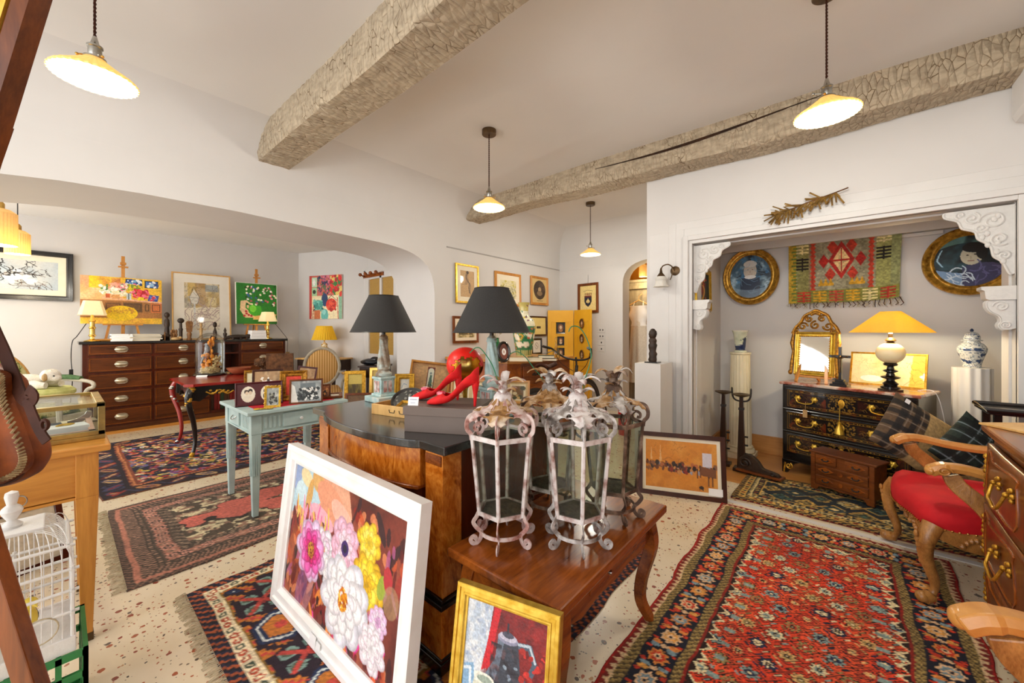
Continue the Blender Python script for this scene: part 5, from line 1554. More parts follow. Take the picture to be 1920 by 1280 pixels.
# brass lamps
def brass_lamp(label, loc, k=1.0):
    t = thing('table_lamp', label, 'lamp', loc, group='brass candlestick lamps on the plan chest')
    part(MB().lathe([(.075*k, 0), (.08*k, .008), (.07*k, .016), (.045*k, .024), (.022*k, .035), (.02*k, .06), (.034*k, .07), (.036*k, .08), (.026*k, .09), (.024*k, .16*k), (.033*k, .17*k), (.034*k, .18*k), (.024*k, .19*k), (.024*k, .25*k), (.036*k, .26*k), (.03*k, .275*k), (.02*k, .29*k), (.012*k, .34*k)], 24), 'base', 'brass_bright', t, smooth=True)
    n = 4
    sq = lambda r: [(r*c, r*s_*.75) for c, s_ in ((-1, -.75), (-.75, -1), (.75, -1), (1, -.75), (1, .75), (.75, 1), (-.75, 1), (-1, .75))]
    z0, z1 = .335*k, .515*k
    part(MB().rings([[(x, y, z0) for x, y in sq(.165*k)], [(x, y, z1) for x, y in sq(.105*k)]]), 'shade', 'shade_white', t, 'lit cream cloth shade', solid=.003)
    part(MB().ball((0, 0, .42*k), (.022*k, .022*k, .032*k), 12, 8), 'bulb', 'lamp_glow_soft', t, smooth=True)
    point('bulb_light', (loc[0], loc[1], loc[2]+.42*k), 4*k, r=.025)
    return t
brass_lamp('lit brass candlestick lamp at the near end of the plan chest, before the yellow painting', (on_chest(173, X=-7.25)[0], on_chest(173, X=-7.25)[1], TZ), 1.0)
brass_lamp('lit small brass lamp at the far end of the plan chest, before the green painting', (on_chest(502, X=-7.25)[0], on_chest(502, X=-7.25)[1], TZ), .86)

# easels with paintings
def easel(label, loc, hgt, wd, yaw, zl):
    t = thing('easel', label, 'easel', loc, yaw)
    part(MB().box(-.018, .018, -.01, .012, .05, hgt), 'mast', 'oak_warm', t, bevel=.002)
    part(MB().box(-.03, .03, -.02, .014, hgt-.12, hgt-.085).box(-.05, .05, -.04, .0, hgt-.16, hgt-.14), 'clamp', 'oak_warm', t, bevel=.002)
    for sx in (-1, 1):
        part(MB().sweep([(sx*.02, 0, hgt*.75), (sx*wd, -.02, 0)], [(-.013, -.008), (.013, -.008), (.013, .008), (-.013, .008)], up=(0, 1, 0)), 'leg', 'oak_warm', t)
    part(MB().sweep([(0, .01, hgt*.7), (0, .2, 0)], [(-.012, -.008), (.012, -.008), (.012, .008), (-.012, .008)], up=(1, 0, 0)), 'leg', 'oak_warm', t)
    part(MB().box(-wd*1.15, wd*1.15, -.05, .0, zl-.02, zl), 'ledge', 'oak_warm', t, bevel=.002)
    return t
def canvas(label, loc, W, H, cv, yaw, tilt, group=None, roll=0):
    t = thing('painting', label, 'painting', loc, rot=(-tilt, roll, yaw), group=group)
    part(MB().box(-W/2, W/2, .002, .022, 0, H), 'stretcher', 'canvas_edge', t, bevel=.002)
    art_mesh('artwork', cv, W, H, 'oil_paint', t, .0)
    return t
XE = -7.5
def span(px0, px1, py, X):
    a, b = at_x(px0, py, X), at_x(px1, py, X); return a[1], b[1]
ya, yb_ = span(150, 303, 607, XE); ym = (ya+yb_)/2; W_ = yb_-ya
zb_ = at_x(226, 607, XE)[2]; zt_ = at_x(226, 520, XE)[2]
easel('wooden table easel carrying the yellow interior painting', (XE-.02, at_x(231, 560, XE)[1], TZ), at_x(231, 480, XE)[2]-TZ, .17, R(90), zb_-TZ)
cv = Cv(W_/(zt_-zb_), 200, '#e8b52e')
cv.rect(0, 0, .16, .2, '#e8a878').rect(.1, 0, .22, .2, '#f0cc20').rect(.25, 0, .34, .15, '#d8922a').rect(.36, .02, .47, .12, '#c87a3a').wash('#f2c848', 6, .4, .7, .6).wash('#d08a3a', 9, .55, .8, .5)
cv.rect(.53, .02, .74, .13, '#1c2430').rect(.545, .03, .725, .115, '#3a6ab0').specks(.55, .04, .72, .11, 20, .025, ['#e8eef4', '#7ab0d8', '#24468a'], 1).rect(.77, .03, .95, .16, '#1c2430').rect(.785, .045, .935, .145, '#4a7ac0').specks(.79, .05, .93, .14, 20, .025, ['#f0f0f0', '#9ac0e0', '#2a4a8a'], 2)
cv.rect(0, .2, .5, .42, '#f0b070').wash('#f4d8a8', 5, .4, .7, .6, (cv.Y > .2) & (cv.Y < .4) & (cv.X < .3)).rect(0, .4, 1, .7, '#a8703a').poly([(.25, .34), (1, .4), (1, .43), (.25, .38)], '#e8b088')
for x0, x1, c in ((.28, .48, '#8a5a2a'), (.5, .74, '#6a4a28'), (.76, .84, '#9a6a3a'), (.85, .99, '#c8703a')): cv.rect(x0, .43, x1, .6, c).line([(x0+.02, .46), (x1-.02, .46), (x1-.02, .57), (x0+.02, .57), (x0+.02, .46)], .008, '#4a2e18')
cv.ell(.48, .62, .2, .13, '#f0c814').specks(.32, .53, .64, .62, 50, .014, ['#c8902a', '#e0b020'], 3).rect(.3, .585, .66, .65, '#8a5a2a', 0)
for cx, cy, r, cols_ in ((.31, .22, .09, ['#e8e4d0', '#c8d0a0', '#4a7a3a', '#f4f0e4']), (.41, .17, .08, ['#f0a890', '#e88a7a', '#c86a5a', '#f4c8b0']), (.45, .26, .08, ['#f2ead0', '#e8dcae', '#fff8e8']), (.56, .19, .1, ['#3a6a2a', '#e07090', '#f0a0b0', '#4a7a34', '#e8e0d0']), (.63, .18, .07, ['#e8d028', '#c8b020', '#7a8a2a']), (.72, .28, .1, ['#d8203a', '#e84a5a', '#b01828', '#f0708a'])):
    cv.specks(cx-r, cy-r*.8, cx+r, cy+r*.7, 55, .022, cols_, int(cx*100))
cv.rect(.29, .29, .34, .36, '#c85a2a').rect(.36, .3, .46, .37, '#e0a060').rect(.54, .27, .6, .38, '#c8d0d0').rect(.56, .27, .575, .38, '#5a6a70').rect(.68, .33, .76, .385, '#e8d020').poly([(.83, .28), (.96, .29), (.94, .4), (.81, .39)], '#3050a0').specks(.84, .3, .94, .38, 14, .02, ['#d83a4a', '#e8b0c0', '#5a7ad0'], 8)
cv.grain(.15, 70)
canvas('wide yellow painting of flower vases on a sideboard, on the larger table easel', (XE+.035, ym, zb_), W_, (zt_-zb_), cv, R(90), R(3))

ya, yb_ = span(441, 519, 607, XE); zb_ = at_x(480, 607, XE)[2]; zt_ = at_x(480, 531, XE)[2]
easel('pale wooden table easel carrying the green flower painting', (XE-.02, (ya+yb_)/2, TZ), at_x(480, 504, XE)[2]-TZ, .16, R(90), zb_-TZ)
cv = Cv((yb_-ya)/(zt_-zb_), 140, '#1f7a1c').grain(.1, 8).rect(0, 0, .02, 2, '#e8ece0').rect(0, 0, 1, .015, '#e8ece0').rect(.985, 0, 1, 2, '#e8ece0')
cv.poly([(.12, .5), (.25, .48), (.4, .6), (.42, .95), (.22, .95), (.1, .75)], '#eac89a').poly([(.42, .9), (.98, .84), (.9, 1.0), (.4, 1.0)], '#e8bc70').ell(.45, .73, .16, .17, '#3aa81c').ell(.4, .7, .08, .1, '#7ad83a').line([(.33, .62), (.25, .56), (.24, .68), (.32, .76)], .03, '#2a8a18')
rnd = random.Random(8)
for k in range(70):
    x, y = rnd.uniform(.2, .97), rnd.uniform(.06, .6)
    if abs(x-.6) < .42-(y-.3)*.3: cv.line([(.5, .62), (x, y)], .006, '#1a5a14', .5).ell(x, y, .03, .024, rnd.choice(['#f2f0e0', '#f4e8c8', '#e8a0a8', '#3a5aa0', '#c85a6a', '#fbf8ee', '#2a4a20']), rnd.random()*3)
for x, y in ((.24, .78), (.25, .84), (.3, .88), (.36, .9), (.2, .9)): cv.ell(x, y, .03, .028, '#b8202a')
cv.grain(.12, 60)
canvas('green painting of a white bouquet in a jug, on the smaller table easel', (XE+.035, (ya+yb_)/2, zb_), yb_-ya, zt_-zb_, cv, R(90), R(3))
# watercolour
ya, yb_ = span(323, 434, 632, -7.55); H_ = at_x(378, 512, -7.55)[2]-TZ
cv = Cv(.72, 110, '#ddcfae').wash('#b89a5a', 4, .4, .65).wash('#8a8a8a', 6, .5, .75, .7)
cv.rect(.1, 0, .35, .4, '#c8a040', .6).rect(.3, 0, .6, .7, '#a07848', .5).rect(.58, .05, .95, .25, '#8a96a0', .7).rect(.6, .3, 1, .7, '#b8a070', .6).rect(.66, .42, .9, .66, '#d8c898').poly([(0, .75), (1, .7), (1, 1.4), (0, 1.4)], '#e2d8c4').poly([(.14, .44), (.27, .2), (.42, .44), (.36, .62), (.2, .62)], '#d8d4c8').line([(.14, .44), (.27, .12), (.42, .44), (.14, .44), (.2, .62), (.36, .62), (.42, .44)], .012, '#5a5a58').line([(.28, .62), (.28, 1.2)], .05, '#d0d0cc').scribble(0, 0, 1, 1.3, 60, .005, '#5a4a3a', 4, .3).scribble(0, .8, 1, 1.3, 24, .02, '#b09a94', 6, .5)
picture('framed_watercolour', 'thin-framed watercolour of an old town fountain, leaning behind the carved figures', 'picture', (-7.55, (ya+yb_)/2, TZ), yb_-ya, H_, cv, R(90), R(4), .018, .02, 'pine_light', 'flat', mat=.13, matm='mat_white')

# carved figures on the chest
def figure(name, label, px, h, mt, kind, X=-7.28, cat='figurine'):
    x, y, z = on_chest(px, X=X); mb = MB(); r = h*.11
    if kind == 'post':
        mb.lathe([(r*.8, 0), (r*.9, h*.05), (r*.6, h*.1), (r*.75, h*.3), (r*.6, h*.45), (r*.85, h*.55), (r*.7, h*.72), (r*.35, h*.78), (r*.35, h*.81)], 12, f=lambda a, q, z: q*(1+.12*math.cos(2*a)))
        mb.ball((0, 0, h*.9), (r*.72, r*.72, h*.1), 12, 9)
    elif kind == 'stick':
        mb.lathe([(r*.7, 0), (r*.55, h*.1), (r*.6, h*.4), (r*.75, h*.5), (r*.5, h*.55), (r*.45, h*.78)], 10)
        mb.ball((0, 0, h*.88), (r*.9, r*1.15, h*.12), 12, 8)
    elif kind == 'paddle':
        mb.lathe([(r*1.0, 0), (r*1.05, h*.08), (r*.7, h*.12), (r*.95, h*.3), (r*.6, h*.42)], 14)
        mb.prism([(-r*1.0, h*.42), (-r*1.35, h*.9), (-r*.9, h*.99), (r*.9, h*.99), (r*1.35, h*.9), (r*1.0, h*.42)], -r*.3, r*.3, 'x')
    elif kind == 'arms':
        mb.lathe([(r*.9, 0), (r*.8, h*.2), (r*.55, h*.35), (r*.8, h*.55), (r*.7, h*.68), (r*.3, h*.74)], 12)
        mb.ball((0, 0, h*.86), (r*.62, r*.62, h*.13), 12, 9).tube([(0, -r*.6, h*.66), (r*.5, -r*1.6, h*.6), (r*.9, -r*1.9, h*.72)], [r*.22, r*.18, r*.15], 6).tube([(0, r*.6, h*.66), (r*.5, r*1.6, h*.58), (r*.8, r*2.2, h*.66)], [r*.22, r*.18, r*.15], 6).lathe([(r*.75, h*.93), (r*.7, h*.98), (0, h)], 12)
    elif kind == 'seated':
        mb.ball((0, 0, h*.32), (r*1.0, r*.9, h*.3), 12, 9).tube([(0, 0, h*.5), (0, 0, h*.68)], [r*.6, r*.3], 8).ball((0, 0, h*.84), (r*.8, r*.9, h*.16), 12, 9).tube([(0, -r*.6, h*.15), (r*.8, -r*1.6, h*.2), (r*1.0, -r*2.1, h*.08)], r*.3, 7)
        mb.lathe([(r*1.1, 0), (r*1.1, h*.05)], 12)
    elif kind == 'group':
        rr = random.Random(2)
        for k in range(9): mb.ball((rr.uniform(-.02, .02), (k % 3-1)*r*1.5, h*(.2+.3*(k//3))), (r*.8, r*.9, h*.2), 10, 7)
    elif kind == 'drop':
        mb.lathe([(r*1.1, 0), (r*1.2, h*.05), (r*.6, h*.12), (r*1.1, h*.35), (r*1.3, h*.48), (r*.6, h*.58), (r*.95, h*.72), (r*.5, h*.88), (0, h)], 12)
    elif kind == 'beast':
        mb.ball((0, 0, h*.45), (.05, h*1.7, h*.4), 14, 9, lambda a, p: 1+.1*math.sin(6*a)).ball((0, h*1.6, h*.55), (.045, h*.7, h*.4), 10, 7).ball((.01, -h*1.7, h*.3), (.035, h*.6, h*.25), 10, 7)
        for q in (-1, .2, 1.2): mb.tube([(.03, q*h, h*.3), (.06, q*h+.01, 0)], .014, 6)
    elif kind == 'lying':
        mb.ball((0, 0, h*.5), (.05, h*1.3, h*.5), 12, 8, lambda a, p: 1+.15*math.sin(5*a+p)).ball((0, h*1.0, h*.8), (.04, h*.5, h*.45), 10, 7)
    return solo(mb, name, mt, label, cat, (x, y, z), smooth=60)
figure('carved_figure', 'tall thin black carved figure before the watercolour frame edge', 313, .40, 'carved_dark', 'post', X=-7.33)
figure('carved_figure', 'short pale carved figure in front of the tall black one', 309, .12, 'carved_mid', 'post', X=-7.22)
figure('carved_animal', 'small dark carved animal lying beside the magazine pile', 298, .08, 'carved_dark', 'lying')
figure('carved_group', 'brown carving of several small seated figures, left of the tall dark stick figure', 326, .155, 'carved_mid', 'group')
figure('carved_animal', 'light tan carved animal lying before the carved group', 330, .045, 'carved_light', 'lying', X=-7.2)
figure('carved_figure', 'dark carved staff with a bulbous head, between the carved group and the fan-headed figure', 339, .32, 'carved_dark', 'stick')
figure('carved_figure', 'brown fan-headed carved figure on a yellowish base', 355, .28, 'carved_mid', 'paddle')
figure('carved_figure', 'light wooden figure with raised arms on the plan chest', 377, .25, 'carved_light', 'arms')
figure('carved_figure', 'black seated carved figure seen just above the glass dome', 403, .27, 'carved_dark', 'seated')
figure('carved_figure', 'small dark pointed carved figure right of the glass dome', 422, .19, 'carved_dark', 'drop')
figure('carved_animal', 'long dark carved animal before the green painting easel', 447, .085, 'carved_dark', 'beast')
# lamp cord down the wall with its inline switch
t = thing('power_cord', 'black lamp cord with an inline switch hanging beside the plan chest', 'cord', (-7.28, .1, 0))
p0 = at_x(160, 615, -7.4)
part(MB().tube(smooth_path([(-.08, .13, 1.43), (-.02, .05, 1.27), (.02, .01, 1.2), (.02, 0, 1.0), (.03, .01, .7), (.01, -.02, .3), (-.1, -.05, .03)], 6), .0045, 6), 'cable', 'black_plastic', t, smooth=True)
part(MB().box(.005, .035, -.018, .018, .78, .86), 'switch', 'black_plastic', t, bevel=.004)
t = thing('power_cord', 'black lamp cord falling past the far end of the plan chest with a paper tag', 'cord', (-7.3, 2.56, 0))
part(MB().tube(smooth_path([(0, -.18, 1.45), (.01, -.07, 1.3), (.02, -.0, 1.18), (.03, .0, 1.0), (.03, .02, .7), (0, .03, .3), (-.1, .05, .02)], 6), .004, 6), 'cable', 'black_plastic', t, smooth=True)
part(MB().box(.03, .034, -.03, .03, .82, .97), 'paper_tag', 'book_tan', t)

# framed ink drawing on the wall and the two pendants in the left room
a, b = at_x(137, 477, -7.74), at_x(137, 565, -7.74); W_, H_ = 1.15, a[2]-b[2]
cv = Cv(1.9, 150, '#d8d8d2').wash('#b8c4cc', 4, .4, .7)
cv.scribble(.02, .12, .95, .48, 70, .006, '#3a342e', 3, .14).scribble(.05, .15, .9, .45, 30, .006, '#6a4a34', 5, .25).specks(.1, .1, .9, .4, 20, .05, ['#e8ecee', '#c8d4da'], 6).scribble(.3, .05, .8, .3, 30, .01, '#1c1a18', 8, .12)
picture('framed_drawing', 'black-framed ink drawing on the left room wall beside the yellow painting', 'picture', (-7.69, a[1]-W_/2, b[2]), W_, H_, cv, R(90), R(1), .06, .04, 'ebonised', 'step', mat=.07, matm='mat_cream')
def pleated(label, px, D, ztop, zbot, r):
    d = ray(px, 440); x, y = d[0]*D, d[1]*D
    t = thing('pendant_lamp', label, 'lamp', (x, y, zbot), group='cylinder pendants in the left room')
    part(MB().shell([(r, 0), (r*.98, ztop-zbot-.03), (r*.6, ztop-zbot), (.02, ztop-zbot+.012)], .003, 60, f=lambda a, q, z: q*(1+.025*math.cos(30*a))), 'shade', 'porcelain_shade', t, 'ribbed cream shade', smooth=True)
    part(MB().lathe([(.026, ztop-zbot), (.026, ztop-zbot+.05), (.012, ztop-zbot+.07)], 16), 'socket', 'brass', t, smooth=True)
    part(MB().tube([(0, 0, ztop-zbot+.06), (0, 0, 2.78-zbot)], .004, 6), 'cable', 'black_plastic', t)
    part(MB().ball((0, 0, .06), (.04, .04, .05), 14, 10), 'bulb', 'lamp_glow', t, smooth=True)
    point('bulb_light', (x, y, zbot+.0), 18, r=.05)
pleated('lit ribbed cylinder pendant cut by the photo edge, nearer the arch', 0, 3.25, 2.36, 2.06, .095)
pleated('lit ribbed cylinder pendant hanging just right of its twin, before the ink drawing', 33, 3.95, 2.36, 2.12, .085)

# red still life on the canted wall
wd_ = Vector((1.44, .58, 0)).normalized(); nn = Vector((wd_.y, -wd_.x, 0))
def on_diag(px, py, off=0):
    d = ray(px, py); p0 = Vector((-7.75, 2.92, 0))+nn*off
    k = (p0.x*nn.x+p0.y*nn.y)/(d[0]*nn.x+d[1]*nn.y); return Vector((d[0]*k, d[1]*k, 1.35+d[2]*k))
a, b = on_diag(580, 598, .03), on_diag(641, 514, .03); W_ = math.hypot(b.x-a.x, b.y-a.y); H_ = b.z-a.z
cv = Cv(W_/H_, 120, '#efdcae')
cv.rect(0, 0, 1, .5, '#c86a5a').rect(0, 0, .08, 2, '#c2453a').rect(.08, .05, .24, .28, '#bfe0c0').rect(.08, .3, .24, .5, '#a8d0a0').ell(.15, .17, .04, .08, '#f4f0e8').ell(.16, .4, .05, .05, '#2a3a2a').poly([(.1, .55), (.94, .48), (.98, 1.4), (.06, 1.4)], '#f3e3b8').rect(.9, .5, 1, 1.4, '#8ab89a')
cv.specks(.26, .02, .66, .45, 110, .03, ['#a8404a', '#c85a7a', '#3a3a6a', '#5a6a4a', '#d87a8a', '#26304a'], 2).specks(.66, .02, 1, .48, 60, .05, ['#d8202a', '#e83a30', '#3a7a3a', '#e8c86a', '#b01820'], 3)
cv.ell(.48, .6, .1, .16, '#24406a').ell(.28, .72, .15, .12, '#4a9a90').specks(.14, .6, .42, .85, 20, .035, ['#5ab0a4', '#2a7a70', '#7ac8b8'], 4).rect(.16, .85, .34, 1.05, '#d0784a').ell(.25, 1.05, .09, .04, '#d0784a').ell(.48, .97, .11, .15, '#6ac0b8').ell(.46, .9, .06, .06, '#9ae0d8').ell(.68, .72, .16, .15, '#d8382a').specks(.56, .62, .82, .85, 24, .035, ['#e85a3a', '#b0201a'], 5).line([(.55, .62), (.68, .5), (.84, .62)], .014, '#4a3a2a').ell(.28, 1.26, .15, .09, '#d8301c').ell(.26, 1.24, .08, .04, '#f06a4a').line([(.14, .75), (.08, 1.35)], .02, '#c8281c').line([(.86, .55), (.9, 1.3)], .02, '#c8281c').line([(.6, 1.15), (.82, 1.28)], .012, '#5a4a3a').line([(.62, 1.26), (.8, 1.18)], .008, '#5a4a3a')
cv.grain(.12, 60)
canvas('colourful unframed still life hanging above the yellow pleated lamp', ((a.x+b.x)/2, (a.y+b.y)/2, a.z), W_, H_, cv, math.atan2(wd_.y, wd_.x), 0)

# bureau, yellow lamp
bc = Vector((-6.95, 3.24, 0))+nn*.26; ya_ = math.atan2(wd_.y, wd_.x)
t = thing('bureau', 'small dark writing desk against the canted wall, behind the medallion chair', 'desk', (bc.x, bc.y, 0), ya_)
part(MB().box(-.42, .42, -.22, .22, .84, .865), 'top', 'pine_light', t, bevel=.004)
part(MB().box(-.39, .39, -.2, .2, .66, .84), 'apron', 'dark_wood', t, bevel=.002)
dr_ = part(MB().box(-.34, .34, -.21, -.2, .68, .82), 'drawer', 'dark_wood', t, bevel=.002)
part(MB().ball((.0, -.22, .75), .012, 10, 7), 'knob', 'brass', dr_)
for sx in (-1, 1):
    for sy in (-1, 1): part(MB().taper((sx*.36-.014, sx*.36+.014, sy*.17-.014, sy*.17+.014), (sx*.36-.025, sx*.36+.025, sy*.17-.025, sy*.17+.025), 0, .66), 'leg', 'dark_wood', t)
t = thing('table_lamp', 'lit table lamp with yellow pleated shade on the bureau, under the still life', 'lamp', (bc.x+.05, bc.y-.02, .866))
plain('porcelain_gold', '#8a5a1c', '#f0e4c0', rough=.2, scale=26, coat=.5, stops=[(.42, '#8a5a1c'), (.5, '#d8b860'), (.56, '#efe6cc')])
part(MB().lathe([(.06, 0), (.065, .01), (.05, .02), (.075, .05), (.088, .1), (.085, .14), (.06, .185), (.045, .2), (.05, .21), (.05, .24), (.03, .25), (.012, .27)], 28), 'base', 'porcelain_gold', t, 'gold patterned porcelain base', smooth=True)
part(MB().shell([(.2, .31), (.19, .33), (.12, .55)], .004, 96, f=lambda a, r, z: r*(1+.03*math.cos(32*a))), 'shade', 'shade_yellow', t, 'pleated yellow cloth shade', smooth=True)
part(MB().tube([(0, 0, .26), (0, 0, .36)], .01, 8), 'socket', 'brass', t)
part(MB().ball((0, 0, .41), (.03, .03, .045), 12, 8), 'bulb', 'lamp_glow_soft', t, smooth=True)
point('bulb_light', (bc.x+.05, bc.y-.02, .866+.41), 20, (1, .9, .66), .03)

# medallion chair
def oval_ring(rx, rz, n=48): return [(rx*math.cos(2*PI*k/n), 0, rz*math.sin(2*PI*k/n)) for k in range(n)]
def stripes(name, a, bcol, per):
    m, nt, b = newmat(name); v = coords(nt); w_ = nt.nodes.new('ShaderNodeTexWave'); w_.inputs['Scale'].default_value = per
    w_.bands_direction = 'X'; nt.links.new(v, w_.inputs['Vector'])
    nt.links.new(ramp(nt, w_.outputs['Fac'], [(.35, a), (.55, bcol)]), b.inputs['Base Color']); b.inputs['Roughness'].default_value = .85
stripes('striped_cloth', '#b9853f', '#e2b878', 9)
plain('grey_chair_paint', '#a39a88', '#c0b7a4', rough=.55, scale=16, bmp=.2)
t = thing('armchair', 'medallion-back armchair with striped tan upholstery and grey painted frame', 'armchair', (-6.02, 2.6, .012), R(66)); t.scale.z = .96
mb = MB(); ring = oval_ring(.245, .3)
mb.M = Matrix.Translation((0, .22, .79)) @ Matrix.Rotation(R(-9), 4, 'X')
mb.tube(ring, .026, 8, True, up=(0, 1, 0))
bk = part(mb, 'back_frame', 'grey_chair_paint', t, smooth=True)
mb = MB(); mb.M = Matrix.Translation((0, .22, .79)) @ Matrix.Rotation(R(-9), 4, 'X')
mb.ball((0, 0, 0), (.228, .045, .283), 32, 16)
part(mb, 'back_cushion', 'striped_cloth', t, smooth=True)
part(MB().rings([[(x*s_, y*s_, z) for x, y in ((-.27, -.27), (.27, -.27), (.24, .24), (-.24, .24))] for s_, z in ((1, .40), (1.02, .43), (.98, .47), (.8, .485))], True, True), 'seat_cushion', 'striped_cloth', t, bevel=.01)
part(MB().box(-.27, .27, -.28, -.24, .33, .41).box(-.25, .25, .21, .25, .33, .41).box(-.28, -.24, -.27, .24, .33, .41).box(.24, .28, -.27, .24, .33, .41), 'seat_rail', 'grey_chair_paint', t, bevel=.006)
for sx in (-1, 1):
    part(MB().lathe([(.012, 0), (.016, .04), (.026, .26), (.03, .3), (.024, .33)], 12, (sx*.25, -.25, 0)), 'leg', 'grey_chair_paint', t, smooth=True)
    part(MB().tube([(sx*.23, .3, 0), (sx*.23, .23, .35)], [.015, .024], 8), 'leg', 'grey_chair_paint', t, smooth=True)
    part(MB().tube(smooth_path([(sx*.23, .22, .7), (sx*.28, .12, .69), (sx*.3, 0, .68), (sx*.31, -.08, .66), (sx*.3, -.12, .62), (sx*.28, -.12, .55), (sx*.26, -.2, .42)], 5), .019, 8), 'arm', 'grey_chair_paint', t, smooth=True)
    part(MB().ball((sx*.3, -.02, .695), (.03, .08, .022), 12, 8), 'arm_pad', 'striped_cloth', t, smooth=True)
part(MB().tube([(-.1, .25, .44), (-.09, .24, .5)], .02, 8).tube([(.1, .25, .44), (.09, .24, .5)], .02, 8), 'back_support', 'grey_chair_paint', t)

# small black table by the door with a black bag; peg rail over the door
t = thing('stand', 'small black wooden table beside the white door', 'table', (-5.32, 3.08, 0), R(40))
part(MB().box(-.2, .2, -.17, .17, .80, .825), 'top', 'dark_wood', t, bevel=.004)
part(MB().box(-.18, .18, -.15, .15, .65, .80), 'apron', 'dark_wood', t, bevel=.002)
for sx in (-1, 1):
    for sy in (-1, 1): part(MB().box(sx*.165-.018, sx*.165+.018, sy*.135-.018, sy*.135+.018, 0, .66), 'leg', 'dark_wood', t)
mb = MB().ball((0, 0, .045), (.15, .1, .045), 18, 10, lambda a, p: 1+.1*math.sin(4*a+3*p)).ball((.07, .02, .08), (.07, .06, .04), 14, 8, lambda a, p: 1+.12*math.sin(5*a))
plain('leather_black', '#0c0e12', '#1e222a', rough=.35, scale=12, bmp=.4)
solo(mb, 'handbag', 'leather_black', 'soft black leather bag lying on the small black table', 'bag', (-5.38, 3.03, .825), R(20), smooth=60)
solo(MB().lathe([(.03, 0), (.033, .01), (.033, .09), (.014, .12), (.012, .15), (.015, .155)], 16), 'bottle', 'yellow_ceramic', 'small yellow bottle on the small black table', 'bottle', (-5.2, 3.14, .825), smooth=True)
t = thing('peg_rail', 'wooden peg rail mounted at the head of the white door', 'peg rail', (-6.26, 3.41, 2.26))
part(MB().box(0, .62, -.02, .005, -.03, .03), 'rail', 'walnut_red', t, bevel=.005)
for k in range(4):
    x = .06+k*.165
    part(MB().tube([(x, -.02, 0), (x, -.05, .0), (x, -.09, .015)], [.012, .012, .012], 8).ball((x, -.1, .018), .03, 12, 8), 'peg', 'walnut_red', t, smooth=True)
cv = Cv(.6, 50, '#8a7a2a').wash('#4a3a1a', 5, .4, .7).rect(0, 0, 1, .35, '#d8c060')
picture('gilt_frame_picture', 'tall gilt frame with an ochre picture leaning beside the small black table', 'picture', (-5.14, 2.66, 0), .28, .78, cv, R(58), R(9), .05, .03, 'gilt', 'flat')
cv = Cv(.6, 40, '#c9a94a').wash('#7a5a1a', 4, .4, .7)
picture('gilt_frame_picture', 'second gilt frame leaning behind the ochre picture', 'picture', (-4.93, 2.88, 0), .24, .82, cv, R(50), R(8), .04, .03, 'brass', 'flat')
picture('low_picture', 'low brown wooden frame standing on the floor between the gilt frames and the commode', 'picture', (-4.72, 2.55, 0), .46, .53, Cv(.8, 30, '#6a4a2a').grain(.2), R(52), R(10), .03, .025, 'walnut_z', 'flat')

# ================================================================ near left: oak desk with the glass showcase
t = thing('desk', 'light oak desk with tapered legs carrying a glass showcase', 'desk', (-2.76, -.53, 0))
part(MB().box(-.31, .31, -.7, .68, .82, .85), 'top', 'oak_warm_y', t, bevel=.006)
part(MB().box(-.28, .28, -.66, .64, .64, .82), 'apron', 'oak_warm_y', t, bevel=.002)
part(MB().box(-.285, .285, -.665, .645, .625, .637), 'bead', 'oak_warm_y', t, bevel=.003)
for sx in (-1, 1):
    for y in (-.63, .61):
        x = sx*.255
        l = part(MB().taper((x-.017, x+.017, y-.017, y+.017), (x-.034, x+.034, y-.034, y+.034), .03, .63).box(x-.034, x+.034, y-.034, y+.034, .63, .82), 'leg', 'oak_warm', t, bevel=.002)
        part(MB().box(x-.02, x+.02, y-.02, y+.02, 0, .035), 'foot_cap', 'bronze_dark', l, bevel=.002)
t = thing('showcase', 'brass-edged glass showcase with jewellery on the oak desk', 'showcase', (-2.84, -.51, .85))
plain('aged_brass', '#8d7b4c', '#c2a660', rough=.35, metal=.85, scale=14)
hx, y0, y1, h = .25, -.6, .65, .165
part(MB().box(-hx, hx, y0, y1, 0, .02), 'base', 'aged_brass', t, bevel=.003)
part(MB().box(-hx+.03, hx-.03, y0+.03, y1-.03, .02, .024), 'lining', 'felt_grey', t, 'dark grey felt lining')
e = .018; mb = MB()
part(MB().box(-hx, -hx+e, y0, y1, h-e, h).box(hx-e*1.6, hx, y0, y1, h-e, h).box(-hx, hx, y0, y0+e, h-e, h).box(-hx, hx, y1-e*1.6, y1, h-e, h)
     .box(-hx, -hx+e, y0, y0+e, .02, h).box(hx-e, hx, y0, y0+e, .02, h).box(-hx, -hx+e, y1-e, y1, .02, h).box(hx-e*1.3, hx, y1-e*1.3, y1, .02, h).box(hx-e, hx, y0, y1, .02, .04), 'frame', 'aged_brass', t, bevel=.002)
part(MB().box(hx-.05, hx-.03, y0+.03, y1-.03, .02, .04).box(-hx+.03, hx-.03, y1-.05, y1-.03, .02, .04), 'inner_rim', 'pink_wood', t)
for nm, b in (('pane', (-hx+e, hx-e, y0+e, y1-e, h-.008, h-.004)), ('pane', (hx-.008, hx-.004, y0+e, y1-e, .03, h-e)), ('pane', (-hx+e, hx-e, y1-.008, y1-.004, .02, h-e)), ('pane', (-hx+.004, -hx+.008, y0+e, y1-e, .02, h-e))):
    part(MB().box(*b), nm, 'glass', t)
t = thing('jewel_box', 'white presentation box with a gold brooch inside the showcase', 'box', (-2.75, .02, .8745), R(8))
part(MB().box(-.05, .05, -.07, .07, 0, .03), 'box', 'card_white', t, bevel=.003)
part(MB().ball((0, 0, .034), (.012, .03, .005), 12, 6, lambda a, p: 1+.3*math.sin(4*a)), 'brooch', 'gilt_bright', t, 'gold brooch')
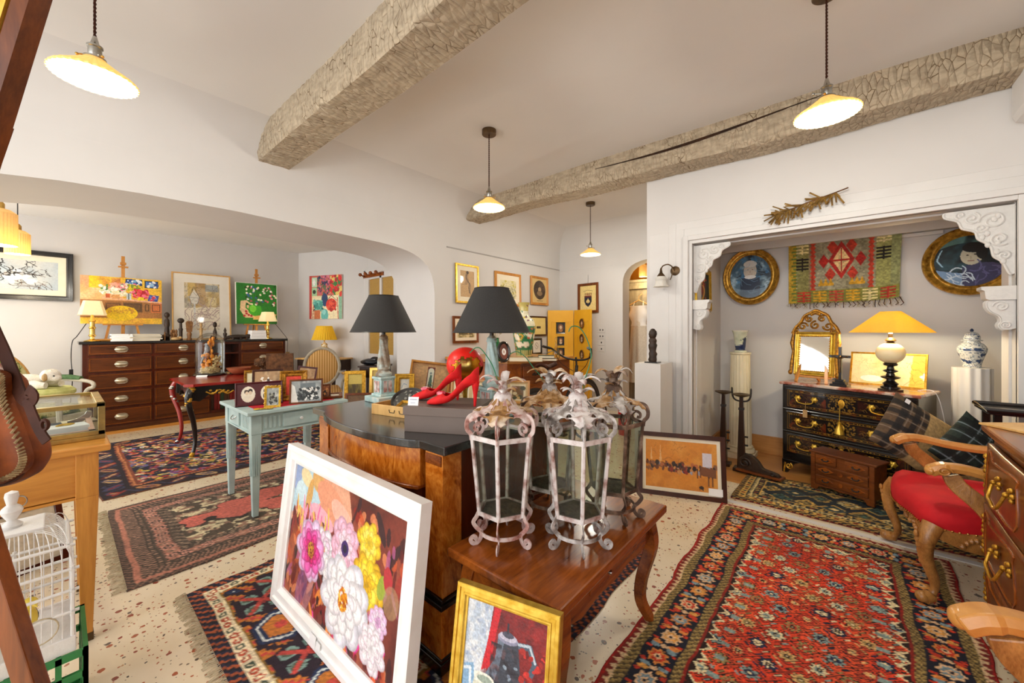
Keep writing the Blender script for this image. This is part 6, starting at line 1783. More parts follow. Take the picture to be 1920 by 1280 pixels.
solo(MB().strip([(0, .0, .002), (.0, .04, .01), (.0, .07, .028), (0, .08, .045)], .026, .004, up=(1, 0, 0)), 'bracelet', 'nickel', 'silver link bracelet standing behind the white box in the showcase', 'bracelet', (-2.97, .03, .8745), R(20))
solo(MB().tube([(.035*math.cos(a), .035*math.sin(a), .012+.03*abs(math.sin(a/2))) for a in [2*PI*k/24 for k in range(24)]], .005, 6, True), 'bangle', 'bronze_dark', 'dark metal bangle at the back of the showcase', 'bangle', (-2.95, -.1, .8745), smooth=True)
plain('glazed_blue', '#a9bfd2', '#c4d4e0', rough=.2, coat=.5)
solo(MB().lathe([(0, 0), (.08, 0), (.085, .008), (.08, .012), (0, .008)], 24), 'small_plate', 'glazed_blue', 'pale blue round dish in the showcase, left of the white box', 'dish', (-2.74, -.14, .8745), smooth=True)
solo(MB().box(-.05, .05, -.06, .06, 0, .0016), 'note_card', 'paper_cream', 'pale note card lying at the far corner of the showcase', 'card', (-3.03, .07, .8745), R(5))

# toy lamb on its stand
sp = at_z(70, 727, .87)
t = thing('plant_stand', 'tall round stand with a yellow-green padded top, under the toy lamb', 'stand', (sp[0], sp[1], 0))
plain('cushion_green', '#b9bc6a', '#d4d48c', rough=.9, scale=30)
part(MB().lathe([(.2, .80), (.215, .815), (.215, .84), (.19, .866), (0, .872)], 36), 'cushion', 'cushion_green', t, smooth=True)
part(MB().lathe([(.18, .77), (.21, .775), (.205, .80)], 36), 'rim', 'grey_chair_paint', t)
for k in range(4):
    a = PI/4+PI/2*k; part(MB().tube([(.2*math.cos(a), .2*math.sin(a), 0), (.16*math.cos(a), .16*math.sin(a), .78)], [.014, .02], 8), 'leg', 'grey_chair_paint', t)
t = thing('toy_lamb', 'cream plush lamb lying on the padded stand', 'soft toy', (sp[0], sp[1], .87), R(62))
lump = lambda a, p: 1+.05*math.sin(7*a+3*p)+.04*math.sin(11*a-5*p)
part(MB().ball((-.07, 0, .055), (.12, .075, .058), 20, 12, lump), 'body', 'wool_cream', t, smooth=True)
hd = part(MB().ball((.09, -.02, .1), (.062, .055, .052), 18, 12, lump).ball((.13, -.035, .08), (.035, .035, .03), 14, 9), 'head', 'wool_cream', t, smooth=True)
part(MB().ball((.085, -.075, .09), (.016, .02, .032), 10, 7).ball((.085, .035, .09), (.016, .02, .032), 10, 7), 'ear', 'carved_light', hd, smooth=True)
part(MB().ball((.135, -.065, .1), .006, 8, 6), 'eye', 'black_plastic', hd, smooth=True)
part(MB().tube([(.0, -.05, .035), (.06, -.09, .028), (.1, -.09, .026)], [.035, .03, .026], 10).tube([(-.13, -.05, .03), (-.1, -.09, .028), (-.05, -.1, .026)], [.04, .032, .026], 10).tube([(.0, .05, .035), (.07, .07, .028), (.12, .05, .026)], [.035, .03, .026], 10), 'legs', 'wool_cream', t, smooth=True)

# green tapestry armchair
cvt = None
plain('tapestry', '#2f4a1c', '#c9c38a', rough=.9, scale=11, detail=5, stops=[(.4, '#2e481d'), (.47, '#6f7d3a'), (.52, '#c7bf86'), (.7, '#d9d2a0')])
t = thing('armchair', 'rounded green tapestry armchair beside the plan chest', 'armchair', (-7.0, -.22, 0), R(129.7))
arc = [(.33*math.cos(a), .0, .62+.48*math.sin(a)) for a in [PI*k/24 for k in range(25)]]
mb = MB(); mb.M = Matrix.Translation((0, .3, 0)) @ Matrix.Rotation(R(-8), 4, 'X')
mb.prism([(-.33, .42)]+[(x, z) for x, y, z in reversed(arc)]+[(.33, .42)], -.03, .05, 'y')
part(mb, 'backrest', 'tapestry', t, bevel=.02)
mb = MB(); mb.M = Matrix.Translation((0, .3, 0)) @ Matrix.Rotation(R(-8), 4, 'X')
mb.tube([(.34, 0, .42)]+[(x*1.03, 0, z+.01) for x, y, z in arc]+[(-.34, 0, .42)], .02, 8, up=(0, 1, 0))
part(mb, 'back_frame', 'pine_light', t, smooth=True)
part(MB().box(-.33, .33, -.32, .3, .36, .47), 'seat', 'tapestry', t, bevel=.03)
part(MB().box(-.35, .35, -.34, .32, .28, .37), 'seat_rail', 'grey_chair_paint', t, bevel=.01)
plain('green_velvet', '#3d5a34', '#56734a', rough=.9, scale=30)
for sx in (-1, 1):
    a_ = part(MB().tube(smooth_path([(sx*.34, .27, .76), (sx*.36, .05, .75), (sx*.37, -.2, .73), (sx*.37, -.32, .70), (sx*.36, -.34, .65), (sx*.35, -.28, .62), (sx*.34, -.24, .5), (sx*.34, -.26, .36)], 5), .022, 8), 'arm', 'grey_chair_paint', t, smooth=True)
    part(MB().tube([(sx*.345, .2, .775), (sx*.365, -.05, .77), (sx*.37, -.18, .755)], [.03, .034, .026], 10), 'arm_pad', 'green_velvet', a_, smooth=True)
    for y in (-.3, .28): part(MB().tube([(sx*.33, y, 0), (sx*.33, y, .3)], [.014, .026], 8), 'leg', 'grey_chair_paint', t, smooth=True)

# frames under the desk
picture('leaning_frame', 'red-brown framed picture with pale backing leaning under the oak desk', 'picture', (-3.42, -.15, 0), .42, .36, Cv(1.2, 30, '#cfc4ae').grain(.1), R(112), R(16), .03, .02, 'mahogany', 'flat')
picture('leaning_frame', 'yellow edged frame behind the birdcage under the oak desk', 'picture', (-3.3, -.6, 0), .5, .34, Cv(1.2, 30, '#3a3020').grain(.1), R(100), R(14), .02, .02, 'yellow_paint', 'flat')

# birdcage on a green crate
BX, BY = -2.07, -.10
t = thing('crate', 'green plastic crate carrying the white birdcage', 'crate', (BX, BY, 0))
mb = MB()
X0, X1, Y0_, Y1_ = -.16, .155, -.2, .165
mb.box(X0, X1, Y0_, Y1_, 0, .012)
for z in (.0, .1, .2, .27):
    hh = .022
    mb.box(X0, X1, Y0_, Y0_+.012, z, z+hh).box(X0, X1, Y1_-.012, Y1_, z, z+hh).box(X0, X0+.012, Y0_, Y1_, z, z+hh).box(X1-.012, X1, Y0_, Y1_, z, z+hh)
for k in range(7):
    x = X0+(X1-X0-.014)*k/6; y = Y0_+(Y1_-Y0_-.014)*k/6
    mb.box(x, x+.014, Y0_, Y0_+.012, 0, .29).box(x, x+.014, Y1_-.012, Y1_, 0, .29).box(X0, X0+.012, y, y+.014, 0, .29).box(X1-.012, X1, y, y+.014, 0, .29)
part(mb, 'body', 'green_crate', t)
t = thing('birdcage', 'white painted wire birdcage with turned finial on the green crate', 'birdcage', (BX, BY, .292))
hx, hy, hb, hs = .135, .13, .05, .27
part(MB().box(-hx-.008, hx+.008, -hy-.008, hy+.008, 0, hb), 'base', 'white_carved', t, bevel=.003)
mb = MB()
def dome_pts(x, y, ux, uy):
    L = [(x, y, hb), (x, y, hs)]
    for k in range(1, 8):
        a = PI/2*k/7; q = 1-.62*(1-math.cos(a)); L.append((x*q if ux else x*(1-.3*(1-math.cos(a))), y*q if uy else y*(1-.3*(1-math.cos(a))), hs+.135*math.sin(a)))
    return L
for k in range(13):
    s_ = -1+2*k/12
    for sg in (-1, 1):
        mb.tube(dome_pts(hx*s_, sg*hy, False, True), .0016, 5)
        mb.tube(dome_pts(sg*hx, hy*s_, True, False), .0016, 5)
part(mb, 'wire_bars', 'white_carved', t)
for z, k_ in ((.13, 1), (.2, 1), (hs, 1), (.345, .93)):
    mb = MB()
    for sg in (-1, 1): mb.tube([(-hx*k_-.015, sg*hy*k_, z), (hx*k_+.015, sg*hy*k_, z)], .005, 6).tube([(sg*hx*k_, -hy*k_-.015, z), (sg*hx*k_, hy*k_+.015, z)], .005, 6)
    part(mb, 'rail', 'white_carved', t)
for sx in (-1, 0, 1):
    for sy in (-1, 0, 1):
        if sx or sy: part(MB().tube([(sx*hx, sy*hy, hb), (sx*hx, sy*hy, hs+.01)], .005, 6), 'post', 'white_carved', t)
part(MB().box(-.075, .075, -.07, .07, .4, .412), 'roof_board', 'white_carved', t, bevel=.004)
fi = part(MB().lathe([(.022, .412), (.024, .42), (.01, .435), (.021, .455), (.025, .466), (.021, .476), (.011, .486), (.016, .512), (.014, .525), (.0, .532)], 20), 'finial', 'white_carved', t, smooth=True)
part(MB().tube([(0, .016+.016*math.cos(a), .49+.018*math.sin(a)) for a in [2*PI*k/20 for k in range(20)]], .002, 5, True, up=(1, 0, 0)), 'ring', 'nickel', fi, smooth=True)
part(MB().tube([(hx+.004, .06+.04*math.cos(a), .1+.04*math.sin(a)) for a in [2*PI*k/24 for k in range(24)]], .0022, 5, True, up=(1, 0, 0)), 'door_ring', 'fringe', t)
part(MB().tube([(-hx, .0, .14), (hx, 0, .14)], .005, 6), 'perch', 'pine_light', t)
def toy_bird(label, loc, m1, m2, rz):
    t = thing('toy_bird', label, 'toy bird', loc, rz)
    part(MB().ball((0, 0, .04), (.024, .036, .04), 14, 10).ball((0, -.02, .09), (.018, .02, .02), 12, 8).tube([(0, -.036, .09), (0, -.052, .084)], [.006, .001], 6), 'body', m1, t, smooth=True)
    part(MB().ball((.018, .012, .04), (.01, .034, .028), 10, 7).tube([(0, .02, .02), (0, .06, -.01), (0, .085, -.04)], [.014, .012, .004], 6), 'wing', m2, t, smooth=True)
toy_bird('green toy bird on the perch inside the birdcage', (BX+.03, BY-.02, .292+.146), 'bird_green', 'black_plastic', R(60))
toy_bird('yellow-green toy bird with dark tail near the floor of the birdcage', (BX+.06, BY+.03, .292+.085), 'yellow_ceramic', 'black_plastic', R(120))

# easel at the very edge, leather bag hung from it
t = thing('studio_easel', 'brown wooden easel leg crossing the bottom left corner', 'easel', (0, 0, 0))
A_, B_ = Vector(at_d(-190, 500, .86)), Vector(at_d(212, 1760, .86))
part(MB().sweep([tuple(A_), tuple(B_)], [(-.024, -.014), (.024, -.014), (.024, .014), (-.024, .014)], up=(CF[0], CF[1], 0)), 'leg', 'walnut_z', t, bevel=.003)
A2, B2 = Vector(at_d(-230, 500, .86)), Vector(at_d(-760, 1760, .86))
part(MB().sweep([tuple(A2), tuple(B2)], [(-.024, -.014), (.024, -.014), (.024, .014), (-.024, .014)], up=(CF[0], CF[1], 0)), 'leg', 'walnut_z', t, bevel=.003)
C0, C1 = Vector(at_d(-210, 330, .88)), Vector(at_d(-210, 1250, .88))
part(MB().sweep([tuple(C0), tuple(C1)], [(-.024, -.014), (.024, -.014), (.024, .014), (-.024, .014)], up=(CF[0], CF[1], 0)), 'mast', 'walnut_z', t, bevel=.003)
part(MB().sweep([at_d(-420, 560, .84), at_d(-60, 560, .84)], [(-.02, -.02), (.02, -.02), (.02, .02), (-.02, .02)]), 'crossbar', 'walnut_z', t, bevel=.003)

bp = at_d(-20, 800, .95)
def bxy(px, py, y=0):
    k = (.95+y)/726; return ((px-960)*k+980/726*.95, (618-py)*k+182/726*.95)
t = thing('leather_bag', 'worn tan leather satchel hanging at the left edge before the showcase', 'bag', bp, R(40.5))
out = smooth_path([bxy(x, y, -.015) for x, y in ((-20, 676), (5, 690), (22, 699), (31, 742), (50, 785), (67, 822), (75, 848), (74, 872), (60, 892), (30, 906), (0, 912), (-40, 912), (-80, 905), (-105, 880), (-110, 840), (-90, 770), (-60, 700))], 5)
cx_ = sum(p[0] for p in out)/len(out); cy_b = sum(p[1] for p in out)/len(out)
sc_ = lambda s, y: [(cx_+(x-cx_)*s, y, cy_b+(z-cy_b)*s) for x, z in out]
part(MB().rings([sc_(.7, .03), sc_(.86, .02), sc_(.96, .005), sc_(1, -.015), sc_(.98, -.03), sc_(.93, -.036), sc_(.5, -.042)], True, True), 'body', 'leather', t, smooth=50)
e_ = sc_(.955, -.0375)
part(MB().tube(e_, .003, 5, True, up=(0, 1, 0)), 'seam', 'leather_dark', t)
fl = smooth_path([bxy(x, y, -.05) for x, y in ((-30, 690), (4, 700), (8, 720), (12, 750), (28, 790), (45, 838), (50, 865), (36, 888), (0, 902), (-50, 900), (-85, 870), (-80, 760))], 5)
cfx = sum(p[0] for p in fl)/len(fl); cfz = sum(p[1] for p in fl)/len(fl)
sf = lambda s, y: [(cfx+(x-cfx)*s, y, cfz+(z-cfz)*s) for x, z in fl]
part(MB().rings([sf(1, -.036), sf(1, -.05), sf(.97, -.056), sf(.5, -.06)], False, True), 'flap', 'leather', t, smooth=50)
mb = MB(); f1, f2 = sf(1.0, -.05), sf(.92, -.061)
for a, b in zip(f1[:46], f2[1:47]): mb.tube([a, b], .0028, 5)
part(mb, 'lacing', 'thread', t)
B3 = lambda px, py, y: (bxy(px, py, y)[0], y, bxy(px, py, y)[1])
part(MB().strip(smooth_path([B3(-70, 440, .0), B3(-22, 590, -.01), B3(8, 660, -.02), B3(26, 705, -.03), B3(40, 742, -.04), B3(54, 752, -.05), B3(60, 742, -.055), B3(50, 732, -.05)], 6), .03, .004, up=(0, 1, 0)), 'strap', 'leather_dark', t, 'dark shoulder strap')
part(MB().strip(smooth_path([B3(50, 748, -.05), B3(62, 780, -.055), B3(76, 810, -.055), B3(88, 828, -.055)], 6), .022, .004, up=(0, 1, 0)), 'strap_end', 'leather_dark', t)
part(MB().tube([B3(84+6*math.cos(a), 796+9*math.sin(a), -.06) for a in [2*PI*q/16 for q in range(16)]], .004, 6, True, up=(0, 1, 0)), 'buckle', 'leather_dark', t, smooth=True)

# big mirror frame and a small frame corner high at the left edge
t = thing('wall_mirror', 'tilted brown and gilt mirror frame cutting the top left corner', 'mirror', (0, 0, 0))
q = [at_d(x, y, .95) for x, y in ((72, -60), (-48, 330), (-420, 200), (-300, -190))]
part(MB().sweep(q, [(-.04, -.02), (.0, -.028), (.028, -.02), (.032, .02), (-.04, .02)], True, up=(CF[0], CF[1], 0)), 'frame', 'walnut_z', t)
part(MB().sweep([tuple(Vector(a)*.93+Vector(at_d(-170, 70, .93))*.07) for a in q], [(-.012, -.03), (.012, -.03), (.012, -.01), (-.012, -.01)], True, up=(CF[0], CF[1], 0)), 'gilt_slip', 'gilt_bright', t)
part(MB().add([tuple(Vector(a)*.96+Vector(at_d(-170, 70, .96))*.04) for a in q], [(0, 1, 2, 3)]), 'glass', 'mirror', t)
t = thing('corner_frame', 'small gilt-lined brown frame corner at the left edge below the tilted mirror', 'picture', (0, 0, 0))
q = [at_d(x, y, 1.1) for x, y in ((9, 240), (-60, 440), (-230, 350), (-160, 150))]
part(MB().sweep(q, [(-.012, -.012), (.012, -.012), (.012, .012), (-.012, .012)], True, up=(CF[0], CF[1], 0)), 'frame', 'walnut_z', t)
part(MB().add(q, [(0, 1, 2, 3)]), 'backing', 'gilt', t)

# ================================================================ pendants of the main room
def pendant(label, loc, canopy=True):
    t = thing('pendant_lamp', label, 'lamp', loc, group='fluted pendant lamps of the main room')
    fl = lambda a, r, z: r*(1+.022*math.cos(36*a)) if r > .03 else r
    part(MB().shell([(.135, 0), (.137, .006), (.128, .016), (.1, .034), (.065, .06), (.04, .08), (.03, .092)], .004, 144, f=fl), 'shade', 'porcelain_shade', t, 'fluted porcelain shade', smooth=True)
    part(MB().lathe([(0, .004), (.126, .004), (.126, .008), (0, .008)], 48), 'glow_disc', 'lamp_glow', t)  # glowing disc added in place of the bulb-lit inside of the shade
    s = part(MB().lathe([(.036, .088), (.036, .094), (.02, .1), (.022, .105), (.022, .135), (.026, .138), (.026, .145), (.014, .155), (.007, .185)], 24), 'socket', 'nickel', t, smooth=True)
    part(MB().tube([(-.02, 0, .12), (-.052, 0, .128)], .003, 6).ball((-.054, 0, .128), .008, 10, 7), 'switch_key', 'nickel', s, smooth=True)
    mb = MB()
    for k in range(3):
        a = 2*PI*k/3+.4; mb.tube([(.03*math.cos(a), .03*math.sin(a), .096), (.05*math.cos(a), .05*math.sin(a), .09)], .003, 6).ball((.052*math.cos(a), .052*math.sin(a), .089), .006, 8, 6)
    part(mb, 'thumbscrews', 'brass', s, smooth=True)
    hz = ZC-loc[2]; n = int(hz/.006); L = []
    mb = MB()
    for ph in (0, PI):
        mb.tube([(.0028*math.cos(i*.8+ph), .0028*math.sin(i*.8+ph), .18+(hz-.18)*i/n) for i in range(n+1)], .0032, 5)
    part(mb, 'twisted_cord', 'leather_dark', t)
    part(MB().lathe([(.058, hz-.042), (.062, hz-.038), (.062, hz)], 28), 'canopy', 'bronze_dark', t, smooth=True)
    point('bulb_light', (loc[0], loc[1], loc[2]-.05), 22, (1, .94, .82), .07)
pendant('lit fluted pendant lamp largest and highest at left, before the arch wall', (-2.438, .101, 2.42))
pendant('lit fluted pendant lamp at right, hanging before the long crooked beam', (-.062, 2.538, 2.44))
pendant('lit fluted pendant lamp in the middle, at the left end of the crooked beam', (-2.347, 2.44, 2.41))
pendant('smallest lit pendant lamp, near the far corner above the yellow screen', (-2.626, 4.727, 2.375))

# ================================================================ far corner: counter, its goods, pictures, screen
t = thing('counter', 'old brown wooden shop counter against the picture wall, behind the lanterns', 'counter', (-3.36, 3.87, 0))
part(MB().prism([(-.58, -.6), (.5, -.6), (.62, -.5), (.62, .62), (-.58, .62)], .965, 1.0), 'top', 'oak_warm_y', t, bevel=.006)
part(MB().prism([(-.57, -.56), (.46, -.56), (.575, -.46), (.575, .58), (-.57, .58)], .08, .965), 'carcass', 'walnut_red', t)
part(MB().prism([(-.57, -.58), (.48, -.58), (.595, -.47), (.595, .6), (-.57, .6)], 0, .09), 'plinth', 'mahogany', t, bevel=.004)
for y0, y1 in ((-.42, .04), (.08, .54)):
    dr = part(MB().box(.575, .588, y0, y1, .72, .93), 'drawer', 'walnut_red', t, bevel=.003)
    ym = (y0+y1)/2
    mb = MB()
    for k in range(5): mb.ball((.592, ym-.05+.025*k, .825+.008*math.sin(k*2)), (.01, .02, .014), 8, 6)
    part(mb, 'carved_pull', 'dark_wood', dr, smooth=True)
    part(MB().box(.575, .585, y0, y1, .14, .68), 'door', 'walnut_red', t, bevel=.003)
part(MB().box(-.5, -.1, -.575, -.56, .16, .9), 'side_panel', 'walnut_red', t, bevel=.003)
part(MB().lathe([(.09, .09), (.1, .12), (.085, .15), (.1, .4), (.105, .6), (.1, .8), (.085, .88), (.1, .92), (.1, .96)], 24, (.12, -.56, 0)), 'barrel_pilaster', 'terracotta', t, 'rounded terracotta-coloured pilaster', smooth=True)
def cv_vase():
    cv = Cv(.8, 150, '#e6e0c0'); h = cv.hh
    cv.rect(0, .55, 1, h, '#2f7a4e').rect(0, h*.86, 1, h, '#d8cf8a').rect(0, 0, 1, .2, '#c8b86a')
    for k in range(40): cv.rect(k/40, h*.86, k/40+.012, h*.96, '#2f6a3a')
    cv.specks(0, .05, 1, h*.84, 170, .02, ['#b8452a', '#d89a30', '#1f5a3a', '#e8dcb0', '#6a8a4a', '#d8c04a', '#7a3a5a'], 4).specks(0, .5, 1, h*.8, 14, .08, ['#efe8d0'], 9).specks(0, .5, 1, h*.84, 80, .02, ['#3f8a5a', '#c85a3a', '#d8a83a', '#2a5a44'], 5)
    return cv
def painted_lathe(name, prof, cv, mat, parent, n=64, f=None):
    """turned body with colours wrapped around it; canvas x around, y from rim to foot"""
    m = len(prof); vs = np.zeros((m, n+1, 3)); col = np.zeros((m, n+1, 3))
    zt, zb = prof[-1][1], prof[0][1]
    for j, (r, z) in enumerate(prof):
        for i in range(n+1):
            a = 2*PI*i/n; q = f(a, r, z) if f else r
            vs[j, i] = (q*math.cos(a), q*math.sin(a), z)
            v = int((zt-z)/(zt-zb)*(cv.h-1)); u = int((i % n)/n*(cv.w-1)); col[j, i] = cv.a[v, u]
    me = grid_mesh(name, m, n+1, vs[::-1]); paint_attr(me, col[::-1]); me.materials.append(M[mat])
    me.polygons.foreach_set('use_smooth', [True]*len(me.polygons))
    o = bpy.data.objects.new(name, me); COL.objects.link(o); o.parent = parent; return o
def dense(prof, k=6): return smooth_path(prof, k)
t = thing('vase', 'tall green and yellow flowered vase on the counter, beside the dark lampshade', 'vase', (-3.13, 3.9, 1.0))
painted_lathe('body', dense([(.09, 0), (.1, .02), (.12, .15), (.145, .32), (.15, .40), (.125, .475), (.075, .52), (.06, .56), (.06, .64), (.075, .69), (.08, .70)], 9), cv_vase(), 'glazed', t, 72)
part(MB().lathe([(0, .002), (.09, .002), (.09, 0), (0, 0)], 24), 'bottom', 'cream', t)
p = at_d(931, 662, 4.35)
t = thing('bottle', 'dark green glass bottle with dried flowers on the counter', 'bottle', (p[0], p[1], 1.0))
part(MB().lathe([(.06, 0), (.065, .02), (.065, .17), (.03, .22), (.027, .25), (.035, .26)], 24), 'body', 'bottle_green', t, smooth=True)
mb = MB(); rnd = random.Random(2)
for k in range(12):
    a = rnd.random()*6.28; q = (.05*math.cos(a), .05*math.sin(a), .34+rnd.uniform(-.03, .05)); mb.tube([(0, 0, .24), q], .002, 4).ball(q, .014, 7, 5)
part(mb, 'dried_flowers', 'fringe', t)
p = at_d(947, 668, 4.2)
t = picture('oval_cameo', 'dark oval domed frame with a white cameo, standing on the counter', 'picture frame', (p[0], p[1], 1.0), .155, .23, Cv(.7, 50, '#5a2a1a').wash('#7a3a22', 3, .4, .7).ell(.5, .72, .24, .3, '#e8e2da').ell(.5, .72, .1, .14, '#b89a8a'), R(62), R(10), .03, .03, 'ebonised', 'round', oval=True)
part(MB().box(-.02, .02, .03, .09, 0, .03), 'foot', 'ebonised', t)
for lab, px, D, z, w_, d_, h_, m_, rz in (('thick ornate tan book lying on the counter under the vase', 972, 4.3, 1.0, .2, .15, .055, 'book_tan', 40), ('pale tan book lying at the bottom of the counter pile', 998, 4.35, 1.0, .22, .16, .03, 'paper_cream', 40),
                                          ('brown book lying second from bottom right of the pale book', 1027, 4.4, 1.0, .2, .14, .028, 'book_brown', 36), ('dark green book lying on top of the brown book', 1024, 4.42, 1.0285, .18, .12, .03, 'book_green', 40), ('black flat book on top of the pale tan book', 990, 4.36, 1.0305, .24, .13, .014, 'ebonised', 40)):
    p = at_d(px, 660, D); flatbook(lab, p[0], p[1], z, w_, d_, h_, m_, R(rz), 'old books lying on the counter', 'book', 'book')
p = at_d(1043, 660, 4.7)
t = thing('decanter', 'slim yellow glass decanter at the far corner of the counter', 'decanter', (p[0], p[1], 1.0))
part(MB().lathe([(.035, 0), (.045, .02), (.04, .1), (.016, .14), (.012, .2), (.02, .22)], 20), 'body', 'glass_yellow', t, smooth=True)
part(MB().ball((0, 0, .24), .018, 10, 8), 'stopper', 'glass_yellow', t, smooth=True)

# pictures on the arch wall and the far wall
def wallpic(label, y0, y1, z0, z1, cv, **k): return picture('framed_picture', label, 'picture', (XA+.042, (y0+y1)/2, z0), y1-y0, z1-z0, cv, R(90), R(1.2), group='framed pictures on the arch wall', **k)
cv = Cv(.6, 70, '#c4a070').grain(.12).curve([(.5, .1), (.45, .35), (.5, .6), (.4, .8)], .2, '#a88860').ell(.52, .12, .09, .1, '#4a3a2c').curve([(.48, .2), (.42, .45), (.52, .62), (.62, .8), (.6, 1.1), (.64, 1.4)], .05, '#4a3a2c').curve([(.4, .25), (.38, .5), (.42, .64)], .03, '#4a3a2c').curve([(.5, .7), (.7, .85), (.68, 1.2), (.7, 1.45)], .04, '#5a4636').line([(.1, .9), (.45, .85)], .02, '#8a6a44')
wallpic('gilt-framed life drawing of a seated nude, top left of the picture wall', 3.457, 3.887, 1.715, 2.251, cv, fw=.028, fmat='gilt_bright', mat=.06, matm='mat_cream')
cv = Cv(1.0, 80, '#e6dcae').wash('#c8b84a', 6, .5, .7).scribble(.02, .35, .98, .98, 160, .012, '#5a5a3a', 3, .12).scribble(.02, .05, .98, .4, 30, .006, '#a8a07a', 4, .3)
wallpic('oak-framed landscape etching, its lower part behind the dark lampshade', 4.232, 4.837, 1.72, 2.234, cv, fw=.04, fmat='oak_warm', mat=.08, matm='mat_cream')
cv = Cv(.75, 70, '#d8b878').ell(.5, .62, .4, .52, '#3a2a1c')
cv.wash('#6a5440', 7, .45, .7, .7, ((cv.X-.5)/.38)**2+((cv.Y-.62)/.5)**2 < 1).ell(.5, .6, .1, .14, '#b89a70').ell(.5, .8, .18, .14, '#8a7050').rect(.3, 1.2, .7, 1.23, '#5a4630')
wallpic('oak-framed oval engraving, third picture along the top row of the wall', 5.103, 5.594, 1.773, 2.256, cv, fw=.04, fmat='oak_warm')
cv = Cv(1.5, 70, '#e0cc98').wash('#8a7a4a', 5, .5, .7).rect(.1, .35, .9, .55, '#6a5a3a').specks(.1, .2, .9, .5, 40, .04, ['#8a6a3a', '#4a4a2a', '#c8a86a'], 3)
wallpic('brown-framed landscape partly hidden by the dark lampshade, low on the picture wall', 3.41, 3.877, 1.168, 1.535, cv, fw=.035, fmat='walnut_z', mat=.04, matm='mat_cream')
cv = Cv(1.1, 40, '#3a3224').specks(0, 0, 1, .9, 40, .06, ['#6a5a3a', '#1c1812', '#8a7a54'], 3)
wallpic('dark-framed tiny print in a wide yellow mount, above the small black frame', 5.089, 5.545, 1.247, 1.58, cv, fw=.025, fmat='dark_brown_frame', mat=.145, matm='mat_yellow', matb=.1)
cv = Cv(.9, 40, '#f0ece0').ell(.5, .5, .25, .3, '#c8c4b8').ell(.5, .5, .18, .2, '#efe9dd').line([(.4, .4), (.6, .6)], .04, '#6a6458')
wallpic('small black-framed print lowest beside the yellow screen', 5.118, 5.403, .93, 1.208, cv, fw=.035, fmat='ebonised')
cv = Cv(.8, 90, '#e8cf86').grain(.08).poly([(.28, .5), (.72, .5), (.72, .8), (.64, .95), (.5, 1.06), (.36, .95), (.28, .8)], '#16162a').poly([(.28, .5), (.72, .5), (.72, .58), (.28, .58)], '#6a1c1a')
for k in range(6): cv.rect(.3+.075*k, .4, .35+.075*k, .48, '#7a2a1c').ell(.325+.075*k, .38, .02, .03, '#7a5a1c')
for k in range(7): cv.ell(.26+.08*k, .28-.05*math.sin(PI*k/6), .025, .022, '#8a7a4a')
cv.ell(.5, .76, .035, .13, '#e8cf86').ell(.43, .77, .03, .07, '#e8cf86', .5).ell(.57, .77, .03, .07, '#e8cf86', -.5).rect(.4, .82, .6, .845, '#e8cf86')
t = picture('framed_crest', 'framed coat of arms with a pale lily, hanging by a wire above the yellow screen', 'picture', (-3.368, YF-.035, 1.641), .40, .52, cv, 0, R(1.5), .045, .028, 'walnut_z', 'step', roll=R(-1))
part(MB().tube([(0, .012, .5), (0, .024, .8)], .002, 5), 'hanging_wire', 'black_iron', t)

# yellow folding screen with miniatures
t = thing('folding_screen', 'yellow painted folding screen hung with dark miniatures, in the far corner', 'screen', (0, 0, 0))
pA, pB, pC = Vector((-3.93, 5.56, 0)), Vector((-3.576, 5.85, 0)), Vector((-3.165, 5.72, 0))
leafs = []
for a, b in ((pA, pB), (pB, pC)):
    W_ = (b-a).length; an = math.atan2((b-a).y, (b-a).x)
    mb = MB(); mb.M = Matrix.Translation(a) @ Matrix.Rotation(an, 4, 'Z')
    mb.box(.004, W_-.004, 0, .025, .02, 1.69)
    o = part(mb, 'leaf', 'yellow_paint', t, bevel=.003)
    mb = MB(); mb.M = Matrix.Translation(a) @ Matrix.Rotation(an, 4, 'Z')
    for x0, x1, z0, z1 in ((.07, W_-.07, .2, .75), (.07, W_-.07, .85, 1.5)):
        mb.box(x0, x1, -.006, 0, z0, z0+.02).box(x0, x1, -.006, 0, z1-.02, z1).box(x0, x0+.02, -.006, 0, z0, z1).box(x1-.02, x1, -.006, 0, z0, z1)
    part(mb, 'panel_moulding', 'yellow_paint', o, bevel=.002); leafs.append((a, an, W_))
for li, z, ov, s_, lab in ((0, 1.30, 0, .165, 'largest square black miniature, top left on the yellow screen'), (0, 1.09, 0, .13, 'square black miniature in the middle of the screen, left leaf'), (0, .88, 0, .14, 'square black miniature lowest on the left leaf of the screen'),
                           (1, 1.38, 1, .13, 'oval miniature at the top of the right leaf of the screen'), (1, 1.13, 1, .12, 'pale oval miniature in the middle of the right leaf'), (1, .86, 1, .12, 'oval miniature lowest on the right leaf of the screen')):
    a, an, W_ = leafs[li]; q = a+Vector((math.cos(an), math.sin(an), 0))*W_*.5+Vector((math.sin(an), -math.cos(an), 0))*.02
    cv = Cv(.9, 36, '#15100c').ell(.5, .55, .34, .42, '#7a4a26').ell(.5, .5, .16, .2, '#d8b890').ell(.5, .85, .24, .16, '#c8b090' if z < 1.2 else '#a8703a')
    picture('miniature', lab, 'miniature', (q.x, q.y, z-s_*.1), s_*.95, s_*1.2 if not ov else s_*1.35, cv, an, 0, .014, .014, 'ebonised' if not ov else 'gilt_dark', 'round', oval=bool(ov), group='miniatures on the yellow screen')
t = thing('switch_panel', 'stack of four small white switch plates beside the yellow screen', 'switches', (-3.115, YF-.006, 0))
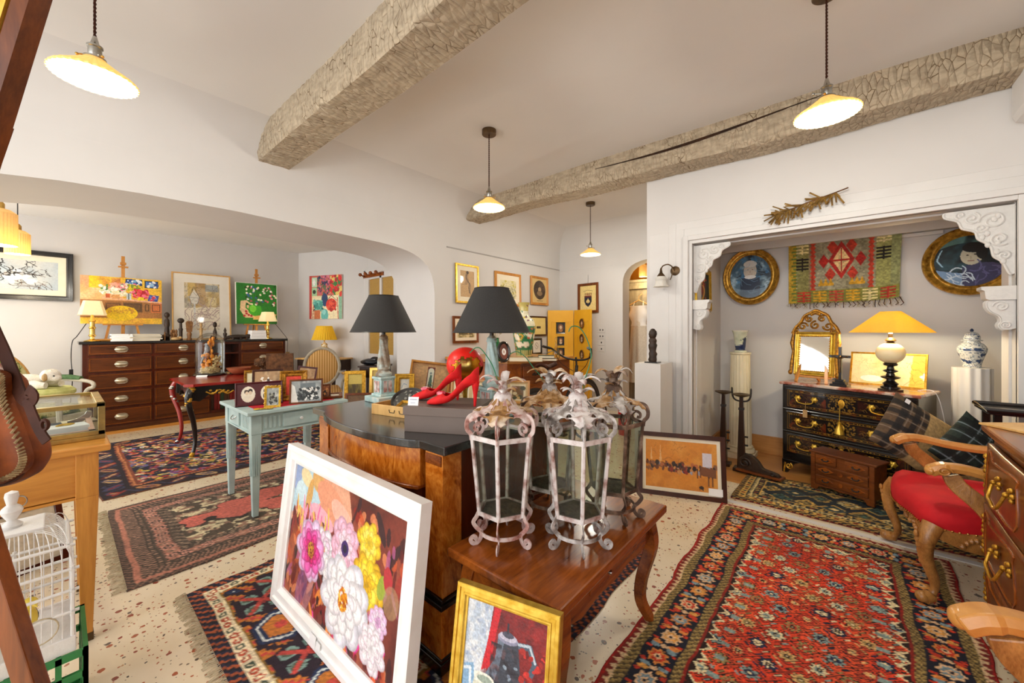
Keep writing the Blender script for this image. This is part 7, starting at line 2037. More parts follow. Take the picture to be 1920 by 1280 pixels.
for k in range(4):
    z = 1.30-.107*k; pl = part(MB().box(-.06, .06, -.004, .004, z, z+.1), 'plate', 'white_paint', t, bevel=.002)
    mb = MB()
    for x in ((-.025, .025) if k < 2 else (0,)): mb.box(x-.006, x+.006, -.014, -.004, z+.035, z+.06)
    part(mb, 'toggle', 'black_plastic', pl)

# dressing room: old wardrobe, dress, lamp
t = thing('wardrobe', 'weathered grey wooden wardrobe seen through the arched doorway', 'wardrobe', (-2.55, 6.95, 0))
part(MB().box(-.62, .7, 0, .55, 0, 2.1), 'body', 'grey_old_wood', t, bevel=.005)
part(MB().box(-.67, .75, -.05, .6, 2.1, 2.16).box(-.64, .72, -.03, .58, 2.16, 2.22).box(-.69, .77, -.07, .6, 2.22, 2.27), 'cornice', 'grey_old_wood', t, bevel=.005)
for x0, x1 in ((-.58, -.02), (.02, .66)):
    dd = part(MB().box(x0, x1, -.02, 0, .1, 2.05), 'door', 'grey_old_wood', t, bevel=.003)
    part(MB().box(x0+.07, x1-.07, -.03, -.02, .2, .9).box(x0+.07, x1-.07, -.03, -.02, 1.0, 1.95), 'panel', 'grey_old_wood', dd, bevel=.005)
t = thing('dress', 'long cream linen dress with lace bodice on a hanger before the grey wardrobe', 'dress', (-2.78, 6.78, 0))
def skirt(u, v):
    a = 2*PI*u; z = 1.5-1.1*v; w_ = .14+.08*v; return (w_*math.cos(a)*(1+.06*math.cos(11*a)*v), .06*math.sin(a)*(1+.3*math.cos(9*a)*v)-.01, z)
part(MB().grid(skirt, 60, 14), 'skirt', 'lace', t, smooth=True)
part(MB().grid(lambda u, v: ((.15+.03*v-.02*math.sin(v*9))*math.cos(2*PI*u), .05*math.sin(2*PI*u)-.02, 1.42+.36*v), 36, 10), 'bodice', 'white_satin', t, 'white lace bodice', smooth=True)
part(MB().tube([(-.17, -.02, 1.80), (0, -.02, 1.88), (.17, -.02, 1.80)], .01, 6).tube([(0, -.02, 1.88), (0, -.02, 1.95), (.03, -.02, 1.97), (.03, .03, 1.99), (0, .1, 1.99), (0, .12, 2.0)], .004, 6), 'hanger', 'pine_light', t)
for sx in (-1, 1): part(MB().strip([(sx*.09, -.05, 1.76), (sx*.08, -.02, 1.86)], .012, .003), 'strap', 'white_satin', t)
p = at_y(1206, 505, 6.7)
t = thing('pendant_lamp', 'small lit cream lamp hanging in the orange room behind the arch', 'lamp', (p[0], p[1], p[2]))
part(MB().shell([(.07, -.13), (.075, -.1), (.07, .06), (.03, .1), (.01, .11)], .003, 28), 'shade', 'porcelain_shade', t, smooth=True)
part(MB().ball((0, 0, -.05), .035, 12, 8), 'bulb', 'lamp_glow', t)
part(MB().tube([(0, 0, .1), (0, 0, 2.9-p[2])], .004, 6), 'cord', 'black_plastic', t)
point('bulb_light', (p[0], p[1]-.05, p[2]-.2), 9, (1, .74, .38), .06)
p = at_d(1171, 760, 5.0)
t = thing('fire_extinguisher', 'red fire extinguisher on the floor near the arched doorway', 'fire extinguisher', (p[0], p[1], 0))
part(MB().lathe([(.075, 0), (.08, .01), (.08, .36), (.06, .41), (.025, .44)], 24), 'cylinder', 'red_plastic', t, smooth=True)
part(MB().box(-.03, .03, -.015, .015, .44, .49).box(-.08, .02, -.012, .012, .49, .505), 'valve', 'black_plastic', t)
part(MB().tube(smooth_path([(.03, 0, .46), (.1, 0, .44), (.11, 0, .3), (.1, 0, .12)], 5), .012, 8), 'hose', 'black_plastic', t, smooth=True)

# bicycle along the counter
t = thing('bicycle', 'old black bicycle with leather saddle standing beside the counter', 'bicycle', (-2.44, 0, 0))
YA, YB, rw = 3.2, 4.27, .335
for y, nm in ((YA, 'rear'), (YB, 'front')):
    wh = part(MB().tube([(0, y+rw*math.cos(a), rw+.016+rw*math.sin(a)) for a in [2*PI*k/48 for k in range(48)]], .016, 8, True, up=(1, 0, 0)), 'wheel', 'black_plastic', t, smooth=True)
    mb = MB()
    for k in range(24):
        a = 2*PI*k/24; mb.tube([(.02*(-1)**k, y, rw+.016), (0, y+(rw-.015)*math.cos(a), rw+.016+(rw-.015)*math.sin(a))], .0015, 4)
    part(mb, 'spokes', 'nickel', wh)
    part(MB().strip([(0, y+(rw+.035)*math.cos(a), rw+.016+(rw+.035)*math.sin(a)) for a in [PI*(.05+.95*k/24) for k in range(25)]], .05, .003, up=(1, 0, 0)), 'mudguard', 'black_iron', t)
bb, st, hd_ = (0, 3.62, .29), (0, 3.46, .80), (0, 4.05, .84)
mb = MB()
for a, b, r in ((bb, st, .016), (st, (0, 4.03, .8), .014), (bb, hd_, .018), (st, (.04, YA, rw), .009), (st, (-.04, YA, rw), .009), (bb, (.04, YA, rw), .01), (bb, (-.04, YA, rw), .01), ((0, 4.03, .74), (0, 4.06, .92), .02), ((0, 4.08, .7), (.05, YB, rw), .011), ((0, 4.08, .7), (-.05, YB, rw), .011)):
    mb.tube([a, b], r, 8)
part(mb, 'frame', 'black_iron', t)
part(MB().tube([st, (0, 3.44, .93)], .012, 8), 'seat_post', 'black_iron', t)
part(MB().grid(lambda u, v: ((v-.5)*2*(.085-.06*min(1, u*1.7)), 3.33+.27*u, .985-.03*((v-.5)*2)**2-.02*math.sin(PI*u)), 14, 8), 'saddle', 'leather_dark', t, 'dark leather saddle', smooth=True, solid=.02)
part(MB().tube([(0, 4.06, .9), (0, 4.04, 1.02)], .012, 8).tube(smooth_path([(-.3, 3.84, 1.14), (-.27, 3.92, 1.12), (-.2, 4.03, 1.03), (-.08, 4.06, .99), (.08, 4.06, .99), (.2, 4.03, 1.03), (.27, 3.92, 1.12), (.3, 3.84, 1.14)], 5), .012, 8), 'handlebar', 'black_iron', t, smooth=True)
for sx in (-1, 1):
    part(MB().tube([(sx*.28, 3.9, 1.125), (sx*.305, 3.79, 1.15)], .017, 8), 'grip', 'black_plastic', t, smooth=True)
    part(MB().tube([(sx*.25, 3.94, 1.1), (sx*.30, 3.88, 1.07), (sx*.33, 3.80, 1.06)], .006, 6), 'brake_lever', 'nickel', t)
    part(MB().tube(smooth_path([(sx*.25, 3.94, 1.1), (sx*.18, 3.98, .95), (sx*.05, 4.06, .85)], 5), .004, 5), 'brake_cable', 'leather_dark', t)
    part(MB().box(sx*.09-.035, sx*.09+.035, 3.58, 3.66, .26-.08*sx, .28-.08*sx), 'pedal', 'black_plastic', t)
p = at_d(965, 738, 3.35)
t = thing('cabinet', 'small brown wooden cabinet standing low between the commode and the bicycle', 'cabinet', (p[0], p[1], 0), R(10))
part(MB().box(-.17, .17, -.17, .17, 0, .74), 'body', 'walnut_red', t)
part(MB().box(-.19, .19, -.19, .19, .74, .765), 'top', 'walnut_red', t, bevel=.005)
part(MB().box(-.14, .14, -.18, -.17, .06, .7), 'door', 'walnut_red', t, bevel=.004)

# ================================================================ alcove wall: pedestal, print, sconce, carved brackets
solo(MB().box(-.12, .12, -.165, .165, 0, 1.04), 'pedestal', 'white_paint', 'plain white square pedestal carrying a dark idol, left of the alcove', 'pedestal', (-1.36, 3.665, 0), bevel=.002)
t = thing('idol', 'dark brown carved standing idol on the white square pedestal', 'figurine', (-1.355, 3.62, 1.04))
part(MB().box(-.06, .06, -.05, .05, 0, .012), 'base', 'ebonised', t)
part(MB().lathe([(.03, .012), (.036, .03), (.03, .06), (.036, .085), (.026, .11), (.033, .14), (.036, .165), (.028, .185), (.033, .205), (.03, .22), (.022, .232), (.03, .245), (.034, .27), (.03, .295), (.014, .318), (0, .322)], 16, f=lambda a, r, z: r*(1+.1*math.cos(2*a)+.08*math.cos(5*a+z*60))), 'figure', 'carved_dark', t, smooth=True)
cv = Cv(1.75, 150, '#d98a2a').wash('#e09a3c', 4, .4, .7).wash('#c4741c', 7, .5, .75, .8).rect(0, .4, 1, .58, '#d88e34', 0)
cv.line([(0, .29), (1, .3)], .006, '#7a4a20').specks(.02, .27, .98, .36, 70, .025, ['#6a3a1c', '#8a5a3a', '#3a2a20', '#b86a3a', '#9aa0b0'], 4).poly([(.07, .25), (.085, .08), (.1, .25)], '#e8b878').poly([(.2, .26), (.215, .05), (.235, .26)], '#e8b878').rect(.8, .12, .93, .28, '#d8d2dc').poly([(.78, .28), (.98, .3), (.98, .4), (.76, .38)], '#7a4a2a').specks(.3, .28, .7, .37, 50, .022, ['#5a2a1a', '#8a2a1c', '#2a1c16', '#c88a4a'], 5)
for x, y in ((.76, .41), (.87, .5), (.92, .5), (.72, .42)): cv.rect(x, y-.09, x+.018, y, '#7a4a24').ell(x+.009, y-.1, .012, .014, '#5a341c')
cv.ell(.78, .52, .035, .018, '#2a1a12').line([(.755, .52), (.755, .55)], .008, '#2a1a12').line([(.8, .52), (.8, .55)], .008, '#2a1a12').scribble(.1, .05, .6, .25, 14, .005, '#b06a24', 6, .1)
t = picture('orange_print', 'wide dark-framed orange print of wagons leaning against the alcove pier', 'picture', (-.985, 3.245, 0), .66, .5, cv, math.atan2(.245, .62), R(12), .035, .025, 'dark_brown_frame', 'flat', mat=.028, matm='mat_cream')
part(MB().box(.2, .3, -.003, -.001, .045, .1), 'price_label', 'card_white', t, 'white price label')
sp = at_y(1267, 508, YN)
t = thing('wall_sconce', 'dark bronze wall sconce with frosted bell glass, left of the alcove', 'lamp', (sp[0], YN, sp[2]))
part(MB().tube([(0, 0, 0), (0, -.02, 0), (0, -.03, 0)], [.045, .045, .02], 20), 'wall_plate', 'bronze_dark', t, smooth=True)
part(MB().tube(smooth_path([(0, -.025, 0), (-.02, -.05, .04), (-.05, -.08, .06), (-.09, -.1, .045), (-.105, -.105, .01)], 5), .006, 8).tube(smooth_path([(-.02, -.05, .04), (-.015, -.06, -.04), (-.03, -.07, -.09)], 4), .005, 6), 'arm', 'bronze_dark', t, smooth=True)
part(MB().lathe([(.04, -.06), (.036, -.045), (.015, -.02), (.008, .02), (.004, .03)], 18, (-.105, -.105, 0)), 'gallery', 'bronze_dark', t, smooth=True)
part(MB().shell([(.07, -.155), (.055, -.13), (.046, -.1), (.055, -.08), (.04, -.055)], .003, 48, (-.105, -.105, 0), f=lambda a, r, z: r*(1+(.08*math.cos(6*a) if z < -.14 else 0))), 'glass_bell', 'frosted_glass', t, 'frosted frilled glass', smooth=True)

def spiral(cx, cz, r0, turns, y, a0=0, sg=1, n=40): return [(cx+sg*r0*(1-k/n*.85)*math.cos(a0+turns*2*PI*k/n), y, cz+r0*(1-k/n*.85)*math.sin(a0+turns*2*PI*k/n)) for k in range(n+1)]
def corner_bracket(label, xw, sg):
    t = thing('carved_bracket', label, 'bracket', (xw, YN+.06, AZ-.012), group='white carved brackets of the alcove')
    o = smooth_path([(.30, -.0), (.30, -.035), (.24, -.07), (.22, -.12), (.165, -.15), (.15, -.2), (.1, -.25), (.085, -.32), (.05, -.36), (.02, -.44), (0, -.44)], 4)
    part(MB().prism([(0, 0)]+[(sg*x, z) for x, z in o], -.02, .02, 'y'), 'panel', 'white_carved', t)
    mb = MB()
    for cx, cz, r, tu, a0 in ((.09, -.09, .06, 1.6, 0), (.18, -.06, .04, 1.5, 2), (.06, -.21, .045, 1.5, 4), (.045, -.32, .03, 1.4, 1), (.14, -.13, .03, 1.3, 3), (.23, -.03, .025, 1.3, 5)):
        mb.tube([(sg*x, y, z) for x, y, z in spiral(cx, cz, r, tu, -.022, a0)], .008, 6)
    for k in range(14):
        rnd = random.Random(k); x = rnd.uniform(.02, .22); z = -rnd.uniform(.02, .42)
        if x*1.5-z < .43: mb.ball((sg*x, -.022, z), (.014, .01, .02), 8, 5)
    mb.tube([(sg*x, -.02, z) for x, z in o[1:-3]], .008, 6)
    part(mb, 'relief', 'white_carved', t, smooth=True)
corner_bracket('white carved corner bracket at the upper left of the alcove opening', AX0, 1)
corner_bracket('white carved corner bracket at the upper right, overlapping the lady portrait', AX1, -1)
def console(label, xw, sg):
    t = thing('console_bracket', label, 'bracket', (xw, YN+.06, 0), group='white scroll consoles of the alcove')
    X = lambda *p: [(sg*x, z) for x, z in p]
    part(MB().prism(X((0, 1.63), (.145, 1.63), (.145, 1.61), (.13, 1.6), (.125, 1.55), (.11, 1.54), (0, 1.54)), -.06, .06, 'y'), 'cornice', 'white_carved', t, bevel=.003)
    sc = smooth_path([(.0, 1.54), (.1, 1.54), (.115, 1.51), (.1, 1.47), (.065, 1.44), (.055, 1.405), (.065, 1.38), (.055, 1.355), (.03, 1.35), (0, 1.36)], 4)
    part(MB().prism(X(*sc), -.045, .045, 'y'), 'scroll', 'white_carved', t, smooth=50)
    mb = MB()
    for cx, cz, r in ((.06, 1.5, .035), (.04, 1.38, .022)): mb.tube([(sg*x, -.047, z) for x, y, z in spiral(cx, cz, r, 1.7, 0)], .005, 6)
    for y in (-.03, -.01, .01, .03): mb.tube([(sg*x+sg*.002, y, z) for x, z in sc[4:-6]], .006, 6)
    part(mb, 'relief', 'white_carved', t, smooth=True)
console('white scroll console low on the left jamb of the alcove', AX0, 1)
console('white scroll console low on the right jamb of the alcove', AX1, -1)
t = thing('dried_branch', 'dried brown leafy branch tucked over the alcove moulding', 'branch', at_y(1515, 383, YN-.065))
rnd = random.Random(6); mb = MB(); ml = MB()
stem = smooth_path([(.24, 0, .075), (.12, -.01, .04), (.0, -.02, .01), (-.1, -.02, -.02), (-.2, -.01, -.04)], 6)
mb.tube(stem, .005, 6)
for k in range(95):
    s_ = stem[rnd.randrange(4, len(stem))]; a = rnd.choice([-1.7, -2.0, -2.3, -2.7, 2.8, -1.4, -1.9, -3.0])+rnd.uniform(-.4, .4); L = rnd.uniform(.04, .11)
    e = (s_[0]+L*math.cos(a), s_[1]+rnd.uniform(-.03, .02), s_[2]+L*math.sin(a)); m_ = tuple((p+q)/2 for p, q in zip(s_, e))
    ml.strip([s_, m_, e], .012, .0015, up=(rnd.uniform(-1, 1), .6, rnd.uniform(-1, 1)))
part(mb, 'stem', 'cork_root', t)
part(ml, 'leaves', 'dry_leaf', t)
p = (at_y(1728, 428, 4.98)[0], 4.984, 2.195)
solo(MB().box(-.13, .13, -.015, .015, -.012, .02), 'strip_light', 'white_paint', 'slim white strip light fixed high in the alcove beside the lady portrait', 'light fitting', p, bevel=.003)

# portraits, kilim, side picture
plain('gilt_alcove', '#80540f', '#e6b24a', rough=.32, metal=.65, scale=30, bmp=.4)
def portrait(label, x, z0, W_, H_, cv): return picture('oval_portrait', label, 'picture', (x, 4.918, z0), W_, H_, cv, 0, R(2), .075, .05, 'gilt_alcove', 'cove', oval=True, group='oval gilt portraits in the alcove')
cv = Cv(.85, 120, '#4a6a80').wash('#1a2a38', 4, .45, .7).wash('#a8c4d4', 6, .55, .75).wash('#3a7ab0', 9, .6, .75, .8)
cv.poly([(.28, .62), (.72, .62), (.8, 1.2), (.2, 1.2)], '#1c2c46').ell(.5, .42, .16, .23, '#cfc4b4').ell(.5, .24, .18, .09, '#d8d8d4').ell(.5, .6, .14, .05, '#e0e0de').ell(.44, .4, .02, .012, '#4a4440').ell(.56, .4, .02, .012, '#4a4440').line([(.45, .52), (.55, .52)], .012, '#8a6a5a').ell(.5, .46, .015, .04, '#b8a898').rect(0, .95, 1, 1.2, '#a8c0d0', .5).scribble(0, 0, 1, 1.1, 20, .015, '#8ab4d0', 3, .3, .5)
portrait('oval gilt portrait of an old man, left of the hanging kilim', -.777, 1.627, .535, .62, cv)
cv = Cv(1.0, 120, '#15242c').wash('#2a4a54', 5, .4, .7).rect(0, 0, 1, .14, '#7ab0a8', .6).wash('#0c141a', 4, .5, .75)
cv.poly([(0, .7), (.45, .74), (.5, 1), (0, 1)], '#7a9ac0').poly([(.36, 1), (.4, .62), (.55, .54), (.8, .56), (1, .7), (1, 1)], '#3a3a60').ell(.52, .4, .15, .18, '#c0bca8').ell(.56, .24, .17, .1, '#14100e').ell(.66, .34, .08, .14, '#14100e').ell(.47, .39, .02, .012, '#2a2420').ell(.57, .38, .02, .012, '#2a2420').line([(.47, .5), (.55, .5)], .014, '#8a5a50').ell(.51, .44, .013, .04, '#a8a08c').line([(.08, .2), (.05, .45), (.12, .6)], .025, '#9ac0d8').scribble(.1, .7, .5, 1, 14, .02, '#c8d8e8', 3, .2).scribble(.6, .6, 1, .9, 14, .02, '#5a5a8a', 4, .2)
portrait('oval gilt portrait of a dark-haired lady, right of the hanging kilim', .81, 1.641, .56, .575, cv)
kz0, kz1 = 1.62, 2.30; kw = .84
cv = Cv(kw/(kz1-kz0), 190, '#8d876c'); H_ = cv.hh
cv.wash('#a09a80', 5, .4, .7).rect(0, 0, .08, H_, '#b8962f').rect(.92, 0, 1, H_, '#8f9464')
for k in range(20): cv.rect(.03+.02*(k % 2), k*.042, .1, k*.042+.022, '#6a7a34')
cv.rect(.09, 0, .2, H_, '#8a8650').rect(.2, .0, .24, H_, '#8a7a5a').rect(.8, 0, .92, H_*.84, '#9a9a5c')
def comb(x, y, w_, h_, c):
    cv.rect(x+w_*.42, y, x+w_*.58, y+h_, c)
    for k in range(4): cv.rect(x, y+h_*(.04+.25*k), x+w_, y+h_*(.04+.25*k)+h_*.13, c)
for y, c in ((.06, '#e0d094'), (.26, '#231e1c')): comb(.08, y, .12, .16, c)
for y, c in ((.02, '#e4d8a0'), (.21, '#231e1c')): comb(.8, y, .12, .15, c)
for x in (.24, .76):
    for k in range(14): cv.poly([(x-.028, k*.05), (x+.028, k*.05), (x+.012, k*.05+.025), (x+.028, k*.05+.05), (x-.028, k*.05+.05), (x-.012, k*.05+.025)], '#b8402a')
def loz(cx, cy, rx, ry, c): cv.poly([(cx, cy-ry), (cx+rx, cy), (cx, cy+ry), (cx-rx, cy)], c)
for dx, dy in ((0, 0),): loz(.5, .32, .12, .22, '#b02c24'); loz(.5, .32, .08, .15, '#e6c48a'); cv.rect(.42, .31, .58, .33, '#b02c24').rect(.495, .18, .505, .46, '#b02c24')
for dx, dy in ((-.16, 0), (.17, 0), (-.1, .16), (.1, .16), (-.08, -.16), (.09, -.16)): loz(.5+dx, .32+dy, .05, .085, '#b83a28' if dy else '#a8261f')
for x in (.36, .64):
    for k in range(3): cv.poly([(x-.07+.045*k, .6), (x-.045+.045*k, .52), (x-.02+.045*k, .6)], '#cf9c2a')
    cv.rect(x-.07, .58, x+.07, .61, '#cf9c2a')
cv.rect(.08, .66, 1, H_, '#84843e')
for k, c in enumerate(('#b83a28', '#cf9a26', '#b84a34', '#d09e2a', '#e0d094', '#a83426')): comb(.09+.15*k, .67, .13, .13, c)
cv.grain(.25, 60)
t = thing('kilim', 'small green and red woven kilim hung on the back wall of the alcove', 'rug', (-.01, 4.975, 0))
u, v = np.meshgrid(np.linspace(0, 1, cv.w), np.linspace(0, 1, cv.h))
co = np.stack([(u-.5)*kw - .02*v*(u > .5)*(u-.5)*2, -.012-.03*np.clip(u-.8, 0, 1)**1*np.sin(v*9)*1.0 - .006*np.sin(u*14), kz1+(kz0-kz1)*v+.03*(u**6)*v], -1)
me = grid_mesh('weave', cv.h, cv.w, co); paint_attr(me, cv.a); me.materials.append(M['cloth_woven'])
o = bpy.data.objects.new('weave', me); COL.objects.link(o); o.parent = t
for nm, cc, q in (('tassels', 'leather_dark', 0), ('fringe', 'fringe', 1)):
    mb = MB(); rnd = random.Random(q+3)
    for k in range(26 if not q else 120):
        x = -kw/2+kw*(k+.5)/(26 if not q else 120); L = rnd.uniform(.02, .06); a = rnd.uniform(-.03, .03)
        mb.tube([(x, -.012, kz0+.005+.03*((x/kw+.5)**6)), (x+a, -.014, kz0-L*.6), (x+a*.2, -.01, kz0-L)], .0032 if not q else .0014, 4)
    part(mb, nm, cc, t)
a, b = at_x(1308, 580, -1.055), at_x(1336, 508, -1.055)
cv = Cv(.6, 50, '#1c2a18').ell(.5, .3, .2, .12, '#c82a1c').poly([(.3, .4), (.7, .5), (.6, 1.2), (.35, 1.1)], '#7a1c14').curve([(.4, .5), (.6, .9), (.4, 1.4)], .1, '#d8a040').specks(.2, .2, .8, 1.5, 14, .06, ['#e8c05a', '#2a4a2a', '#c84a2a'], 4)
picture('gilt_picture', 'narrow gilt-framed dark picture on the left side wall of the alcove', 'picture', (-1.058, (a[1]+b[1])/2, a[2]), abs(b[1]-a[1]), b[2]-a[2], cv, R(90), R(1), .05, .03, 'gilt_bright', 'cove', surf='oil_paint')

# ---------------------------------------------------------------- lacquer commode
CY = R(-19.4)
t = thing('commode', 'black and tortoiseshell lacquer commode with gilt handles and red marble top', 'commode', (-.005, 4.325, 0), CY)
part(MB().box(-.46, .46, .0, .45, .12, .835), 'carcass', 'ebonised', t, bevel=.012)
part(MB().box(-.48, .48, -.02, .46, .835, .862), 'marble_top', 'marble_red', t, 'red and grey marble top', bevel=.01)
def marq(seed, w_, h_):
    cv = Cv(w_/h_, 230, '#130c08'); hh = cv.hh; rnd = random.Random(seed)
    cv.wash('#32130a', 9, .45, .6).wash('#6a280c', 14, .58, .75, .9)
    for m_ in (.012, .03): cv.line([(m_, m_), (1-m_, m_), (1-m_, hh-m_), (m_, hh-m_), (m_, m_)], .005, '#6f5218')
    for k in range(90): cv.ell(.022+rnd.random()*.956, rnd.choice([.022, hh-.022]), .005, .004, '#8a6620')
    cv.rect(.37, .035, .63, hh-.035, '#100b09')
    for k in range(34):
        x, y = .5+rnd.uniform(-.11, .11), hh/2+rnd.uniform(-.08, .08)
        for q in (x, 1-x): cv.ell(q, y, .012, .006, '#7a5a20', rnd.random()*3)
    for k in range(26):
        x, y = rnd.uniform(.06, .34), rnd.uniform(.05, hh-.05)
        for q in (x, 1-x): cv.curve([(q-.02, y), (q, y-.012), (q+.015, y+.008)], .004, '#5e4218')
    return cv
for k, (z0, z1) in enumerate(((.625, .80), (.415, .59), (.205, .38))):
    dr = part(MB().box(-.425, .425, -.012, .01, z0, z1), 'drawer', 'ebonised', t, bevel=.004)
    o = art_mesh('marquetry', marq(k+1, .83, z1-z0-.012), .83, z1-z0-.012, 'glazed', dr, -.0135, z0+.006)
    zc = (z0+z1)/2+.01
    for sx in (-1, 1):
        mb = MB(); x = sx*.26
        for q in (-.065, .065):
            mb.lathe([(.026, 0), (.02, .008), (.009, .012), (.008, .02), (0, .022)], 12, f=lambda a, r, z: r*(1+.15*math.cos(6*a)))
            vs = mb.v[-60:]; mb.v[-60:] = [(x+q+vx, -.014-vz, zc+vy) for vx, vy, vz in vs]
        mb.tube(smooth_path([(x-.065, -.034, zc), (x-.055, -.04, zc-.03), (x, -.04, zc-.042), (x+.055, -.04, zc-.03), (x+.065, -.034, zc)], 5), .005, 7)
        part(mb, 'handle', 'gilt_bright', dr, 'gilt bail handle', smooth=50)
    part(MB().ball((0, -.016, zc), (.02, .006, .03), 12, 8, lambda a, p: 1+.2*math.cos(5*a)), 'escutcheon', 'gilt', dr, smooth=True)
for z0 in (.595, .385): part(MB().box(-.45, .45, -.012, .0, z0+.004, z0+.022), 'moulding', 'ebonised', t, bevel=.006)
for sx in (-1, 1):
    for y in (.01, .42): 
        ft = part(MB().prism([(sx*.46, .13), (sx*.46, 0), (sx*.42, 0), (sx*.40, .05), (sx*.36, .1), (sx*.30, .13)], y-.012, y+.02, 'y'), 'foot', 'ebonised', t, bevel=.003)
        if y < .1: part(MB().tube([(sx*x, -.006, z) for x, yy, z in spiral(.40, .075, .03, 1.5, 0, 2)], .006, 6).tube([(sx*.44, -.006, .01), (sx*.43, -.006, .1)], .008, 6), 'foot_mount', 'gilt', ft, smooth=True)
part(MB().tube([(-.0, -.04, .70), (-.0, -.05, .57)], .003, 5).lathe([(.035, .47), (.03, .5), (.018, .53), (.012, .55), (.014, .565), (.004, .575)], 14, (0, -.05, 0)), 'key_tassel', 'gilt_bright', t, 'gold key tassel', smooth=True)
part(MB().box(-.27, -.235, -.046, -.044, .56, .63).tube([(-.25, -.045, .63), (-.25, -.04, .70)], .002, 4), 'paper_tag', 'book_tan', t)
c_, s2 = math.cos(CY), math.sin(CY)
def oc(x, y, z=.8625): return (-.005+x*c_-y*s2, 4.325+x*s2+y*c_, z)

# things on the commode
ex = oc(-.27, .14)
t = thing('display_easel', 'small light wooden easel holding the gilt mirror on the lacquer commode', 'easel', ex, CY)
part(MB().box(-.14, .14, -.02, .02, .04, .06), 'ledge', 'beech', t, bevel=.002)
for sx in (-1, 1): part(MB().sweep([(sx*.12, -.04, 0), (sx*.09, .04, .25)], [(-.012, -.007), (.012, -.007), (.012, .007), (-.012, .007)]), 'leg', 'beech', t)
part(MB().sweep([(0, .02, .1), (0, .14, 0)], [(-.012, -.007), (.012, -.007), (.012, .007), (-.012, .007)], up=(1, 0, 0)), 'leg', 'beech', t)
t = thing('gilt_mirror', 'carved gilt mirror with openwork crest standing on the small easel', 'mirror', (ex[0], ex[1]-.02, ex[2]+.062), rot=(R(-6), 0, CY))
part(frame_mesh(.32, .41, .045, .03, 'cove'), 'frame', 'gilt_bright', t)
part(MB().box(-.12, .12, .012, .016, .04, .37), 'glass', 'mirror', t)
mb = MB()
for k in range(60):
    s_ = k/60; per = [(-.118+.236*(s_*4 % 1), .043), (.118, .043+.324*(s_*4 % 1)), (.118-.236*(s_*4 % 1), .367), (-.118, .367-.324*(s_*4 % 1))][int(s_*4)]
    mb.ball((per[0], .008, per[1]), .006, 7, 5)
part(mb, 'beading', 'gilt', t, smooth=True)
mb = MB()
cr = smooth_path([(-.185, .39), (-.16, .45), (-.12, .50), (-.09, .56), (-.04, .59), (0, .61), (.04, .59), (.09, .56), (.12, .5), (.16, .45), (.185, .39)], 4)
mb.tube([(x, .01, z) for x, z in cr], .014, 7)
for cx, cz, r, a0 in ((-.1, .46, .04, 0), (.1, .46, .04, PI), (-.05, .53, .03, 2), (.05, .53, .03, 1), (0, .47, .04, 1.5), (-.15, .41, .03, 1), (.15, .41, .03, 2)):
    mb.tube(spiral(cx, cz, r, 1.3, .008, a0), .009, 6)
for k in range(9): mb.ball((-.03+.0075*k, 0, .575+.012*math.sin(k*PI/8)), (.014, .01, .018), 8, 6)
for sx in (-1, 1):
    mb.tube([(sx*.175, .012, .40), (sx*.185, .012, .3), (sx*.172, .012, .22), (sx*.18, .012, .1), (sx*.185, .012, .0)], [.012, .018, .01, .016, .012], 7).ball((sx*.185, .005, .02), (.02, .015, .025), 10, 7)
part(mb, 'crest', 'gilt_dark', t, 'openwork carved crest', smooth=True)
t = thing('crucifix', 'black standing crucifix on a stepped base before the gilt mirror', 'crucifix', oc(-.03, .05), CY)
part(MB().box(-.06, .06, -.045, .045, 0, .02).box(-.045, .045, -.033, .033, .02, .04).box(-.03, .03, -.022, .022, .04, .06), 'base', 'ebonised', t, bevel=.002)
part(MB().box(-.011, .011, -.008, .008, .06, .34).box(-.075, .075, -.008, .008, .245, .268), 'cross', 'ebonised', t, bevel=.002)
part(MB().tube([(0, -.016, .12), (0, -.018, .18), (0, -.016, .235)], [.006, .011, .013], 8).tube([(-.055, -.012, .262), (0, -.016, .235), (.055, -.012, .262)], .005, 6).ball((.004, -.02, .255), .011, 9, 7), 'corpus', 'bronze_dark', t, smooth=True)
lp = oc(.27, .13)
t = thing('table_lamp', 'lit lamp with wide yellow cone shade and ivory ball on the lacquer commode', 'lamp', lp)
part(MB().lathe([(.075, 0), (.078, .012), (.06, .018), (.06, .03), (.04, .04), (.05, .055), (.028, .075), (.025, .085), (.058, .1), (.06, .11), (.03, .12), (.022, .14), (.045, .152), (.045, .16), (.024, .17), (.02, .19), (.042, .2), (.045, .215), (.03, .225)], 28), 'base', 'ebonised', t, 'turned black base', smooth=True)
part(MB().ball((0, 0, .30), (.09, .09, .085), 28, 18), 'ball', 'ivory', t, 'ivory ball', smooth=True)
part(MB().lathe([(.03, .378), (.02, .39), (.036, .4), (.03, .41), (.014, .425), (.014, .455)], 20), 'collar', 'bronze_dark', t, smooth=True)
part(MB().shell([(.255, .465), (.062, .635)], .002, 64), 'shade', 'shade_kraft', t, 'wide yellow cone shade', smooth=True)
part(MB().ball((0, 0, .52), (.03, .03, .04), 12, 8).tube([(0, 0, .45), (0, 0, .5)], .012, 8), 'bulb', 'lamp_glow_soft', t, smooth=True)
point('bulb_light', (lp[0], lp[1], lp[2]+.50), 34, (1, .84, .56), .035)
t = thing('lamp_flex', 'thin white lamp flex with a switch hanging beside the lacquer commode', 'cord', oc(.49, .3, 0))
part(MB().tube(smooth_path([(-.1, .02, .865), (.0, .03, .85), (.05, .03, .6), (.07, .03, .35), (.06, .04, .03)], 6), .003, 5), 'cable', 'card_white', t)
part(MB().box(.055, .085, .015, .04, .38, .46), 'switch', 'card_white', t, bevel=.004)
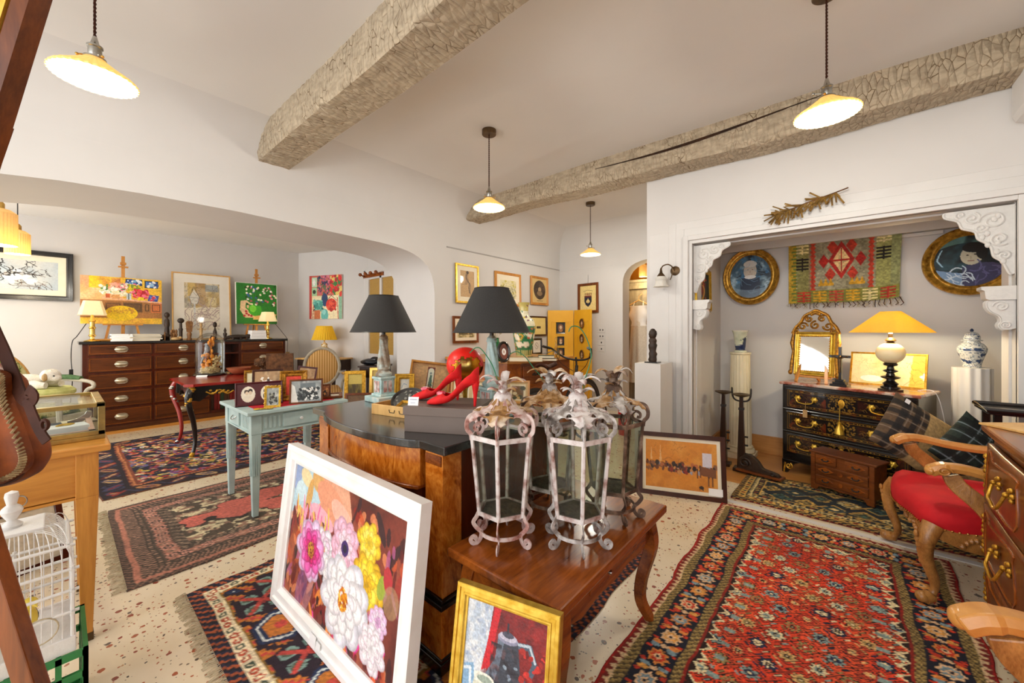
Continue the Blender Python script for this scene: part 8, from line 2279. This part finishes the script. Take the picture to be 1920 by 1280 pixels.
a, b = at_y(1585, 716, 4.86), at_y(1702, 664, 4.72)
cv = Cv(1.9, 120, '#e8dcae').wash('#d8c88a', 5, .4, .7).scribble(.05, .05, .8, .48, 30, .003, '#a89a68', 3, .3, .5).poly([(.84, 0), (1, 0), (1, .53), (.8, .53)], '#e8c04a').scribble(.84, .02, 1, .5, 10, .006, '#b8902a', 5, .2).ell(.3, .43, .16, .055, '#f4f0e4')
picture('framed_map', 'gilt-framed old map leaning on the wall behind the cone-shaded lamp', 'picture', oc(.16, .40), .5, .29, cv, CY, R(10), .014, .015, 'gilt', 'step')

# small carved chest, carved plank, candle stands, columns and vases
SY = R(-24)
t = thing('small_chest', 'small carved oak chest of drawers on the rug before the lacquer commode', 'chest of drawers', (-.01, 4.04, .022), SY)
part(MB().box(-.21, .21, .0, .19, .045, .30), 'carcass', 'walnut_x', t, bevel=.003)
part(MB().box(-.225, .225, -.012, .2, .30, .318), 'top', 'walnut_x', t, bevel=.005)
part(MB().prism([(-.21, .05), (-.21, 0), (-.17, 0), (-.15, .03), (-.05, .04), (0, .03), (.05, .04), (.15, .03), (.17, 0), (.21, 0), (.21, .05)], -.006, .02, 'y'), 'plinth', 'walnut_x', t, bevel=.002)
for sx in (-1, 1): part(MB().box(sx*.195-.016, sx*.195+.016, -.008, .02, .0, .30), 'corner_post', 'walnut_x', t, bevel=.004)
for z0, ww in ((.225, (-.175, -.03, .03, .175)), (.14, (-.175, .175)), (.055, (-.175, .175))):
    for i in range(0, len(ww), 2):
        dr = part(MB().box(ww[i], ww[i+1], -.012, .0, z0, z0+.07), 'drawer', 'walnut_x', t, bevel=.003)
        cs = [(ww[i]+ww[i+1])/2] if ww[i+1]-ww[i] < .2 else [-.1, .1]
        mb = MB(); mh = MB()
        for cx in cs:
            mb.rings([[(cx-.055*s_, -y, z0+.035), (cx, -y, z0+.035+.026*s_), (cx+.055*s_, -y, z0+.035), (cx, -y, z0+.035-.026*s_)] for s_, y in ((1.1, .012), (1, .018), (.7, .018), (.6, .014))], False, True)
            mh.tube(smooth_path([(cx-.022, -.014, z0+.042), (cx-.018, -.024, z0+.032), (cx, -.026, z0+.028), (cx+.018, -.024, z0+.032), (cx+.022, -.014, z0+.042)], 4), .0045, 6)
        if len(cs) == 2: mb.lathe([(.018, .0), (.018, .004), (.012, .004)], 12); mb.v[-36:] = [(vx, -.013-vz, z0+.035+vy) for vx, vy, vz in mb.v[-36:]]
        part(mb, 'carving', 'walnut_red', dr); part(mh, 'handle', 'black_iron', dr, smooth=True)
def stand(label, loc, horns, rz=0):
    t = thing('candle_stand', label, 'candle stand', loc, rz, 'dark candle stands by the cream column')
    part(MB().box(-.065, .065, -.055, .055, 0, .03), 'base', 'dark_wood', t, bevel=.004)
    part(MB().sweep([(0, 0, .03), (0, 0, .2), (0, 0, .7)], [(-1, -1), (1, -1), (1, 1), (-1, 1)], scale=[.032, .028, .014], up=(0, 1, 0)), 'shaft', 'dark_wood', t)
    for z in (.16, .24, .32): part(MB().box(.01, .055, -.008, .008, z, z+.014), 'peg', 'black_iron', t)
    part(MB().box(-.022, .022, -.022, .022, .58, .6), 'collar', 'black_iron', t)
    part(MB().lathe([(.0, .70), (.03, .703), (.075, .722), (.078, .73), (.03, .715), (0, .712)], 24), 'drip_pan', 'bronze_dark', t, smooth=True)
    if horns:
        for sx in (-1, 1): part(MB().tube(smooth_path([(0, 0, .66), (sx*.05, 0, .67), (sx*.075, 0, .71), (sx*.08, 0, .79)], 5), [.008]*15+[.004], 7), 'horn', 'black_iron', t, smooth=True)
stand('plain dark candle stand with a flat dish, before the cream column', (-.905, 4.31, .007), False)
stand('dark candle stand with two upturned horns, before the cream column', (-.735, 4.23, .007), True)
t = thing('carved_cresting', 'dark carved wooden cresting lying on its board beside the candle stands', 'carving', (-.56, 4.16, .03), R(-12))
part(MB().box(-.2, .17, -.06, .05, 0, .018), 'board', 'walnut_x', t, bevel=.003)
part(MB().prism(smooth_path([(-.19, .018), (-.19, .1), (-.14, .15), (-.09, .16), (-.03, .12), (.0, .08), (.02, .06), (.08, .05), (.13, .04), (.15, .018)], 4), -.03, .02, 'y'), 'crest', 'carved_dark', t, bevel=.008)
part(MB().tube(spiral(-.13, .08, .05, 1.5, -.034), .012, 7), 'scroll', 'carved_dark', t, smooth=True); part(MB().tube(spiral(.1, .035, .02, 1.3, -.034), .008, 6), 'scroll', 'carved_dark', t, smooth=True)
t = thing('column_pedestal', 'cream fluted column on a square plinth carrying the windmill vase', 'column', (-.83, 4.72, .006))
flu = lambda a, r, z: r*(1-.05*abs(math.cos(10*a)))
part(MB().box(-.14, .14, -.14, .14, 0, .05), 'plinth', 'stone_cream', t, bevel=.004)
part(MB().lathe([(.13, .05), (.14, .07), (.13, .095), (.11, .1), (.12, .115), (.11, .13)], 36), 'torus', 'stone_cream', t, smooth=True)
part(MB().lathe([(.105, .13), (.105, .3), (.09, 1.08)], 120, f=flu), 'shaft', 'stone_cream', t, smooth=50)
part(MB().lathe([(.09, 1.08), (.1, 1.09), (.1, 1.105)], 36), 'capital', 'stone_cream', t)
cv = Cv(.9, 90, '#dfe2c8').rect(0, 0, 1, .07, '#f0eed8').wash('#c8cfb0', 4, .5, .7)
cv.rect(0, .78, 1, 1.0, '#24406e').wash('#16264a', 6, .45, .65, .9, cv.Y > .7).poly([(.32, .78), (.36, .4), (.46, .4), (.5, .78)], '#1a2c50').line([(.28, .5), (.56, .26)], .02, '#1a2c50').line([(.3, .24), (.54, .52)], .02, '#1a2c50').poly([(.82, .78), (.86, .4), (.96, .4), (1, .78)], '#1a2c50').line([(.78, .5), (1, .26)], .02, '#1a2c50').rect(0, 1.0, 1, 1.12, '#d8d8bc')
t = thing('vase', 'flared cream vase with a blue windmill on the cream fluted column', 'vase', (-.83, 4.72, 1.112))
painted_lathe('body', dense([(.062, 0), (.058, .015), (.045, .03), (.05, .06), (.056, .12), (.066, .19), (.08, .232)], 8), cv, 'glazed', t, 60)
part(MB().lathe([(.0, .02), (.05, .02), (.06, 0), (0, 0)], 20), 'bottom', 'cream', t)
t = thing('fluted_pedestal', 'white painted fluted pedestal carrying the blue and white jar', 'pedestal', (.765, 4.62, .006))
part(MB().lathe([(.108, 0), (.108, 1.05)], 16*12, f=lambda a, r, z: r*(1-.075*abs(math.cos(6*a))**1.5)), 'shaft', 'white_paint', t, smooth=50)
cv = Cv(1.2, 200, '#cfd2ce'); rnd = random.Random(3)
for k in range(750):
    x, y = rnd.random(), rnd.uniform(0, .83); cv.ell(x, y, rnd.uniform(.006, .016), rnd.uniform(.004, .009), rnd.choice(['#2a3f66', '#41597f', '#1c2c4c', '#6a7f9c']), rnd.random()*3)
for k in range(18): cv.peony(rnd.random(), rnd.uniform(.25, .7), .05, ['#2a4470', '#1f3156', '#3c5680'], None, k)
cv.rect(0, .0, 1, .02, '#1c2c4c').rect(0, .31, 1, .33, '#ccd0d0')
t = thing('ginger_jar', 'blue and white lidded jar on the white fluted pedestal', 'jar', (.765, 4.62, 1.056))
painted_lathe('body', dense([(.046, 0), (.049, .012), (.05, .03), (.064, .08), (.078, .125), (.078, .155), (.06, .185), (.045, .195), (.043, .21)], 9), cv, 'glazed', t, 72)
ld = painted_lathe('lid', dense([(.056, .208), (.056, .214), (.045, .218), (.044, .24), (.03, .268), (.01, .278), (.008, .281)], 7), cv, 'glazed', t, 60)
plain('glazed_navy', '#16233f', '#2c4064', rough=.2, coat=.5)
part(MB().lathe([(.007, .28), (.012, .29), (.006, .3), (0, .305)], 14), 'finial', 'glazed_navy', ld, smooth=True)

# ---------------------------------------------------------------- cushions on a bench behind the red armchair
t = thing('bench', 'low dark bench hidden behind the red armchair, bearing the plaid cushions', 'bench', (.5, 3.74, 0), R(-8))
part(MB().box(-.13, .13, -.13, .13, .36, .41), 'seat', 'dark_wood', t, bevel=.006)
for sx in (-1, 1):
    for sy in (-1, 1): part(MB().box(sx*.1-.02, sx*.1+.02, sy*.1-.02, sy*.1+.02, 0, .36), 'leg', 'dark_wood', t)
def pillow(label, loc, rot, S_, base, dark, line, split):
    t = thing('cushion', label, 'cushion', loc, rot=rot, group='plaid cushions behind the red armchair')
    n = 60; cv = Cv(1, n, base)
    for k in (.12, .3, .55, .8): cv.rect(k, 0, k+.09, 1, dark, .75).rect(0, k, 1, k+.09, dark, .75).rect(k+.12, 0, k+.135, 1, line, .8).rect(0, k+.12, 1, k+.135, line, .8)
    if split: cv.poly([(split, 0), (1, 0), (1, 1), (split, 1)], '#b89866').grain(.2, 40)
    u, v = np.meshgrid(np.linspace(-1, 1, n), np.linspace(-1, 1, n))
    puff = .075*(1-u**2)**.5*(1-v**2)**.5; k = 1-.06*(1-u*u)*abs(v)-.06*(1-v*v)*abs(u)
    for sg, nm in ((-1, 'front'), (1, 'back')):
        co = np.stack([u*S_/2*k, sg*puff, -v*S_/2*k+S_/2], -1)
        me = grid_mesh(nm, n, n, co); paint_attr(me, cv.a); me.materials.append(M['cloth_woven'])
        me.polygons.foreach_set('use_smooth', [True]*len(me.polygons))
        o = bpy.data.objects.new(nm, me); COL.objects.link(o); o.parent = t
    return t
t = pillow('larger brown plaid and tan cushion behind the far arm of the red chair', (.29, 3.71, .47), (R(-20), R(36), R(24)), .42, '#5a4632', '#17171a', '#8a7a6a', .52)
part(MB().box(-.165, -.135, -.052, -.05, .355, .385), 'label', 'card_white', t)
pillow('smaller dark green plaid and tan cushion nearest the right-hand commode', (.53, 3.63, .46), (R(-16), R(44), R(20)), .36, '#23302a', '#101414', '#8a98a0', .6)

# ---------------------------------------------------------------- carved armchairs
def armchair(label, loc, yaw, cloth):
    t = thing('armchair', label, 'armchair', loc, yaw)
    W2, dF, dB = .33, -.28, .27
    seat = lambda s_, z: [(x*s_, y*s_, z+.012*math.cos(3*x*6)*0) for x, y in smooth_path([(-W2, dF+.03), (-.17, dF-.02), (0, dF-.045), (.17, dF-.02), (W2, dF+.03), (W2-.02, 0), (.27, dB), (0, dB+.01), (-.27, dB), (-W2+.02, 0), (-W2, dF+.03)], 5)[:-1]]
    part(MB().rings([seat(1.0, .365), seat(1.015, .40), seat(1.0, .44), seat(.9, .47), seat(.6, .487)], True, True), 'seat_cushion', cloth, t, smooth=60)
    mb = MB()
    o = seat(1.017, .372)
    for i in range(len(o)): 
        for q in (0, .5):
            a = o[i]; b = o[(i+1) % len(o)]; mb.ball(tuple(a[k]+(b[k]-a[k])*q for k in range(3)), .005, 6, 4)
    part(mb, 'nail_trim', 'brass', t, smooth=True)
    def rail(p, q, nrm, name):
        n = 14; top = []; bot = []
        P, Q = Vector(p), Vector(q); mb = MB()
        vs = []
        for i in range(n+1):
            s_ = i/n; c = P.lerp(Q, s_); dz = .05+.028*abs(math.sin(PI*s_*2))+.02*math.sin(PI*s_)
            vs += [(c.x+nrm[0]*.012, c.y+nrm[1]*.012, .375), (c.x+nrm[0]*.02, c.y+nrm[1]*.02, .375-dz*.5), (c.x+nrm[0]*.012, c.y+nrm[1]*.012, .375-dz+.0), (c.x-nrm[0]*.02, c.y-nrm[1]*.02, .375-dz), (c.x-nrm[0]*.02, c.y-nrm[1]*.02, .375)]
        fs = [(i*5+k, i*5+(k+1) % 5, (i+1)*5+(k+1) % 5, (i+1)*5+k) for i in range(n) for k in range(5)]
        mb.add(vs, fs)
        r = part(mb, name, 'beech_carved', t, smooth=35)
        mb = MB()
        for s_ in (.25, .5, .75):
            c = P.lerp(Q, s_); d = (Q-P).normalized()
            for k in range(7): mb.ball((c.x+nrm[0]*.022+d.x*(k-3)*.016, c.y+nrm[1]*.022+d.y*(k-3)*.016, .345-.012*abs(k-3)+.01*math.sin(k)), (.012, .012, .013), 7, 5)
        part(mb, 'carving', 'beech_carved', r, smooth=True)
    rail((-W2+.02, dF+.02, 0), (W2-.02, dF+.02, 0), (0, -1), 'front_rail')
    rail((-W2, dF+.04, 0), (-.28, dB, 0), (-1, 0), 'side_rail'); rail((W2, dF+.04, 0), (.28, dB, 0), (1, 0), 'side_rail')
    part(MB().box(-.26, .26, dB-.02, dB+.02, .29, .38), 'back_rail', 'beech_carved', t)
    for sx in (-1, 1):
        p = smooth_path([(sx*(W2-.01), dF+.03, .38), (sx*(W2+.012), dF+.0, .31), (sx*(W2+.005), dF+.0, .22), (sx*(W2-.015), dF+.035, .1), (sx*(W2-.01), dF+.025, .04), (sx*(W2+.015), dF-.01, .022)], 5)
        l = part(MB().tube(p, [.042-.026*min(1, i/18)+(.012 if i > 20 else 0) for i in range(len(p))], 12), 'leg', 'beech_carved', t, smooth=True)
        mb = MB().ball((sx*(W2+.012), dF-.015, .026), .027, 12, 8)
        for k in range(6): mb.ball((sx*(W2+.012-.002*k), dF-.036+.004*k, .33-.026*k), (.018-.002*k, .01, .018), 8, 6)
        part(mb, 'carving', 'beech_carved', l, smooth=True)
        part(MB().tube([(sx*.27, dB, .38), (sx*.28, dB+.06, 0)], [.024, .016], 8), 'leg', 'beech_carved', t, smooth=True)
        p = smooth_path([(sx*.33, -.02, .375), (sx*.345, -.05, .45), (sx*.34, -.1, .52), (sx*.325, -.17, .59), (sx*.32, -.19, .635)], 5)
        po = part(MB().sweep(p, [(-.034, -.018), (.034, -.018), (.034, .018), (-.034, .018)], scale=[1.25-.35*i/(len(p)-1) for i in range(len(p))], up=(sx, 0, 0)), 'arm_post', 'beech_carved', t, bevel=.006)
        p = smooth_path([(sx*.31, -.265, .638), (sx*.315, -.22, .665), (sx*.32, -.15, .672), (sx*.325, -.03, .652), (sx*.315, .1, .645), (sx*.29, .22, .66), (sx*.26, .3, .68)], 5)
        ar = part(MB().sweep(p, [(-.026, -.02), (.026, -.02), (.03, 0), (.022, .02), (-.022, .02), (-.03, 0)], scale=[.9]+[1.15]*6+[1]*(len(p)-7), up=(0, 0, 1)), 'arm', 'beech', t, bevel=.004)
        part(MB().tube([(sx*.352-sx*.0, y, z) for y, z in [(-.22+.028*(1-k/30*.8)*math.cos(3.4*PI*k/30), .655+.022*(1-k/30*.8)*math.sin(3.4*PI*k/30)) for k in range(31)]], .004, 6).ball((sx*.318, -.262, .645), (.032, .02, .024), 12, 8), 'scroll', 'beech', ar, smooth=True)
    bkp = smooth_path([(-.26, .44), (-.3, .62), (-.29, .85), (-.2, .97), (0, 1.0), (.2, .97), (.29, .85), (.3, .62), (.26, .44)], 5)
    tl = lambda s_, y: [(x*s_, dB+.03+y+(z-.44)*.18, .72+(z-.72)*s_) for x, z in bkp]
    part(MB().rings([tl(.9, -.05), tl(.95, -.03), tl(.95, .02)], True, True), 'backrest', cloth, t, smooth=50)
    part(MB().tube(tl(1, -.01), .024, 8, True, up=(0, 1, 0)), 'back_frame', 'beech_carved', t, smooth=True)
    return t
armchair('carved beech armchair with scrolled arms and bright red velvet seat by the alcove', (.545, 3.14, .0125), R(-82.5), 'red_velvet')
armchair('second carved armchair, only its scrolled arm end showing at the bottom right corner', (.50, 1.135, 0), R(-86), 'red_velvet')

# ---------------------------------------------------------------- serpentine commode at the right edge
t = thing('chest_of_drawers', 'dark bombe chest of drawers with gilt rococo mounts at the right edge', 'chest of drawers', (.5, 2.72, 0))
def fx(y, z):
    s_ = y/1.2; return .015-.018*math.sin(PI*s_)-.015*math.sin(PI*min(1, max(0, (z-.05)/.85)))
ny, nz = 40, 16
def surf_(y0, y1, z0, z1, off): return MB().grid(lambda u, v: (fx(y0+(y1-y0)*u, z0+(z1-z0)*v)-off, -(y0+(y1-y0)*u), z0+(z1-z0)*v), 36, 8)
body = MB(); vs = []
rg_ = []
for k in range(nz+1):
    z = .12+.77*k/nz; r_ = [(fx(1.2*i/ny, z)+.004, -1.2*i/ny, z) for i in range(ny+1)]+[(.55, -1.2, z), (.55, 0, z)]; rg_.append(r_)
part(MB().rings(rg_, True, True), 'carcass', 'walnut_z', t, smooth=40)
tp_ = [(fx(1.24*i/ny-.02, .5)*.7-.02, -(1.24*i/ny-.02)) for i in range(ny+1)]+[(.57, -1.22), (.57, .02)]
part(MB().prism(tp_, .89, .925), 'top', 'walnut_red', t, bevel=.01)
for z0, z1 in ((.60, .85), (.33, .585), (.12, .315)):
    dr = part(surf_(.05, 1.15, z0, z1, .012), 'drawer', 'walnut_z', t, smooth=60, solid=.02)
    zc = (z0+z1)/2
    mb = MB()
    for a, b in (((.1, z0+.035), (.52, z1-.035)), ((.66, z0+.035), (1.1, z1-.035))):
        L = smooth_path([(a[0], a[1]), (a[0], b[1]), (a[0]+.06, b[1]), (a[0]+.1, b[1]-.02), (b[0]-.02, b[1]), (b[0], b[1]-.03), (b[0], a[1]), (a[0], a[1])], 4)
        mb.tube([(fx(y, z)-.022, -y, z) for y, z in L], .005, 6)
    part(mb, 'moulding', 'walnut_red', dr, smooth=True)
    for yy in (.42, .88):
        mb = MB(); X_ = fx(yy, zc)-.03
        for q in (-.075, .075):
            for k in range(5):
                a = 2*PI*k/5+.6; mb.ball((X_, -yy+q+.017*math.cos(a), zc+.028+.02*math.sin(a)), (.008, .012, .009), 8, 6)
            mb.ball((X_-.012, -yy+q, zc+.028), .009, 9, 7)
        mb.tube(smooth_path([(X_-.015, -yy-.075, zc+.02), (X_-.028, -yy-.06, zc-.025), (X_-.03, -yy-.02, zc-.045), (X_-.03, -yy+.02, zc-.035), (X_-.028, -yy+.06, zc-.025), (X_-.015, -yy+.075, zc+.02)], 5), .0055, 8)
        part(mb, 'handle', 'gilt', dr, 'gilt rococo handle', smooth=True)
    mb = MB()
    for k in range(8): mb.ball((fx(.03, zc)-.012, -.028+.008*math.sin(k*1.9), z0+.03+.022*k), (.014, .014, .015), 8, 6)
    part(mb, 'corner_mount', 'gilt', dr, 'gilt corner mount', smooth=True)
for y in (.05, 1.15):
    for x in (.04, .5): part(MB().tube(smooth_path([(x, -y, .2), (x-.02, -y, .1), (x-.01, -y, .04), (x-.03, -y, 0)], 4), .035, 8), 'leg', 'walnut_z', t, smooth=True)
solo(MB().prism([(.464, 2.685), (.70, 2.38), (.98, 2.60), (.74, 2.90)], .926, .935), 'wooden_board', 'pine_light', 'thin pale wooden board lying on the bombe chest of drawers', 'board', bevel=.001)
t = thing('tray_table', 'black tray-topped table behind the bombe chest, its carved rim showing', 'table', (.86, 3.64, 0))
part(MB().box(-.22, .21, -.15, .17, .86, .88), 'top', 'ebonised', t, bevel=.004)
part(MB().tube([(-.22, -.15, .885), (.21, -.15, .885), (.21, .17, .885), (-.22, .17, .885)], .014, 8, True), 'rim', 'ebonised', t, smooth=True)
for sx in (-1, 1):
    for sy in (-1, 1): part(MB().box(sx*.18-.015, sx*.18+.015, sy*.12-.015, sy*.12+.015, 0, .86), 'leg', 'ebonised', t)
